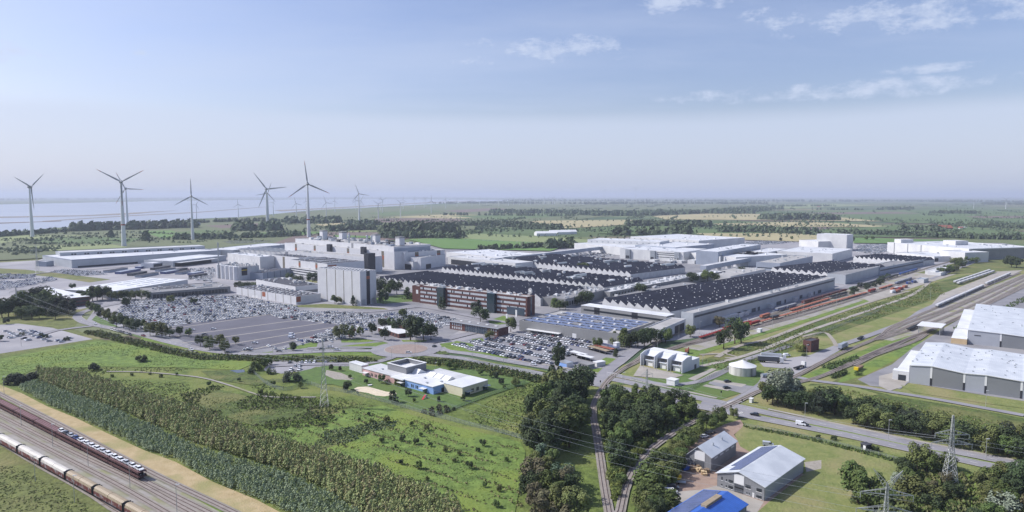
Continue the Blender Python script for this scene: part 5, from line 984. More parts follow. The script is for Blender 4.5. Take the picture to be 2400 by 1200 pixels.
# cars on roads
for i, (x, y, b_, c_, lb) in enumerate(((958, 829, 0, 'white', 'white car driving round the near side of the roundabout'), (1250, 857, -36, 'light grey', 'pale car on the upper carriageway beside the right-hand car park'), (535, 829, -5, 'dark grey', 'dark grey car behind trees on the curving road'), (584, 823, -3, 'dark grey', 'dark car on the road below the large car park'),
        (655, 826, 2, 'black', 'black car on the road just left of the verge'), (755, 821, 2, 'black', 'black car on the road behind the lattice mast'), (790, 822, 2, 'white', 'white car on the road just right of the lattice mast'), (774, 815, 2, 'white', 'white car on the upper road behind the lattice mast'),
        (222, 761, -30, 'white', 'white car at the road bend on the left'), (336, 789, -35, 'red', 'red car on the road along the large car park'), (448, 822, -35, 'white', 'white car alone on the curving road'), (1018, 814, 70, 'dark grey', 'dark car entering the roundabout from the gatehouse'),
        (450, 775, 20, 'white', 'white car alone on the empty asphalt, nearest the left trees'), (500, 773, 15, 'white', 'white car alone in the middle of the empty asphalt'), (480, 786, 40, 'dark grey', 'dark car on the lower empty asphalt'), (598, 806, 0, 'white', 'white car at the right end of the empty asphalt'),
        (1703, 912, 15, 'dark grey', 'dark car in the lower parking bay beside the white road strip'), (1705, 897, 15, 'black', 'black car in the upper parking bay below the round tank'), (1895, 812, 10, 'dark grey', 'dark car parked beside the small brick signal house'), (1800, 887, 20, 'dark grey', 'dark green car beside the tank road'))):
    g0 = G(x, y); inst('car', car_mesh(c_), (g0.x, g0.y, ZS), R_(b_), label=lb, category='car')
for i in range(7): g0 = G(262+i*7, 774.5+i*1.9); inst('car', car_mesh(['white', 'white', 'silver', 'dark grey', 'black', 'silver', 'dark grey'][i]), (g0.x, g0.y, ZS), R_(-36), label='%s car, %s in the kerbside queue along the curving road' % (['white', 'white', 'silver', 'dark grey', 'black', 'silver', 'dark grey'][i], ordw(i+1)), category='car', group='cars parked along the kerb')
for (x, y, b_, c_, v_, lb) in ((1768, 975, 145, 'black', False, 'black car driving on the near carriageway by the level crossing'), (1877, 998, -33, 'white', True, 'white van driving on the main road beyond the lawn'), (1885, 999, -33, 'dark grey', False, 'dark car just in front of the white van on the main road'),
        (1573, 1159, -5, 'white', True, 'white van parked third up beside the hedge at the bottom'), (1577, 1149, -12, 'dark grey', True, 'grey pickup with yellow bar parked behind the white van'), (1566, 1174, -6, 'black', False, 'black car parked between the white van and the red car'), (1565, 1184, -3, 'red', False, 'red car parked at the bottom beside the hedge'),
        (1651, 1027, 30, 'white', False, 'white car parked behind the small grey shed'), (1660, 1020, 30, 'black', False, 'black car parked next to the white one behind the small shed'), (1667, 1017, 30, 'dark grey', False, 'dark grey car parked farthest behind the small grey shed'), (1800, 1047, -20, 'silver', True, 'silver pickup behind the solar roofed workshop'),
        (1844, 836, 5, 'white', True, 'white van parked right of the two lorries'), (684, 787, -5, 'white', True, 'upper white camper van on the car park'), (683, 793, -5, 'white', True, 'lower white camper van on the car park')):
    g0 = G(x, y); near_car(g0.x, g0.y, ZS, R_(b_), c_, lb, van=v_)
def truck(x, y, brg, label, box='wall_dark', L=13, cab=True, boxon=True, cabc='metal_white'):
    g0 = G(x, y); r = empty('lorry', (g0.x, g0.y, ZS), R_(brg), label, 'lorry')
    if boxon: MB().box(0, -1.25, 1.2, L, 1.25, 4.0, box, 'metal_light').build('trailer_box', r)
    MB().box(0, -1.1, .8, L+(2.5 if cab else 0), 1.1, 1.19, 'black').build('chassis', r)
    if cab: MB().extr([(L+.6, .5), (L+2.9, .5), (L+2.9, 2.1), (L+2.5, 3.4), (L+.6, 3.6)][::-1], 'y', -1.2, 1.2, cabc).build('cab', r); MB().box(L+2.7, -1.05, 1.9, L+2.95, 1.05, 2.8, 'window_dark').build('windscreen', r)
    for wx_ in ([1.5, 2.8, 4.1] + ([L-.5, L+2.1] if cab else [])):
        for wy_ in (-1, 1): MB().tube((wx_, wy_-.15, .5), (wx_, wy_+.15, .5), .5, .5, 10, 'tyre').build('wheel', r)
truck(1776, 849, -15, 'dark curtained lorry with white cab, nearer of the two parked side by side', 'wall_dark')
truck(1783, 842, -15, 'white curtained lorry with white cab, farther of the two parked side by side', 'metal_white')
truck(1968, 822, 48, 'grey box trailer lorry heading up the yard beside the rails', 'wall_blue_grey')
truck(1862, 868, 40, 'flatbed lorry with white cab beside the near rails', boxon=False, L=10)
truck(2012, 668+130, 50, 'flat maintenance wagon standing at the canopy', boxon=False, L=12, cab=False)
for i, (x, y, m_) in enumerate(((2091, 688, 'metal_white'), (2103, 686, 'wagon_orange'), (2110, 681, 'wagon_red'), (2120, 676, 'wagon_orange'), (2092, 682, 'wagon_orange'), (2128, 667, 'paint_blue'), (2140, 664, 'paint_blue'), (2100, 680, 'metal_white'))):
    g0 = G(x, y); r = empty('machine', (g0.x, g0.y, ZS-.1), R_(40), ['white', 'orange', 'red', 'orange', 'orange', 'blue', 'blue', 'white'][i]+' track machine or container on the pale yard, '+ordw(i+1)+' listed from the front', 'machine', 'machines on the pale railway yard')
    MB().box(0, 0, .3, 9, 2.6, 3.0, m_).build('body', r); MB().box(9.01, .2, .3, 11, 2.4, 2.4, 'metal_grey').build('cab', r)
g0 = G(2018, 868); g0 = G(2008, 870); r = empty('maintenance_wagon', (g0.x, g0.y, ZS), R_(46), 'yellow and rusty small flat wagon on the siding', 'wagon'); MB().box(0, -1.3, .9, 9, 1.3, 1.9, 'wood_heap').build('deck', r); MB().box(-2.2, -1.2, .6, -.01, 1.2, 2.3, 'plastic_yellow').build('cab', r); MB().box(.5, -1, .2, 1.4, 1, .89, 'tyre').box(7.5, -1, .2, 8.4, 1, .89, 'tyre').build('axles', r)
g0 = G(1610, 828); r = empty('digger', (g0.x, g0.y, ZS), 1, 'small orange-red digger on the gravel behind the transformer building', 'digger'); MB().box(-1.6, -1.2, 0, 1.6, 1.2, .8, 'tyre').build('tracks', r); MB().box(-1.4, -1.1, .81, 1.0, 1.1, 2.6, 'wagon_orange').build('body', r); MB().tube((1, 0, 1.5), (3.4, 0, 3.2), .25, .2, 6, 'wagon_red').tube((3.4, 0, 3.2), (4.6, 0, .8), .2, .25, 6, 'wagon_red').build('arm', r)
# timber stacks, bins at the estate
for i, (x, y, m_, a_) in enumerate(((1622, 1104, 'wood_heap', 2.6), (1631, 1100, 'wood_heap', 3), (1640, 1106, 'tan_wall', 2.2), (1656, 1108, 'wood_heap', 2.2), (1650, 1115, 'tan_wall', 1.8))):
    g0 = G(x, y); r = empty('pallet_stack', (g0.x, g0.y, ZS), R_(20*i), 'heap of wood and pallets before the small grey shed, '+ordw(i+1)+' from the left', 'pallets', 'wood heaps before the shed'); rnd = random.Random(i); q = MB()
    for k_ in range(9): xx, yy, z0 = rnd.uniform(-a_, a_)*.5, rnd.uniform(-a_, a_)*.4, 0; q.box(xx-.6, yy-.5, z0, xx+.6+k_*.01, yy+.5+k_*.013, z0+rnd.uniform(.4, 1.5), m_)
    q.build('timber', r)
g0 = G(1606, 1104); r = empty('waste_container', (g0.x, g0.y, ZS), .4, 'blue waste container left of the wood heaps', 'container'); MB().extr([(-1.3, .2), (1.3, .2), (1.6, 1.5), (-1.6, 1.5)][::-1], 'y', -.9, .9, 'plastic_blue').build('skip', r); MB().box(-1.5, -.85, 1.51, 1.5, .85, 1.6, 'paint_blue').build('lid', r)
g0 = G(1591, 1127); r = empty('yellow_reel', (g0.x, g0.y, ZS), .4, 'round yellow cable reel beside the hedge', 'reel'); MB().tube((0, -.3, 1.1), (0, -.1, 1.1), 1.1, 1.1, 16, 'plastic_yellow').tube((0, .1, 1.1), (0, .3, 1.1), 1.1, 1.1, 16, 'plastic_yellow').tube((0, -.1, 1.1), (0, .1, 1.1), .7, .7, 12, 'black').build('reel', r)
g0 = G(1592, 1135); r = empty('trailer', (g0.x, g0.y, ZS), R_(-15), 'empty flat grey car trailer below the yellow reel', 'trailer'); MB().box(-2, -1, .5, 2.4, 1, .75, 'metal_light').build('bed', r); MB().tube((-.2, -1.1, .3), (-.2, 1.1, .3), .3, .3, 8, 'tyre').build('axle', r)
# ------------------------------------------------------------------ trains
def w_carrier(r):
    MB().box(-12.6, -1.35, 1.0, 12.6, 1.35, 1.35, 'wagon_brown').build('lower_deck', r); d = MB(); d.box(-12.6, -1.45, 3.0, 12.6, 1.45, 3.15, 'wagon_deck')
    for y in (-1.3, -.45, .45, 1.3): d.box(-12.5, y-.09, 3.151, 12.5, y+.09, 3.3, 'wagon_brown')
    d.build('upper_deck', r); q = MB()
    for i in range(11):
        for y in (-1.5, 1.38): x = -12.4+i*2.45; q.box(x, y, 1.351, x+.16, y+.12, 2.999, 'wagon_brown')
    q.build('posts', r); s = MB()
    for y in (-1.6, 1.5): s.box(-12.6, y, .9, 12.6, y+.1, 1.7, 'wagon_brown').box(-12.6, y, 2.7, 12.6, y+.1, 3.4, 'wagon_brown')
    s.build('side_rails', r); wheels(r, 12.6)
def wheels(r, L):
    q = MB()
    for x in (-L+1.5, -L+3.3, L-3.3, L-1.5):
        for y in (-.75, .75): q.tube((x, y-.08, .45), (x, y+.08, .45), .45, .45, 10, 'black')
    q.build('wheels', r)
def w_covered(top):
    def f(r):
        MB().box(-11, -1.3, .8, 11, 1.3, 1.2, 'black').build('frame', r); pr = [(-1.5, 1.25), (1.5, 1.25), (1.5, 3.0), (1.2, 3.75), (.5, 4.15), (-.5, 4.15), (-1.2, 3.75), (-1.5, 3.0)]
        for a, c in ((-10.7, -.15), (.15, 10.7)):
            MB().extr([(-1.5, 1.21), (1.5, 1.21), (1.5, 2.9), (-1.5, 2.9)][::-1], 'x', a, c, 'wagon_side').build('side', r); MB().extr([(1.52, 2.91), (1.25, 3.75), (.5, 4.2), (-.5, 4.2), (-1.25, 3.75), (-1.52, 2.91)], 'x', a, c, top).build('hood', r)
        for a in (-11, 10.72): MB().box(a, -1.55, 1.21, a+.28, 1.55, 3.9, 'stair_dark').build('end_wall', r)
        wheels(r, 11)
    return f
def w_flat(m_, L=13, load=None, hgt=.5):
    def f(r):
        MB().box(-L, -1.45, 1.0, L, 1.45, 1.0+hgt, m_).build('deck', r)
        q = MB()
        for i in range(6):
            for y in (-1.5, 1.4): q.box(-L+i*(2*L-.3)/5, y, 1.01, -L+i*(2*L-.3)/5+.25, y+.1, 2.4, m_)
        q.build('stakes', r)
        if load: MB().box(-L+.4, -1.3, 1.01+hgt, L-.4, 1.3, 2.9, load).build('load', r)
        wheels(r, L)
    return f
PROTO = {}
def train(key, fn, a, b_, step, label, group, name='rail_wagon', zt=None, n=None):
    A, Bq = G(*a), G(*b_); d = (Bq-A); ln = d.length; d.normalize(); k_ = n or int(ln/step); an = math.atan2(d.y, d.x); out = []
    for i in range(k_):
        p = A+d*(step*(i+.5)); r = empty(name, (p.x, p.y, ZS+.15), an, label % ordw(i+1), 'railway wagon', group)
        if key not in PROTO: fn(r); PROTO[key] = r
        else:
            for ch in PROTO[key].children: inst(ch.name.split('.')[0], ch.data, (0, 0, 0), parent=r)
        out.append(r)
    return out
bA = G(336, 1128); bB = G(155, 1036); dB = (bB-bA).normalized()
# brown car carriers: curve approximated by two straight runs
cs = train('carrier', w_carrier, (336, 1128), (155, 1036), 26, 'brown two-deck car carrier wagon loaded with cars, %s from the front end of its train', 'brown car carrier wagons', 'car_carrier_wagon', n=3)
pe = bA+dB*78
def px_of(p):
    z_ = 0; dep = p.y*math.cos(P)+H*math.sin(P); up = p.y*math.sin(P)-H*math.cos(P); return 1200+F*p.x/dep, 600-F*up/dep
train('carrier', None, px_of(pe), (-90, 908), 26, 'empty brown two-deck car carrier wagon, %s behind the loaded ones', 'brown car carrier wagons', 'car_carrier_wagon', n=7)
k_ = 0
for r in cs:
    for j in range(5):
        c_ = ['white', 'white', 'silver', 'white', 'white', 'white', 'light grey', 'white', 'white', 'white', 'white', 'blue', 'silver', 'dark grey', 'white'][k_ % 15]; k_ += 1
        p = Vector((r.location.x, r.location.y)) + dB*(-10.2+j*5.05); near_car(p.x, p.y, ZS+.15+3.3, math.atan2(dB.y, dB.x)+math.pi, c_, c_+' car on the upper deck of the brown train, '+ordw(k_)+' from the front end', 'cars carried on the brown train')
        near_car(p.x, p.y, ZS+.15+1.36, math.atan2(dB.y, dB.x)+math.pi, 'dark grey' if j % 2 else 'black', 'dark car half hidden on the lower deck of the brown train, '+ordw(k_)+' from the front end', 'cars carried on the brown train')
train('cov_white', w_covered('tarp_white'), (163, 1130), (-80, 996), 23.2, 'covered wagon with dirty white hood and graffiti sides, %s to the left of the tan ones', 'covered hood wagons', 'covered_wagon')
train('cov_tan', w_covered('tarp_tan'), (163, 1130), (345, 1232), 23.2, 'covered wagon with ribbed tan hood, %s to the right of the white ones', 'covered hood wagons', 'covered_wagon', n=4)
SEG = [('wagon_orange', None, (1782, 758), (2032, 688), 'orange flat wagon on the near line of the works sidings, %s from the left', 12), ('wagon_red', 'wagon_red', (2036, 687), (2062, 679), 'red wagon after the orange ones on the near line, %s from the left', 10), ('wagon_orange', None, (2062, 679), (2097, 668), 'pale orange flat wagon beyond the red ones, %s from the left', 11), ('wagon_blue', 'wagon_grey', (2099, 667), (2145, 652), 'blue-grey wagon at the far end of the near line, %s from the left', 11),
       ('wagon_orange', 'wagon_orange', (1782, 748), (1818, 737), 'loaded orange wagon on the middle line, %s from the left', 9), ('wagon_orange', None, (1852, 730), (1945, 702), 'orange flat wagon on the middle line, %s from the left', 12), ('wagon_grey', 'black', (1946, 701), (1985, 690), 'dark loaded wagon on the middle line, %s from the left', 11),
       ('wagon_red', None, (1695, 774), (1780, 751), 'dark red flat wagon near the trees on the middle line, %s from the left', 11), ('wagon_red', 'wagon_red', (1755, 766), (1785, 757), 'red loaded wagon on the near line, %s from the left', 9),
       ('wagon_blue', 'wagon_grey', (1818, 731), (1875, 715), 'wagon with pale loads on the far line, %s from the left', 11), ('wagon_red', 'wagon_brown', (1880, 713), (1990, 681), 'brown-red wagon on the far line, %s from the left', 12), ('wagon_green', 'wagon_green', (1992, 681), (2010, 676), 'green covered wagon on the far line, %s from the left', 8), ('black', 'stair_dark', (2012, 675), (2105, 647), 'dark wagon beyond the green one, %s from the left', 11), ('wagon_blue', 'wagon_blue', (2108, 646), (2150, 634), 'blue wagon at the far end of the far line, %s from the left', 10),
       ('wagon_red', None, (1640, 796), (1708, 774), 'rusty red flat wagon among the trees, %s from the left', 11), ('black', 'stair_dark', (1805, 751), (1835, 743), 'black tank-like wagon beside the near line, %s from the left', 7)]
for i, (m_, l_, a_, c_, lb, L_) in enumerate(SEG): train('seg%s%s%d' % (m_, l_, L_), w_flat(m_, L_, l_), a_, c_, 2*L_+1.6, lb, 'wagons on the works sidings')
train('covgrey', w_flat('wagon_grey', 9, 'roof_pale', .6), (2194, 722), (2306, 672), 19.5, 'pale grey covered wagon of the near row on the pale platform, %s from the left', 'pale wagons at the platform')
train('covgrey', None, (2310, 669), (2372, 642), 19.5, 'pale grey covered wagon of the far row, %s from the left', 'pale wagons at the platform')
train('covgrey', None, (2236, 665), (2322, 636), 19.5, 'pale grey covered wagon behind the platform, front line, %s from the left', 'pale wagons at the platform')
train('covgrey', None, (2244, 668), (2332, 638), 19.5, 'pale grey covered wagon behind the platform, second line, %s from the left', 'pale wagons at the platform')
train('flatblack', w_flat('black', 9), (2128, 777), (2165, 760), 19.5, 'low dark flat wagon left of the white canopy, %s from the left', 'dark flat wagons at the canopy')
# ================================================================== TREES
def crown_mb(seed, m, n=900, leaf=.075, shape='broad', lobes=14):
    rnd = random.Random(seed); mb = MB(); L = []
    for i in range(lobes):
        t_ = rnd.random(); a = rnd.uniform(0, 6.283)
        if shape == 'broad': z = .34+.5*t_; rr = .30*math.sqrt(max(0, 1-((z-.58)/.42)**2)); s = rnd.uniform(.13, .22)
        elif shape == 'tall': z = .2+.68*t_; rr = .2*math.sqrt(max(0, 1-((z-.5)/.52)**2)); s = rnd.uniform(.10, .17)
        elif shape == 'cone': z = .1+.8*t_; rr = .24*(1-z); s = .05+.17*(1-z)
        else: z = .15+.5*t_; rr = .36*math.sqrt(max(0, 1-(z/.95)**2)); s = rnd.uniform(.15, .24)
        L.append((Vector((rr*math.cos(a), rr*math.sin(a), z)), s))
    for i in range(n):
        c, s = rnd.choice(L); d = Vector((rnd.gauss(0, 1), rnd.gauss(0, 1), rnd.gauss(.25, 1))).normalized(); p = c+d*s*rnd.uniform(.72, 1.05)
        if p.z < .02: p.z = .02
        nn = (d+Vector((rnd.uniform(-.8, .6), rnd.uniform(-.6, .6), rnd.uniform(-.2, 1.1)))).normalized(); u = nn.orthogonal().normalized(); w_ = nn.cross(u); an = rnd.uniform(0, 3.14); u, w_ = u*math.cos(an)+w_*math.sin(an), w_*math.cos(an)-u*math.sin(an); h_ = leaf*rnd.uniform(.45, .85)
        mb.poly([p+u*h_, p+w_*h_*.7, p-u*h_, p-w_*h_*.7+nn*h_*.3], m)
    return mb
TM = {}
def tree_mesh(shape, m, var):
    k_ = (shape, m, var)
    if k_ not in TM: TM[k_] = crown_mb(hash(shape+m) % 1000*0+var*17+len(m)*3+len(shape), 'leaf_'+m, {'bush': 1000, 'cone': 1300}.get(shape, 1900), {'bush': .075, 'cone': .055}.get(shape, .057), shape, {'cone': 26, 'tall': 18}.get(shape, 16)).mesh('crown_'+shape)
    return TM[k_]
tk = MB(); tk.tube((0, 0, 0), (.005, .01, .30), .028, .02, 7, 'bark').tube((.005, .01, .3), (.02, -.02, .62), .02, .009, 6, 'bark')
for a in range(5): tk.tube((.005, .01, .27+.03*a), (.2*math.cos(a*2.4), .2*math.sin(a*2.4), .5+.04*a), .011, .004, 5, 'bark')
TRUNK = tk.mesh('trunk')
def tree(x, y, h_, w_, shape, m, label, group=None, var=None, rnd=random):
    var = rnd.randrange(4) if var is None else var; ws = w_/({'broad': .86, 'tall': .56, 'cone': .5, 'bush': 1.0}[shape]); rz = rnd.uniform(0, 6.28)
    if shape == 'bush': return inst('bush', tree_mesh(shape, m, var), (x, y, -.1), rz, (ws, ws, h_/.82), label=label, category='bush', **({'group': group} if group else {}))
    kd = 'conifer' if shape == 'cone' else 'sapling' if group and group.startswith('young') else 'tree'
    r = empty(kd, (x, y), rz, label, kd, group); zs = h_/(.98 if shape != 'cone' else .96)
    inst('crown', tree_mesh(shape, m, var), (0, 0, 0), 0, (ws, ws, zs), r); inst('trunk', TRUNK, (0, 0, 0), 0, (zs, zs, zs), r); return r
DESC = {'mid': 'mid green', 'dark': 'dark green', 'olive': 'olive green', 'yellow': 'yellow-green', 'blue': 'blue-green', 'silver': 'silvery', 'brownish': 'brownish', 'black': 'very dark'}
SH = {'broad': 'round crowned tree', 'tall': 'tall narrow tree', 'cone': 'conifer', 'bush': 'bush'}
def row_trees(lst, where, group, shape='broad', m=('mid', 'dark'), wr=.8):
    rnd = random.Random(len(lst)*7); lst = sorted(lst)
    for i, q in enumerate(lst):
        x, y, hp = q[:3]; s_ = q[3] if len(q) > 3 else shape; g0 = G(x, y); dep = g0.y*math.cos(P)+H*math.sin(P); h_ = hp*dep/F*1.02; w_ = (q[4] if len(q) > 4 else wr)*h_; mm = q[5] if len(q) > 5 else rnd.choice(m)
        tree(g0.x, g0.y, h_, w_, s_, mm, '%s %s, %s from left %s' % (DESC[mm], SH[s_], ordw(i+1), where), group, rnd=rnd)
row_trees([(231, 737, 24), (248, 750, 26), (262, 758, 28), (273, 767, 34), (290, 771, 32), (303, 776, 30), (318, 777, 28), (352, 787, 32), (366, 789, 36), (380, 792, 34), (398, 790, 26), (422, 787, 22), (443, 790, 20), (470, 812, 28), (492, 820, 33), (515, 812, 28), (527, 825, 30), (553, 808, 20), (330, 771, 24)], 'along the lower left edge of the large car park', 'trees along the large car park', m=('dark', 'mid', 'olive'))
row_trees([(686, 822, 20, 'tall'), (795, 795, 34, 'broad', .9, 'olive'), (820, 794, 34, 'broad', .8, 'olive'), (845, 788, 22), (872, 783, 26), (897, 770, 24, 'broad', .9, 'dark'), (915, 768, 24), (930, 778, 30), (902, 797, 30), (962, 798, 56, 'broad', .85, 'dark'), (975, 790, 50, 'broad', .8, 'dark'), (993, 798, 46, 'broad', 1.0, 'dark'), (1010, 797, 36, 'broad', .9, 'dark'), (1126, 755, 34, 'broad', 1.15, 'dark'), (1197, 778, 34, 'broad', .75, 'mid'), (1147, 791, 18, 'bush', 1.4, 'olive'), (945, 742, 20, 'broad', 1, 'mid')], 'between the car parks and the roundabout', 'trees around the roundabout')
row_trees([(1310, 849, 46, 'tall', .6, 'dark'), (1400, 816, 27, 'broad', .9, 'mid'), (1444, 836, 20, 'cone', .6, 'dark'), (1440, 806, 30, 'cone', .6, 'olive'), (1462, 812, 48, 'cone', .55, 'mid'), (1478, 815, 36, 'broad', .9, 'dark'), (1495, 815, 40, 'broad', .9, 'dark'), (1510, 812, 44, 'broad', .9, 'dark'), (1525, 806, 36, 'broad', 1, 'dark'), (1540, 802, 30, 'broad', 1, 'dark'), (1560, 803, 34, 'broad', .9, 'mid'), (1618, 790, 28, 'broad', .85, 'olive'), (1687, 766, 26, 'broad', .95, 'brownish'), (1696, 818, 46, 'broad', .75, 'dark'), (1722, 806, 58, 'broad', .75, 'dark'), (1737, 804, 54, 'broad', .7, 'mid')], 'between the solar roofed hall and the big pair by the railway', 'trees by the solar hall and railway')
row_trees([(785, 712, 22, 'broad', .9, 'mid'), (794, 712, 16, 'broad', .9, 'yellow'), (828, 716, 24, 'cone', .5, 'dark'), (890, 690, 38, 'broad', .9, 'dark'), (905, 695, 30, 'broad', .9), (930, 690, 34, 'broad', .8), (918, 680, 26), (955, 700, 28, 'cone', .7, 'dark'), (972, 704, 26), (898, 712, 28, 'broad', .9, 'dark'), (1033, 725, 30, 'cone', .35, 'dark'), (1040, 727, 30, 'cone', .35, 'dark'), (1112, 730, 22, 'broad', .8, 'black'), (1122, 728, 26, 'cone', .5, 'black'), (1148, 682, 20, 'cone', .9, 'dark')], 'around the tall windowless block and brick offices', 'trees around the offices')
row_trees([(1290, 712, 16), (1300, 720, 24, 'cone', .8), (1312, 726, 24), (1325, 726, 20), (1375, 712, 30, 'broad', 1.2, 'dark'), (1352, 716, 22), (1500, 690, 26, 'broad', 1.1, 'dark'), (1622, 664, 26, 'broad', 1.1, 'dark'), (1658, 660, 26, 'broad', 1.1, 'mid'), (1675, 660, 20, 'broad', 1.1), (1366, 640, 24, 'broad', 1.2, 'mid'), (1738, 640, 16, 'broad', 1.1, 'dark'), (1800, 632, 18, 'broad', 1.2, 'olive'), (1790, 627, 16, 'broad', 1.2, 'dark')], 'in the courtyards of the sawtooth halls', 'courtyard trees')
row_trees([(1100, 650, 9, 'bush', 1.6), (1120, 653, 9, 'bush', 1.6), (1135, 655, 9, 'bush', 1.8, 'olive'), (1210, 663, 9, 'bush', 2), (1240, 667, 9, 'bush', 2), (1275, 670, 10, 'bush', 1.8, 'mid'), (1295, 672, 10, 'bush', 1.8, 'mid'), (1215, 625, 7, 'bush', 1.6), (1233, 628, 7, 'bush', 1.6), (1440, 647, 6, 'bush', 2, 'yellow')], 'between the sawtooth rows', 'courtyard bushes', 'bush')
row_trees([(560, 672, 14, 'bush', 1.6, 'dark'), (575, 674, 13, 'bush', 2, 'dark'), (600, 672, 13, 'bush', 2, 'mid'), (615, 668, 14, 'bush', 2, 'mid'), (640, 662, 12, 'bush', 2, 'mid'), (700, 660, 15, 'bush', 1.6, 'dark'), (733, 664, 26, 'broad', 1.0, 'dark'), (755, 664, 22, 'broad', 1.2, 'dark'), (680, 652, 13, 'bush', 1.6)], 'behind the long low workshops', 'shrubs behind the workshops')
row_trees([(5, 745, 40), (20, 742, 45), (35, 736, 38), (52, 720, 40), (66, 732, 52), (80, 735, 44), (95, 722, 50), (108, 738, 42), (120, 726, 48), (132, 732, 36), (146, 734, 40), (160, 738, 36), (50, 748, 30), (75, 748, 32), (92, 746, 26), (205, 712, 28), (217, 706, 34), (228, 704, 34), (240, 702, 32), (250, 698, 26), (262, 704, 22, 'broad', .9, 'olive'), (278, 704, 22, 'broad', .9, 'olive'), (292, 703, 22), (305, 702, 22, 'broad', .9, 'olive'), (318, 703, 22, 'broad', .9, 'olive'), (332, 702, 22, 'broad', .9, 'olive'), (345, 702, 20), (298, 720, 24, 'broad', .9, 'dark'), (222, 733, 22), (212, 725, 20), (237, 745, 18), (400, 710, 18, 'broad', 1, 'olive'), (455, 714, 16), (170, 678, 14, 'broad', 1, 'dark'), (190, 700, 20), (130, 748, 30), (15, 760, 14)], 'of the grove around the white roofed brick administration building', 'grove on the left', 'broad', ('dark', 'mid', 'dark', 'black'), .95)
row_trees([(95, 790, 10, 'bush', 1.3), (106, 792, 9, 'bush', 1.3), (52, 786, 9, 'bush', 1.4), (156, 798, 10, 'bush', 1.4), (2, 800, 16, 'broad', .9), (221, 868, 18, 'bush', 1.4, 'black'), (331, 848, 17, 'bush', 1.5, 'black'), (28, 900, 24, 'bush', 1.4, 'black'), (42, 900, 26, 'bush', 1.3, 'black'), (58, 902, 26, 'bush', 1.3, 'black'), (70, 898, 24, 'bush', 1.4, 'black'), (80, 893, 22, 'bush', 1.4, 'black'), (685, 893, 24, 'bush', 1.7, 'black'), (263, 884, 8, 'bush', 1), (309, 881, 8, 'bush', 1), (352, 878, 7, 'bush', 1), (377, 884, 9, 'bush', 1), (414, 879, 7, 'bush', 1), (600, 868, 22, 'bush', 1, 'mid'), (612, 862, 26, 'bush', 1, 'mid'), (625, 856, 24, 'bush', 1, 'mid'), (590, 876, 14, 'bush', 1.4, 'dark'), (635, 876, 14, 'bush', 1.6, 'dark'), (2065, 873, 0.1), (2012, 880, 10, 'bush', 2)], 'of the solitary shrubs in the left meadow', 'solitary shrubs', 'bush')
KG = [(825, 848+10, 12), (776, 868, 14), (797, 870, 12), (820, 888, 10), (815, 915, 22), (809, 918, 16), (838, 925, 8), (895, 898, 20, 'broad', .9, 'mid'), (905, 902, 12), (858, 900, 12), (930, 905, 14, 'broad', .8, 'yellow'), (957, 930, 20), (920, 943, 28, 'tall', .5, 'dark'), (927, 946, 22, 'tall', .6, 'dark'), (971, 943, 10), (1028, 942, 14, 'tall', .6), (1085, 940, 16), (1162, 888, 16), (1175, 902, 16), (1209, 905, 20, 'broad', 1.1, 'olive'), (1182, 912, 10), (1030, 860, 16, 'tall', .5), (1052, 866, 20, 'broad', .9, 'mid'), (1068, 866, 14), (1127, 880, 16), (1152, 886, 16), (705, 910, 16)]
row_trees(KG, 'of the young trees on the kindergarten lawn', 'young kindergarten trees', 'broad', ('dark', 'mid', 'black'), .8)
row_trees([(x, y, h_) for x, y, h_ in ((975, 1042, 16), (981, 1100, 20), (887, 1099, 16), (1131, 1047, 18), (1000, 1010, 16), (987, 1024, 12), (944, 1035, 16), (895, 1038, 14), (907, 991, 16), (872, 992, 12), (842, 986, 8), (1009, 1048, 12), (1044, 1060, 14), (1076, 1068, 12), (1120, 1060, 12), (1152, 1068, 12), (1187, 1083, 12), (1065, 1084, 12), (1027, 1082, 9), (941, 1090, 14), (1100, 1100, 20), (1002, 1128, 12), (1164, 1190, 20), (966, 999, 12), (927, 1050, 9), (1137, 1143, 14), (1170, 1153, 16), (745, 985, 12), (760, 1000, 10), (700, 940, 12), (660, 938, 10), (865, 975, 10), (805, 970, 9), (560, 895, 10), (640, 905, 14), (610, 925, 14), (490, 905, 12))], 'of the young fruit trees in the bright orchard meadow', 'young orchard trees', 'broad', ('mid', 'dark', 'olive'), .85)
# woods that stand around the tracks: every tree on its own
def grove(pts, n, hr, where, group, m, shapes=('broad',), seed=1, mind=4.5, wr=(.7, 1.0)):
    poly = [G(*p) for p in pts]; rnd = random.Random(seed); xs = [p.x for p in poly]; ys = [p.y for p in poly]; out = []; tr_ = 0
    while len(out) < n and tr_ < 6000:
        tr_ += 1; p = Vector((rnd.uniform(min(xs), max(xs)), rnd.uniform(min(ys), max(ys))))
        if inpoly(p, poly) and all((p-q).length > mind for q in out): out.append(p)
    out.sort(key=lambda p: p.x/p.y)
    for i, p in enumerate(out):
        h_ = rnd.uniform(*hr); s_ = rnd.choice(shapes); mm = rnd.choice(m); tree(p.x, p.y, h_, h_*rnd.uniform(*wr)*(.65 if s_ in ('tall', 'cone') else 1)*(1.5 if s_ == 'bush' else 1), s_, mm, '%s %s, %s from left %s' % (DESC[mm], SH[s_], ordw(i+1), where), group, rnd=rnd)
grove([(1243, 1060), (1250, 990), (1275, 935), (1300, 912), (1370, 915), (1378, 945), (1355, 985), (1368, 1010), (1330, 1055), (1280, 1080)], 32, (12, 17), 'of the wood left of the straight track', 'wood left of the straight track', ('dark', 'mid', 'olive', 'dark', 'dark'), ('broad', 'broad', 'tall'), 2, 4.0)
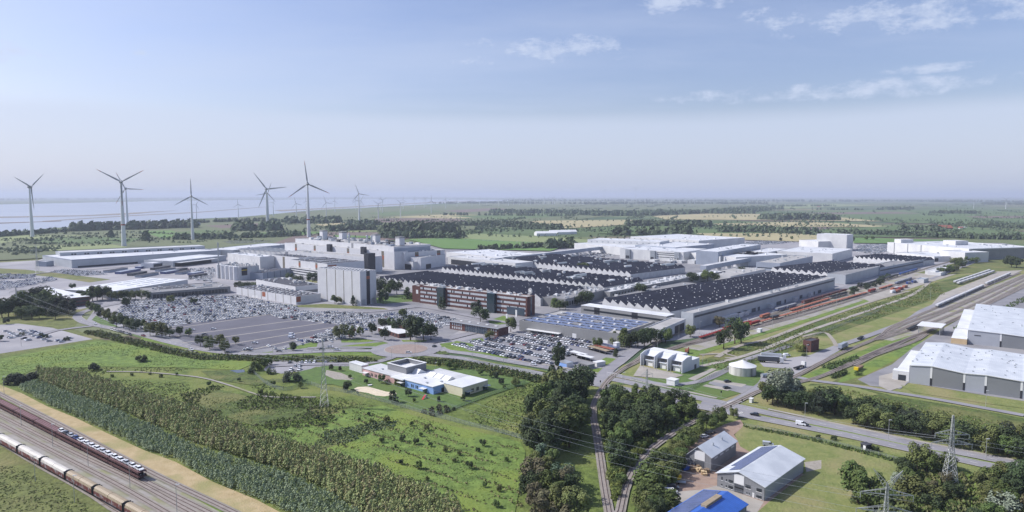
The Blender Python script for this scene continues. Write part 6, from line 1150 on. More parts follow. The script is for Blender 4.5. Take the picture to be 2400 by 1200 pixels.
grove([(1218, 1240), (1222, 1130), (1245, 1085), (1290, 1090), (1340, 1150), (1372, 1240)], 17, (8, 12), 'of the wood at the bottom left of the straight track', 'wood at the bottom beside the track', ('blue', 'mid', 'brownish', 'dark', 'olive'), ('broad', 'tall', 'broad'), 3, 4.6)
grove([(1412, 985), (1425, 950), (1470, 940), (1540, 945), (1600, 975), (1632, 968), (1535, 1012), (1466, 1070), (1438, 1100), (1426, 1050)], 42, (7, 12), 'of the wood between the two tracks', 'wood between the two tracks', ('dark', 'mid', 'dark', 'mid'), ('broad', 'broad', 'tall'), 4, 4.2, (.8, 1.15))
grove([(1430, 1120), (1480, 1065), (1520, 1035), (1470, 1110), (1440, 1180)], 26, (2, 4), 'of the low scrub in the fork of the two tracks', 'scrub in the track fork', ('mid', 'yellow', 'mid'), ('bush',), 5, 2.6)
row_trees([(1533, 972, 60, 'cone', .75, 'dark'), (1498, 950, 50, 'broad', .7, 'mid'), (1580, 965, 55, 'broad', .75, 'dark'), (1612, 965, 45, 'tall', .6, 'dark'), (1720, 980, 24, 'broad', .9, 'olive'), (1440, 935, 34, 'broad', .7, 'mid')], 'of the taller trees behind the low white cabin', 'tall trees near the main road')
grove([(1516, 1135), (1546, 1092), (1600, 1046), (1668, 990), (1704, 988), (1645, 1020), (1604, 1062), (1590, 1110), (1562, 1140), (1540, 1230), (1500, 1240)], 28, (5, 8.5), 'of the hedge wood between the curved track and the estate', 'hedge wood beside the estate', ('mid', 'dark', 'olive', 'mid'), ('broad', 'bush', 'broad'), 6, 4.2, (.9, 1.2))
grove([(1775, 950), (1830, 930), (1900, 945), (2100, 985), (2400, 1055), (2480, 1085), (2480, 1110), (2400, 1085), (2200, 1040), (2000, 995), (1860, 965)], 46, (8, 12), 'of the long tree belt beside the main road', 'tree belt beside the main road', ('dark', 'dark', 'mid', 'olive', 'black'), ('broad',), 7, 5.0, (.9, 1.15))
row_trees([(1822, 945, 80, 'broad', .75, 'silver'), (1845, 945, 78, 'broad', .75, 'silver')], 'of the two tall silvery willows at the left end of the tree belt', 'silver willows')
grove([(2020, 1180), (2110, 1110), (2150, 1098), (2210, 1100), (2300, 1120), (2420, 1110), (2480, 1140), (2480, 1260), (1990, 1260)], 46, (3.2, 7), 'of the scrub around the lattice masts', 'scrub around the masts', ('mid', 'olive', 'dark', 'silver', 'brownish'), ('bush', 'bush', 'bush', 'broad'), 8, 4.5, (.9, 1.2))
row_trees([(2010, 1180, 95, 'broad', .8, 'mid'), (2035, 1195, 95, 'broad', .75, 'mid'), (2150, 1100, 62, 'broad', .8, 'olive'), (2172, 1108, 50, 'broad', .9, 'mid'), (2390, 1150, 70, 'broad', .9, 'dark'), (2370, 1160, 45, 'broad', .9, 'dark')], 'of the bigger trees above the scrub at the bottom right', 'bigger trees at the bottom right')
grove([(2250, 612), (2310, 600), (2320, 606), (2230, 640), (2190, 650)], 18, (7, 12), 'of the bushes by the far end of the railway land', 'bushes at the far end of the railway', ('dark', 'mid', 'olive'), ('broad',), 9, 9, (1, 1.4))
row_trees([(2370, 627, 28, 'broad', 1.1, 'dark'), (2382, 628, 24, 'broad', 1.2, 'dark'), (2172, 585, 10), (1875, 823, 16, 'bush', 1.6, 'yellow'), (1885, 835, 8, 'bush', 1.6, 'dark'), (1990, 563, 10), (2000, 566, 10), (2030, 563, 10), (2045, 563, 10), (1830, 566, 9), (1855, 562, 9), (1955, 1032, 12, 'bush', 1.3, 'dark'), (1918, 1027, 9, 'bush', 1.4), (2052, 1056, 12, 'bush', 1.5, 'dark')], 'of the scattered single trees on the right', 'scattered trees on the right')
grove([(1990, 680), (2080, 650), (2100, 655), (2000, 695)], 10, (5, 7), 'of the bushes beside the grey long halls', 'bushes beside the grey halls', ('black', 'dark'), ('bush',), 10, 6)
# maze hedge
g0 = G(1022, 966); r = empty('hedge_maze', (g0.x, g0.y), R_(50), 'dark square-cut hedge maze in the corner of the kindergarten lawn', 'hedge'); mb = MB(); rnd = random.Random(4)
for i in range(6):
    for j in range(4):
        x, y = -6+i*2.6, -5+j*3.0
        for k_ in range(60):
            p = Vector((x+rnd.uniform(0, 2.2), y+rnd.uniform(0, .9), rnd.uniform(.1, 1.3))) if (i+j) % 2 else Vector((x+rnd.uniform(0, .9), y+rnd.uniform(0, 2.6), rnd.uniform(.1, 1.3)))
            d = Vector((rnd.gauss(0, 1), rnd.gauss(0, 1), rnd.gauss(0, 1))).normalized(); u = d.orthogonal().normalized()*.3; w_ = d.cross(u); mb.poly([p+u, p+w_, p-u, p-w_], 'leaf_brownish' if rnd.random() < .4 else 'leaf_black')
mb.build('hedge', r)
# ------------------------------------------------------------------ masses of vegetation nobody could count
def tuft(mb, p, h_, w_, m, n, rnd, lf=.3, top=1.0):
    for i in range(n):
        a = rnd.uniform(0, 6.283); q = rnd.random(); z = h_*(.15+.85*rnd.random()**top); rr = w_*.5*math.sqrt(max(.05, 1-(z/h_)**2))*rnd.uniform(.5, 1); c = Vector((p.x+rr*math.cos(a), p.y+rr*math.sin(a), z))
        nn = Vector((math.cos(a)+rnd.uniform(-.6, .6), math.sin(a)+rnd.uniform(-.6, .6), rnd.uniform(.1, 1.5))).normalized(); u = nn.orthogonal().normalized(); v_ = nn.cross(u); s = w_*rnd.uniform(lf*.7, lf*1.3)
        mb.poly([c+u*s, c+v_*s*.6, c-u*s, c-v_*s*.6], m)
def mass(name, label, cat, pts, n, h_, w_, mats, q=12, seed=1, noise=None, thr=.0, lf=.3, top=1.0):
    from mathutils import noise as nz_
    poly = [G(*p) for p in pts]; rnd = random.Random(seed); xs = [p.x for p in poly]; ys = [p.y for p in poly]; mb = MB(); k_ = 0; t_ = 0
    while k_ < n and t_ < n*12:
        t_ += 1; p = Vector((rnd.uniform(min(xs), max(xs)), rnd.uniform(min(ys), max(ys))))
        if not inpoly(p, poly): continue
        f_ = nz_.noise(Vector((p.x/(noise or 20), p.y/(noise or 20), seed*3.3)))
        if noise and f_ < thr: continue
        k_ += 1; tuft(mb, p, h_*rnd.uniform(.75/top**.3, 1.15/top**.1)*(1+.3*f_), w_*rnd.uniform(.8, 1.25), rnd.choice(mats), q, rnd, lf, top)
    mb.build(name, kind='stuff', label=label, category=cat)
mass('plantation', 'dense olive-green plantation belt of tall young willows above the sandy strip', 'plantation', [(85, 880), (150, 884), (208, 896), (292, 925), (354, 945), (437, 968), (520, 1000), (600, 1034), (670, 1052), (750, 1080), (820, 1100), (900, 1130), (1075, 1205), (1090, 1250), (900, 1250), (760, 1150), (640, 1096), (520, 1062), (440, 1034), (300, 972), (180, 928), (90, 896)], 6200, 5.6, 2.8, ['plant_olive', 'plant_brown', 'plant_olive', 'plant_green', 'plant_green'], 36, 3, noise=9, thr=-2, lf=.12, top=.6)
mass('plantation', 'lower blue-green plantation belt along the sandy strip', 'plantation', [(45, 912), (85, 900), (180, 938), (240, 958), (300, 984), (440, 1046), (500, 1070), (640, 1110), (760, 1164), (880, 1240), (760, 1240), (615, 1176), (500, 1131), (412, 1080), (337, 1054), (250, 1012), (175, 977), (112, 950)], 4600, 3.2, 2.1, ['plant_blue', 'plant_blue', 'plant_green', 'plant_blue'], 30, 4, noise=9, thr=-2, lf=.13, top=.6)
mass('rough_grass', 'patches of dark rough weeds and shrubs in the meadow left of the lattice mast', 'weeds', [(420, 925), (500, 905), (620, 915), (760, 945), (830, 970), (760, 1000), (640, 1010), (540, 985), (440, 955)], 1500, .9, 1.3, ['leaf_mid', 'tuft_green', 'leaf_mid', 'tuft_green', 'leaf_brownish'], 7, 5, 26, -.1)
mass('rough_grass', 'rough weeds across the near meadow behind the plantation', 'weeds', [(80, 862), (420, 862), (640, 900), (900, 955), (1060, 1000), (900, 1040), (600, 1020), (430, 960), (200, 890)], 3000, .45, 1.0, ['tuft_green', 'leaf_mid', 'tuft_tan', 'tuft_green', 'leaf_olive'], 5, 6, 30, -.15)
mass('rough_grass', 'dark reedy patch crossing the bright orchard meadow', 'weeds', [(700, 1055), (760, 1012), (880, 990), (935, 988), (925, 1002), (860, 1025), (800, 1045), (740, 1068)], 500, .8, 1.3, ['leaf_blue', 'plant_green', 'leaf_mid'], 8, 7, 12, -.1)
mass('rough_grass', 'rough green growth between kindergarten fence and the wood', 'weeds', [(1110, 990), (1100, 970), (1160, 935), (1240, 898), (1265, 915), (1238, 1035), (1180, 1018)], 1500, .5, 1.2, ['tuft_green', 'leaf_mid', 'tuft_green', 'tuft_tan'], 5, 8)
mass('reeds', 'band of reeds in the ditch below the curving road', 'reeds', [(195, 778), (240, 779), (400, 818), (480, 833), (640, 838), (860, 840), (885, 848), (850, 852), (640, 848), (470, 845), (380, 828), (200, 783)], 1900, 1.8, 1.8, ['reed', 'tuft_green', 'leaf_olive', 'leaf_mid'], 7, 9)
mass('reeds', 'band of reeds between the kindergarten and the main road', 'reeds', [(965, 842), (1060, 845), (1200, 868), (1290, 892), (1285, 902), (1180, 882), (1040, 857), (970, 850)], 1100, 1.7, 1.8, ['reed', 'leaf_dark', 'leaf_mid', 'leaf_olive'], 7, 10)
mass('rough_grass', 'rough olive scrub on the railway land between path and sidings', 'weeds', [(1640, 850), (1880, 768), (2110, 690), (2195, 662), (2215, 690), (1990, 768), (1860, 815), (1700, 870)], 3000, .7, 1.6, ['tuft_green', 'leaf_olive', 'tuft_green', 'tuft_tan'], 5, 11, 30, -.25)
mass('rough_grass', 'weeds along the foot of the railway embankment at the bottom left', 'weeds', [(-50, 1070), (0, 1075), (180, 1165), (230, 1215), (-50, 1215)], 1300, .4, 1.0, ['tuft_green', 'tuft_tan', 'leaf_olive'], 5, 12, 20, -.3)
mass('rough_grass', 'wild grass strip between the warehouse road and the tree belt', 'weeds', [(1850, 925), (1990, 915), (2150, 950), (2450, 1010), (2450, 1060), (2150, 1000), (1860, 945)], 1500, .5, 1.2, ['tuft_green', 'tuft_tan', 'leaf_olive'], 5, 13, 20, -.3)
mass('rough_grass', 'low undergrowth below the lattice masts at the bottom right', 'weeds', [(2040, 1180), (2150, 1110), (2450, 1120), (2450, 1250), (2000, 1250)], 1400, 1.5, 2.6, ['tuft_green', 'leaf_mid', 'leaf_olive', 'reed'], 8, 14)
mass('rough_grass', 'low undergrowth under the wood between the two tracks', 'weeds', [(1412, 985), (1425, 945), (1540, 940), (1650, 970), (1560, 1022), (1480, 1085), (1440, 1170), (1425, 1060)], 1300, 1.3, 2.4, ['leaf_mid', 'leaf_dark', 'tuft_green'], 8, 15)
mass('rough_grass', 'low uneven tufts across the bright orchard meadow', 'grass', [(620, 1035), (700, 990), (820, 965), (960, 985), (1215, 1045), (1225, 1215), (1090, 1215), (900, 1115), (700, 1050)], 3600, .35, .9, ['tuft_bright', 'tuft_green', 'tuft_bright', 'tuft_tan'], 4, 41, 25, -.3)
mass('rough_grass', 'low uneven tufts across the bright meadow below the curving road', 'grass', [(0, 845), (225, 803), (330, 815), (520, 843), (560, 866), (420, 860), (250, 858), (80, 864), (0, 895)], 2400, .35, 1.1, ['tuft_bright', 'tuft_green', 'tuft_bright', 'tuft_tan'], 4, 42, 25, -.3)
mass('rough_grass', 'low uneven tufts on the dry lawn around the business estate', 'grass', [(1722, 1020), (1760, 1000), (1900, 1032), (2080, 1077), (2130, 1100), (2050, 1215), (1770, 1215), (1890, 1112), (1895, 1085), (1830, 1053), (1760, 1060)], 1600, .25, .8, ['tuft_tan', 'tuft_green', 'tuft_bright'], 4, 43, 20, -.2)
# mown rows of dry grass in the orchard meadow
mb = MB(); rnd = random.Random(5)
op = [G(*p) for p in [(610, 1035), (700, 990), (820, 965), (960, 985), (1215, 1045), (1225, 1215), (1090, 1215), (900, 1115), (700, 1050)]]; d = (G(1000, 1200)-G(625, 1055)).normalized(); n_ = Vector((-d.y, d.x)); o = G(625, 1055)
for k_ in range(-3, 20):
    u = -40
    while u < 170:
        u += rnd.uniform(.35, .8); p = o+d*u+n_*(k_*8.2+rnd.uniform(-.8, .8)+1.5*math.sin(u/17+k_))
        if inpoly(p, op) and math.sin(u/9+k_*2.1)+rnd.uniform(-.8, .8) > -.35: tuft(mb, p+n_*rnd.uniform(-.9, .9), .6, 1.4, rnd.choice(['tuft_tan', 'tuft_tan', 'reed']), 5, rnd)
mb.build('hay_rows', kind='stuff', label='broken rows of dry mown grass across the bright orchard meadow', category='dry grass')
# woods beyond the works: each reads as one mass
def woods(lst):
    for i, (lb, pts, wd, h_, n) in enumerate(lst):
        rnd = random.Random(i+50); c = [G(*p) for p in pts]; L_ = [(c[k+1]-c[k]).length for k in range(len(c)-1)]; tot = sum(L_); mb = MB()
        for k in range(n):
            u = rnd.uniform(0, tot); j = 0
            while u > L_[j] and j < len(L_)-1: u -= L_[j]; j += 1
            dd = (c[j+1]-c[j]).normalized(); p = c[j]+dd*u+Vector((-dd.y, dd.x))*rnd.uniform(-wd/2, wd/2); hh_ = h_*rnd.uniform(.6, 1.15); w_ = hh_*rnd.uniform(.8, 1.3)
            tuft(mb, p, hh_, w_, 'leaf_far', 26, rnd)
        mb.build('woodland', kind='stuff', label=lb, category='trees')
woods([('tree line along the shore at the far left', [(-150, 562), (0, 556), (60, 551), (160, 544)], 30, 14, 90), ('riverside wood with high crowns left of the double turbines', [(165, 543), (240, 540), (330, 538), (400, 535), (460, 534)], 60, 24, 150), ('tree band behind the grey shore building', [(440, 524), (520, 521), (600, 519), (660, 522)], 50, 14, 120),
 ('scrub below the three bladed turbine in the left fields', [(405, 563), (470, 560), (540, 560), (640, 556), (700, 553)], 50, 13, 170), ('dense clump right of the left turbines', [(550, 541), (590, 541)], 50, 26, 40), ('clump at the foot of the turbine in the middle left', [(608, 540), (648, 541)], 40, 24, 40), ('wood behind the tallest turbine', [(690, 525), (740, 521), (780, 524)], 90, 24, 90), ('low hedge in the left fields', [(770, 543), (800, 541), (880, 540)], 40, 18, 60), ('tree clumps in the middle fields', [(820, 530), (860, 526), (880, 530)], 50, 18, 50),
 ('dark wood behind the grey roof towers', [(935, 553), (970, 548), (1000, 547), (1030, 550)], 120, 28, 260), ('hedge line below the dark wood', [(900, 560), (1000, 556), (1075, 560)], 40, 16, 120), ('bushy green hedge behind the white halls', [(1130, 588), (1180, 584), (1240, 582), (1320, 580), (1350, 582)], 24, 10, 150), ('tree group at the left end of the white halls', [(1285, 583), (1310, 582), (1340, 580)], 14, 18, 22),
 ('tree band in the middle distance', [(1085, 530), (1150, 528), (1230, 533), (1310, 538)], 70, 16, 220), ('broad band of woods across the middle distance', [(1365, 502), (1440, 506), (1520, 503), (1600, 500), (1680, 500), (1740, 502)], 260, 22, 520), ('wood rising behind the hamlet', [(1700, 500), (1760, 494), (1800, 490)], 260, 24, 260), ('trees around the far hamlet', [(1470, 530), (1560, 530), (1600, 530), (1660, 534)], 60, 20, 170), ('tree row of single crowns behind the central halls', [(1440, 552), (1520, 550), (1560, 552)], 14, 22, 22), ('square clump of trees behind the central halls', [(1572, 552), (1615, 552)], 50, 26, 70),
 ('hedge row left of the white cube', [(1690, 545), (1760, 544), (1850, 548), (1915, 549)], 40, 17, 150), ('dark wood on the right before the pale strip', [(1800, 516), (1850, 515), (1900, 515), (1950, 517)], 120, 24, 200), ('low hedge behind the far right complex', [(1970, 549), (2080, 552), (2150, 555), (2300, 560), (2450, 562)], 30, 13, 240), ('tree row at the orange roofed farm', [(2105, 540), (2150, 541), (2190, 542), (2200, 545)], 30, 16, 80), ('farm trees at the far right', [(2240, 530), (2300, 533), (2370, 535), (2400, 537)], 40, 15, 80), ('trees beside the two small far turbines', [(2190, 501), (2240, 500), (2290, 502)], 90, 18, 120), ('single long clump on the far plain', [(2070, 491), (2140, 491)], 90, 20, 70),
 ('row of small round trees along a far road', [(1900, 492), (2100, 493)], 6, 16, 34), ('poplar row in the middle distance', [(1150, 499), (1250, 500), (1360, 500)], 200, 22, 150), ('trees along the coastal road', [(1040, 505), (1200, 506), (1360, 508)], 14, 16, 60), ('wood on the far plain at the right edge', [(2300, 479), (2450, 480)], 500, 24, 200), ('far wood near the horizon', [(1350, 479), (1500, 477), (1800, 478)], 900, 24, 420), ('wooded far horizon', [(1200, 471), (1700, 472), (2300, 472)], 2200, 30, 600), ('far wood left of the poplars', [(1050, 478), (1150, 476), (1250, 478)], 500, 24, 200), ('farther wood on the right plain', [(1800, 485), (1860, 484), (1960, 484)], 200, 18, 90), ('wooded hump on the far plain', [(2190, 474), (2320, 474), (2450, 475)], 900, 26, 240), ('far shore woods across the river', [(-200, 470), (300, 467), (700, 464), (1100, 464)], 3500, 34, 800), ('low bushes in the left field before the warehouse', [(20, 592), (70, 590), (110, 591)], 30, 6, 30), ('two round bushes in the left meadow', [(260, 557), (262, 557.5)], 3, 18, 3), ('round bush right of the double turbines', [(341, 566), (343, 566)], 3, 20, 3), ('bushes on the field edge at the far left', [(30, 600), (100, 590), (130, 584)], 30, 5, 40)])
mb = MB(); rnd = random.Random(77)
for k_ in range(230):
    x = rnd.uniform(700, 2500); y = rnd.uniform(474, 556)
    if x < 1100 and y < 515: continue
    p = G(x, y); a = R_(rnd.choice((-20, 70))+rnd.uniform(-8, 8)); L_ = rnd.uniform(60, 500); st = rnd.uniform(9, 30); u = 0
    while u < L_:
        u += st*rnd.uniform(.6, 1.4); tuft(mb, p+Vector((math.cos(a), math.sin(a)))*u, rnd.uniform(5, 13), rnd.uniform(7, 14), 'leaf_far', 9, rnd)
for k_ in range(150):
    x = rnd.uniform(-60, 1060); y0_ = 556-x*.055; y = rnd.uniform(y0_, y0_+38)
    if 480 < x and y > 566: continue
    p = G(x, y); a = R_(rnd.choice((-15, 40))+rnd.uniform(-10, 10)); L_ = rnd.uniform(15, 150); u = 0
    while u < L_: u += rnd.uniform(4, 14); q_ = rnd.uniform(2, 6.5); tuft(mb, p+Vector((math.cos(a), math.sin(a)))*u+Vector((rnd.uniform(-5, 5), rnd.uniform(-5, 5))), q_, q_*1.6, 'leaf_far', 9, rnd)
mb.build('hedgerows', kind='stuff', label='hedgerows and field trees scattered over the flat far land', category='hedgerows')
# ================================================================== WIND TURBINES
def blade_mesh(m_tip):
    mb = MB(); secs = [(0, .035, .035, 'turbine_grey'), (.08, .035, .035, 'turbine_grey'), (.2, .055, .02, 'turbine_grey'), (.55, .036, .012, 'turbine_grey'), (.8, .026, .008, 'turbine_grey'), (.8, .026, .008, m_tip), (1, .006, .004, m_tip)]
    for i in range(len(secs)-1):
        a, b_ = secs[i], secs[i+1]
        if a[0] == b_[0]: continue
        m = b_[3] if a[0] >= .8 else 'turbine_grey'; q = []
        for s in (a, b_): z, w_, t_ = s[:3]; q.append([(-w_*.35, -t_, z), (w_*.65, 0, z), (-w_*.35, t_, z), (-w_*.6, 0, z)])
        for j in range(4): e = (j+1) % 4; mb.poly([q[0][j], q[0][e], q[1][e], q[1][j]], m)
    return mb.mesh('blade')
BLD = {'red_band': blade_mesh('red_band'), 'turbine_grey': blade_mesh('turbine_grey')}
tw = MB().tube((0, 0, 0), (0, 0, .5), .036, .025, 16, 'turbine_white').tube((0, 0, .5), (0, 0, 1), .025, .013, 16, 'turbine_white', caps=False).mesh('tower')
NAC = MB().tube((0, .05, 0), (0, .0, 0), .035, .055, 12, 'turbine_grey').tube((0, 0, 0), (0, -.06, 0), .055, .03, 12, 'turbine_grey').mesh('nacelle'); HUB = MB().tube((0, -.06, 0), (0, -.1, 0), .03, .012, 10, 'turbine_grey').mesh('hub')
def turbine(bx, by, hy, bl, ang, yaw, label, group=None, tip='turbine_grey', band=False, hm=None, lift=0):
    g0 = G(bx, by); h_ = hm or HT(bx, by, hy); dep = g0.y*math.cos(P)+H*math.sin(P); R = bl*dep/F
    r = empty('wind_turbine', (g0.x, g0.y, 0), math.atan2(g0.y, g0.x)-math.pi/2+R_(yaw), label, 'wind turbine', group)
    t_ = inst('tower', tw, (0, 0, 0), 0, (h_*1.0, h_*1.0, h_-R*.05), r) if bl > 20 else inst('tower', tw, (0, 0, 0), 0, (h_*.9, h_*.9, h_), r)
    inst('nacelle', NAC, (0, 0, h_), 0, R*1.35, r); inst('hub', HUB, (0, 0, h_), 0, R*1.35, r)
    for k in range(3):
        o = inst('blade', BLD[tip], (0, -R*.07, h_), 0, R, r); o.rotation_euler = (0, R_(ang+120*k), 0)
    if band: k_ = .036-.022*.33; MB().tube((0, 0, h_*.33), (0, 0, h_*.35), h_*(k_+.0012), h_*(k_+.0006), 16, 'red_band').build('tower_band', r)
    return r
turbine(76, 556, 438, 54, -66, 52, 'big wind turbine farthest to the left, its tower on the green bank')
turbine(291, 578, 426, 56, -60, 6, 'big wind turbine with a red tower band in front of another turbine on the left', tip='red_band', band=True)
turbine(299, 527, 442, 42, -27, -25, 'wind turbine standing half behind the one with the red tower band', tip='red_band')
turbine(452, 563, 460, 42, 0, 5, 'wind turbine with one blade straight up among the shrubs')
turbine(627, 538, 443, 47, -36, 10, 'wind turbine on the bank behind the round bushes, left of the tallest one')
turbine(724, 557, 431, 54, -6, 0, 'tallest looking wind turbine with dark blade tips behind the stepped factory', tip='red_band', band=True)
turbine(842, 519, 454, 25, -20, 8, 'mid-sized wind turbine right of the tallest one')
SM = [(461, 516, 480, 13, 30), (559, 512, 479, 14, -5), (629, 520, 453, 28, 20), (641, 508, 474, 10, 20), (695, 516, 477, 16, -15), (718, 503, 472, 10, 0), (765, 510, 475, 17, -20), (785, 498, 471, 11, 10), (834, 493, 470, 12, -10), (846, 497, 470, 14, 30), (887, 515, 478, 15, -55), (897, 499, 469, 12, 60), (893, 493, 466, 8, 0), (939, 510, 476, 15, -45), (945, 490, 468, 9, 10), (972, 488, 466, 8, 0), (994, 487, 466, 7, 20), (998, 485, 465, 7, 50), (1011, 500, 471, 15, 0), (1044, 489, 468, 9, 10), (1071, 485, 469, 8, 30), (1106, 485, 470, 7, 0), (1124, 480, 466, 6, 15), (1141, 480, 468, 6, 0), (1169, 483, 469, 6, 20), (1192, 483, 468, 6, 40), (1204, 480, 466, 6, 0), (1218, 481, 466, 6, 10), (1243, 480, 465, 6, 25), (1276, 478, 464, 6, 0), (1286, 479, 465, 6, 30), (1295, 480, 464, 6, 50), (1300, 478, 463, 6, 10), (1317, 478, 464, 6, 0), (1366, 481, 470, 5, 0)]
for i, (x, y, hy, bl, a) in enumerate(SM): turbine(x, y, hy, bl, a, random.uniform(-20, 20), 'small distant wind turbine by the river, %s of the far ones from the left' % ordw(i+1), 'distant wind turbines by the river')
for (x, y, hy, bl, a, lb) in ((1416, 469, 446, 6, 0, 'slender far turbine above the middle horizon, left of the Y-shaped one'), (1490, 468, 442, 10, -60, 'far Y-shaped wind turbine standing above the middle horizon'), (1605, 478, 465, 4, 0, 'left one of two tiny turbines under the horizon right of the middle'), (1628, 478, 464, 4, 30, 'right one of two tiny turbines under the horizon right of the middle'), (1776, 479, 464, 4, 0, 'tiny lone turbine in front of the wooded ridge'), (2282, 489, 472, 9, 30, 'small white turbine with one raised blade in the right fields'), (2357, 490, 467, 10, -60, 'Y-shaped white turbine near the right edge'), (1559, 466, 453, 3, 0, 'very tiny turbine on the horizon'), (1621, 465, 451, 3, 0, 'very tiny turbine on the horizon, farther right')):
    turbine(x, y, hy, bl, a, 0, lb)
rnd = random.Random(9)
for i in range(14): turbine(360+i*29+rnd.uniform(-9, 9), 463.5, rnd.uniform(448, 453), 5, rnd.uniform(0, 120), 0, 'hair-thin wind turbine on the far shore of the river, %s from the left' % ordw(i+1), 'turbines on the far shore')
# ================================================================== LATTICE MASTS
def pylon(g0, h_, wb, arms, rz, label, horns=False, r0=.09):
    r = empty('lattice_mast', (g0.x, g0.y, 0), rz, label, 'pylon'); mb = MB()
    def wd(z): return wb*(1-z/h_*.0)*(.5-.36*min(1, z/(h_*.55))) if z < h_*.55 else wb*(.14-.09*(z-h_*.55)/(h_*.45))
    N_ = 13; zs = [h_*(1-(1-i/N_)**1.15) for i in range(N_+1)]
    for i in range(N_):
        a, c = zs[i], zs[i+1]; wa, wc = wd(a), wd(c); P0 = [(-wa, -wa), (wa, -wa), (wa, wa), (-wa, wa)]; P1_ = [(-wc, -wc), (wc, -wc), (wc, wc), (-wc, wc)]
        for k in range(4):
            e = (k+1) % 4; mb.tube((*P0[k], a), (*P1_[k], c), r0*1.3, None, 4, 'galvanised', False); mb.tube((*P0[k], a), (*P1_[e], c), r0*.75, None, 3, 'galvanised', False); mb.tube((*P0[e], a), (*P1_[k], c), r0*.75, None, 3, 'galvanised', False)
            mb.tube((*P1_[k], c), (*P1_[e], c), r0*.7, None, 3, 'galvanised', False)
    mb.build('mast', r); pts = []
    for z, w_ in arms:
        for s in (-1, 1):
            q = MB(); x0 = wd(z)*s; x1 = w_*s
            for y in (-wd(z), wd(z)): q.tube((x0, y, z), (x1, 0, z+.3), r0, None, 4, 'galvanised', False).tube((x0, y, z+1.9), (x1, 0, z+.3), r0, None, 4, 'galvanised', False)
            for k in range(1, 5):
                f_ = k/5; q.tube((x0+(x1-x0)*f_, -wd(z)*(1-f_), z+.3*f_), (x0+(x1-x0)*f_, 0, z+1.9-(1.6*f_)), r0*.6, None, 3, 'galvanised', False).tube((x0+(x1-x0)*(f_-.2), wd(z)*(1-f_+.2), z), (x0+(x1-x0)*f_, -wd(z)*(1-f_), z), r0*.6, None, 3, 'galvanised', False)
            q.build('cross_arm', r); MB().tube((x1, 0, z+.2), (x1, 0, z-1.6), .11, .11, 6, 'metal_light').build('insulator', r); pts.append((x1, z-1.6))
    if horns:
        for s in (-1, 1):
            q = MB()
            for y in (-.6, .6): q.tube((0, y, h_), (s*4.2, 0, h_+4.5), r0, None, 4, 'galvanised', False).tube((s*.7, y, h_-1.5), (s*4.2, 0, h_+4.5), r0, None, 4, 'galvanised', False)
            for k in range(1, 6): f_ = k/6; q.tube((s*4.2*f_, -.6*(1-f_), h_+4.5*f_), (s*(.7+3.5*f_), .6*(1-f_), h_-1.5+6*f_), r0*.6, None, 3, 'galvanised', False)
            q.build('horn', r)
    ca, sa = math.cos(rz), math.sin(rz)
    return [(g0.x+x*ca, g0.y+x*sa, z) for x, z in pts]
pA = pylon(G(2225, 1135), 27, 4.6, [(19.5, 6.0), (15.8, 7.2)], R_(-8), 'tall lattice power mast with two cross arms in the scrub at the lower right')
gC = G(2072, 1290); pC = pylon(gC, 21.5, 4.4, [(18, 7.5), (12.5, 8.5)], R_(-12), 'lattice power mast with two horn-shaped tips rising from the bottom edge', True)
pB = pylon(G(760, 953), 36, 4.2, [(30, 5.5), (25, 7)], R_(10), 'slim lattice power mast standing in the meadow before the kindergarten', r0=.07)
pD = pylon(G(1515, 948), 19, 3.4, [(16, 3.5)], R_(20), 'short lattice mast beside the main road in front of the transformer building', r0=.06)
pE = pylon(G(41, 737), 26, 4.0, [(21, 5)], R_(20), 'lattice mast before the left grove', r0=.08); pF = pylon(G(88, 641), 40, 5, [(33, 7), (27, 8)], R_(20), 'distant lattice mast beside the left car storage', r0=.1)
def cable(p, q, sag, label, group):
    c = [Vector(p).lerp(Vector(q), i/24)-Vector((0, 0, sag*4*(i/24)*(1-i/24))) for i in range(25)]; mb = MB()
    for i in range(24): mb.tube(c[i], c[i+1], .035, None, 3, 'cable', False)
    mb.build('power_cable', label=label, category='cable', group=group)
CN = ['left end of lower arm', 'right end of lower arm', 'left end of upper arm', 'right end of upper arm']
for i in range(4): cable(pB[i], pC[i], 7, 'thin power cable, meadow mast to horned mast, hung from '+['left end of upper arm', 'right end of upper arm', 'left end of lower arm', 'right end of lower arm'][i], 'cables from the meadow mast'); cable(pB[i], pE[i % 2], 9, 'thin power cable, meadow mast to left grove, hung from '+['left end of upper arm', 'right end of upper arm', 'left end of lower arm', 'right end of lower arm'][i], 'cables to the left grove')
for i in range(2): cable(pD[i], pA[i], 4, 'thin power cable from %s arm of short roadside mast to the tall right mast' % ['left', 'right'][i], 'cables from the roadside mast'); cable(pA[i], (420+i*6, 150, 18), 5, 'thin power cable leaving the %s upper arm of the tall right mast' % ['left', 'right'][i], 'cables leaving the right mast')
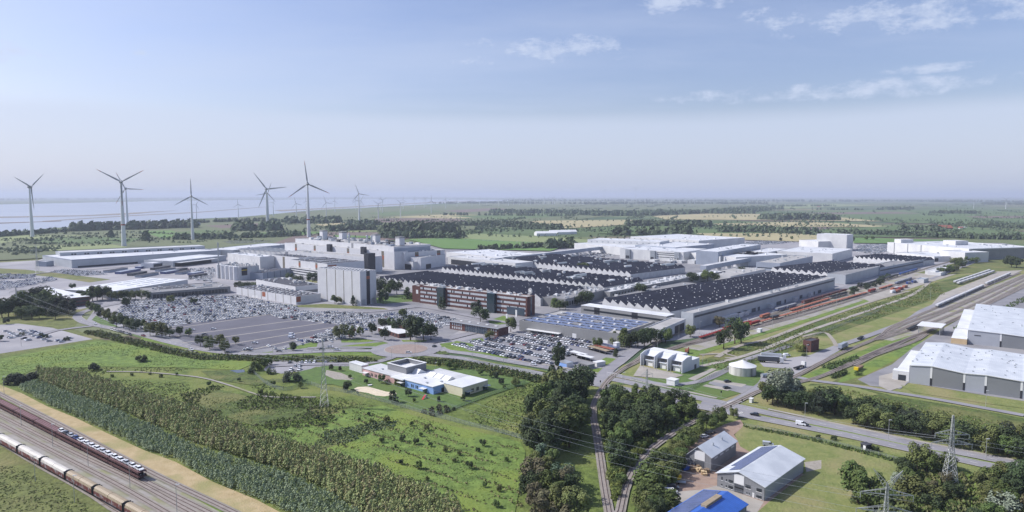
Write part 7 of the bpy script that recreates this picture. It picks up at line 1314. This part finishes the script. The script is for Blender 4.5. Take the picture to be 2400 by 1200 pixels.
# ================================================================== LAMPS, FENCES, SIGNALS
LM = MB().tube((0, 0, 0), (0, 0, 9), .11, .07, 6, 'galvanised').mesh('pole'); LH = MB().box(-.1, -.15, 8.95, 1.2, .15, 9.15, 'metal_white').mesh('lamp_head')
def lamp(x, y, s, label, group, rz=0):
    g0 = G(x, y); r = empty('street_lamp', (g0.x, g0.y, 0), rz, label, 'street lamp', group); inst('pole', LM, (0, 0, 0), 0, (1, 1, s), r); inst('lamp_head', LH, (0, 0, 9.0*(s-1)), 0, 1, r)
for i, (x, y, s) in enumerate(((1886, 987, 1.0), (2082, 1030, 1.0), (2310, 1078, 1.0), (952, 800, 1.3), (975, 800, 1.3), (973, 836, 1.6), (918, 848, 1.0), (1108, 845, 1.0), (640, 838, .9), (760, 834, .9), (446, 832, .9), (336, 800, .9), (238, 772, .9), (1512, 806, 1.3), (1591, 793, 1.3), (1640, 785, 1.2), (1541, 823, 1.5), (1280, 858, 1), (1180, 850, 1), (1890, 842, 1.1), (2310, 955, 1.0), (50, 812, 1.0), (1020, 880, .9), (1460, 905, .9), (1646, 860, .8))):
    lamp(x, y, s, 'thin grey street lamp, %s in the listed line along the roads, near %s' % (ordw(i+1), ['the main road tree belt', 'the main road tree belt', 'the main road at the right edge', 'the roundabout trees', 'the roundabout trees', 'the roundabout', 'the kindergarten annex', 'the upper carriageway', 'the ditch reeds', 'the ditch reeds', 'the curving road', 'the curving road', 'the road bend', 'the dark conifers', 'the works road', 'the works road', 'the single track', 'the blue hut', 'the right-hand car park', 'the truck yard', 'the grass before the warehouse', 'the left visitor car park', 'the kindergarten back garden', 'the level crossing', 'the round tank'][i]), 'street lamps')
for i, (x, y) in enumerate(((50, 1000), (124, 1048), (207, 1095), (305, 1146), (415, 1203), (83, 1130), (175, 1180), (10, 925))): lamp(x, y, 1.15, 'thin lattice lighting mast between the tracks at the lower left, %s one' % ordw(i+1), 'lighting masts of the left sidings')
for i, (x, y) in enumerate(((1750, 790), (1810, 768), (1882, 745), (1960, 722), (2020, 700), (2080, 680), (2130, 662), (1900, 690), (2085, 640), (2180, 705), (2262, 702), (2330, 680))): lamp(x, y, 1.6, 'tall thin yard lamp among the works sidings, %s from the left side' % ordw(i+1), 'yard lamps of the works sidings')
def fence(name, pts, h_, label, post=3.0, m='fence_mesh'):
    c = spline(pts, post); r = empty(name, (0, 0, 0), 0, label, 'fence'); a = MB(); b_ = MB()
    for i in range(len(c)-1):
        p, q = c[i], c[i+1]; a.poly([(p.x, p.y, .1), (q.x, q.y, .1), (q.x, q.y, h_), (p.x, p.y, h_)], m)
        b_.box(p.x-.05, p.y-.05, 0, p.x+.05, p.y+.05, h_+.1, 'galvanised')
    a.build('mesh_panels', r); b_.build('posts', r); return r
fence('mesh_fence', [(585, 866), (605, 885), (627, 903), (671, 916), (721, 902), (762, 914), (800, 919), (900, 943), (1000, 972), (1100, 998), (1200, 1023), (1238, 1036)], 2.3, 'long pale green mesh fence below the kindergarten lawn')
fence('mesh_fence', [(1021, 976), (1060, 962), (1112, 942), (1170, 920), (1232, 897)], 2.0, 'mesh fence at the right side of the kindergarten lawn')
fence('mesh_fence', [(627, 900), (640, 896), (665, 897)], 2.3, 'short return of mesh fence near the dark round shrub')
fence('mesh_fence', [(215, 778), (330, 803), (450, 832), (560, 842), (640, 840), (870, 842), (905, 845)], 1.8, 'thin mesh fence between the curving road and the reeds')
fence('mesh_fence', [(965, 838), (1100, 850), (1200, 864), (1295, 890)], 1.8, 'thin mesh fence between the reeds and the lower carriageway')
fence('mesh_fence', [(1745, 1000), (1800, 1010), (1900, 1030), (2020, 1058), (2110, 1082), (2180, 1098)], 1.8, 'mesh fence with weeds along the near side of the main road')
fence('mesh_fence', [(1480, 893), (1560, 918), (1610, 918), (1660, 888), (1710, 868), (1780, 840), (1860, 808), (1960, 768), (2060, 730)], 2.2, 'mesh fence around the transformer building and along the railway path')
mass('roadside_weeds', 'strip of weeds along the near fence of the main road', 'weeds', [(1740, 1000), (1800, 1009), (1900, 1029), (2020, 1057), (2110, 1080), (2180, 1098), (2170, 1104), (2000, 1060), (1880, 1030), (1745, 1004)], 600, 1.0, 1.2, ['leaf_mid', 'leaf_dark', 'tuft_green'], 6, 31)
mass('roadside_weeds', 'low hedge strips beside the sidings at the right', 'hedge', [(2230, 812-40), (2400, 697), (2420, 700), (2245, 777)], 420, 1.6, 2.0, ['leaf_mid', 'leaf_dark'], 7, 32)
mass('roadside_weeds', 'clipped dark hedge strip on the grass between the sidings', 'hedge', [(1925, 862), (1940, 855), (2008, 836), (2015, 842), (1950, 868)], 200, 1.5, 1.8, ['leaf_mid', 'leaf_dark'], 7, 33)
mass('roadside_weeds', 'short dark hedge below the yellow maintenance wagon', 'hedge', [(1946, 883), (1980, 871), (1986, 877), (1952, 889)], 120, 1.8, 1.8, ['leaf_mid', 'leaf_dark'], 7, 34)
# level crossing lights and shelters
for i, (x, y) in enumerate(((1421, 915), (1407, 905), (1713, 965), (1739, 950), (1690, 930))):
    g0 = G(x, y); r = empty('crossing_signal', (g0.x, g0.y, 0), 0, 'level crossing signal post, %s one counted from the straight track' % ordw(i+1), 'signal', 'level crossing signals'); MB().tube((0, 0, 0), (0, 0, 3.2), .08, .08, 6, 'galvanised').build('post', r); MB().box(-.35, -.12, 2.3, .35, .0, 3.4, 'black').build('light_board', r)
g0 = G(1440, 884); r = empty('gantry_sign', (g0.x, g0.y, 0), R_(-36), 'white framed barrier gate at the rail crossing by the bicycle shelters', 'gate'); q = MB()
for k in range(9): q.box(-5+k*1.25, 0, 0, -4.9+k*1.25, .1, 2.2, 'metal_white')
q.box(-5, 0, 2.2, 5.1, .12, 2.35, 'metal_white').box(-5, 0, .3, 5.1, .12, .4, 'metal_white'); q.build('gate_frame', r)
for i, (x, y) in enumerate(((1188, 753), (1210, 743), (1019, 775))):
    g0 = G(x, y); r = empty('sign_pillar', (g0.x, g0.y, 0), R_(50), ['slim white pillar sign on the grass before the brick offices', 'slim white pillar sign near the office entrance', 'slim white pillar sign behind the roundabout trees'][i], 'sign'); MB().box(-.25, -.9, .2, .25, .9, 6.5, 'metal_white').build('panel', r); MB().box(-.3, -1, 0, .3, 1, .19, 'metal_grey').build('foot', r)
# roof flags of far hall fronts: outdoor pipes before the white front hall
rnd = random.Random(3)
for i in range(16):
    x, y = rnd.uniform(1470, 1740), rnd.uniform(606, 618); g0 = G(x, y+rnd.uniform(0, 3)); r = empty('service_block', (g0.x, g0.y, 0), R_(46), 'small service block in the yard before the white front hall, %s listed' % ordw(i+1), 'service block', 'service blocks before the white front hall'); MB().box(0, 0, 0, rnd.uniform(6, 22), rnd.uniform(5, 14), rnd.uniform(3, 6), rnd.choice(('wall_white', 'wall_pale', 'wall_grey_plain', 'plastic_yellow' if i == 5 else 'wall_pale')), 'roof_pale').build('wall', r); MB().tube((3, 3, 3), (3, 3, 8), .6, .6, 8, 'metal_light').build('pipe', r)
# ================================================================== HAZE
hz_ = bpy.data.materials.new('haze_air'); hz_.use_nodes = True; t = hz_.node_tree; t.nodes.clear(); o = t.nodes.new('ShaderNodeOutputMaterial'); v = t.nodes.new('ShaderNodeVolumePrincipled')
v.inputs['Color'].default_value = (.76, .84, 1, 1); v.inputs['Density'].default_value = 7e-5; v.inputs['Anisotropy'].default_value = .1; t.links.new(v.outputs[0], o.inputs['Volume']); MATS['haze_air'] = hz_
MB().box(-91000, -1600, -1, 91000, 110100, 235, 'haze_air').build('haze', kind='stuff', label='pale blue haze over the flat land', category='haze')

# keep every label within sixteen words by dropping articles first
for o in bpy.data.objects:
    if 'label' in o.keys():
        w_ = o['label'].split(); i = len(w_)-1
        for drop in ('the', 'a', 'one', 'of', 'and'):
            i = len(w_)-1
            while len(w_) > 16 and i > 0:
                if w_[i] == drop: w_.pop(i)
                i -= 1
        o['label'] = ' '.join(w_[:16])
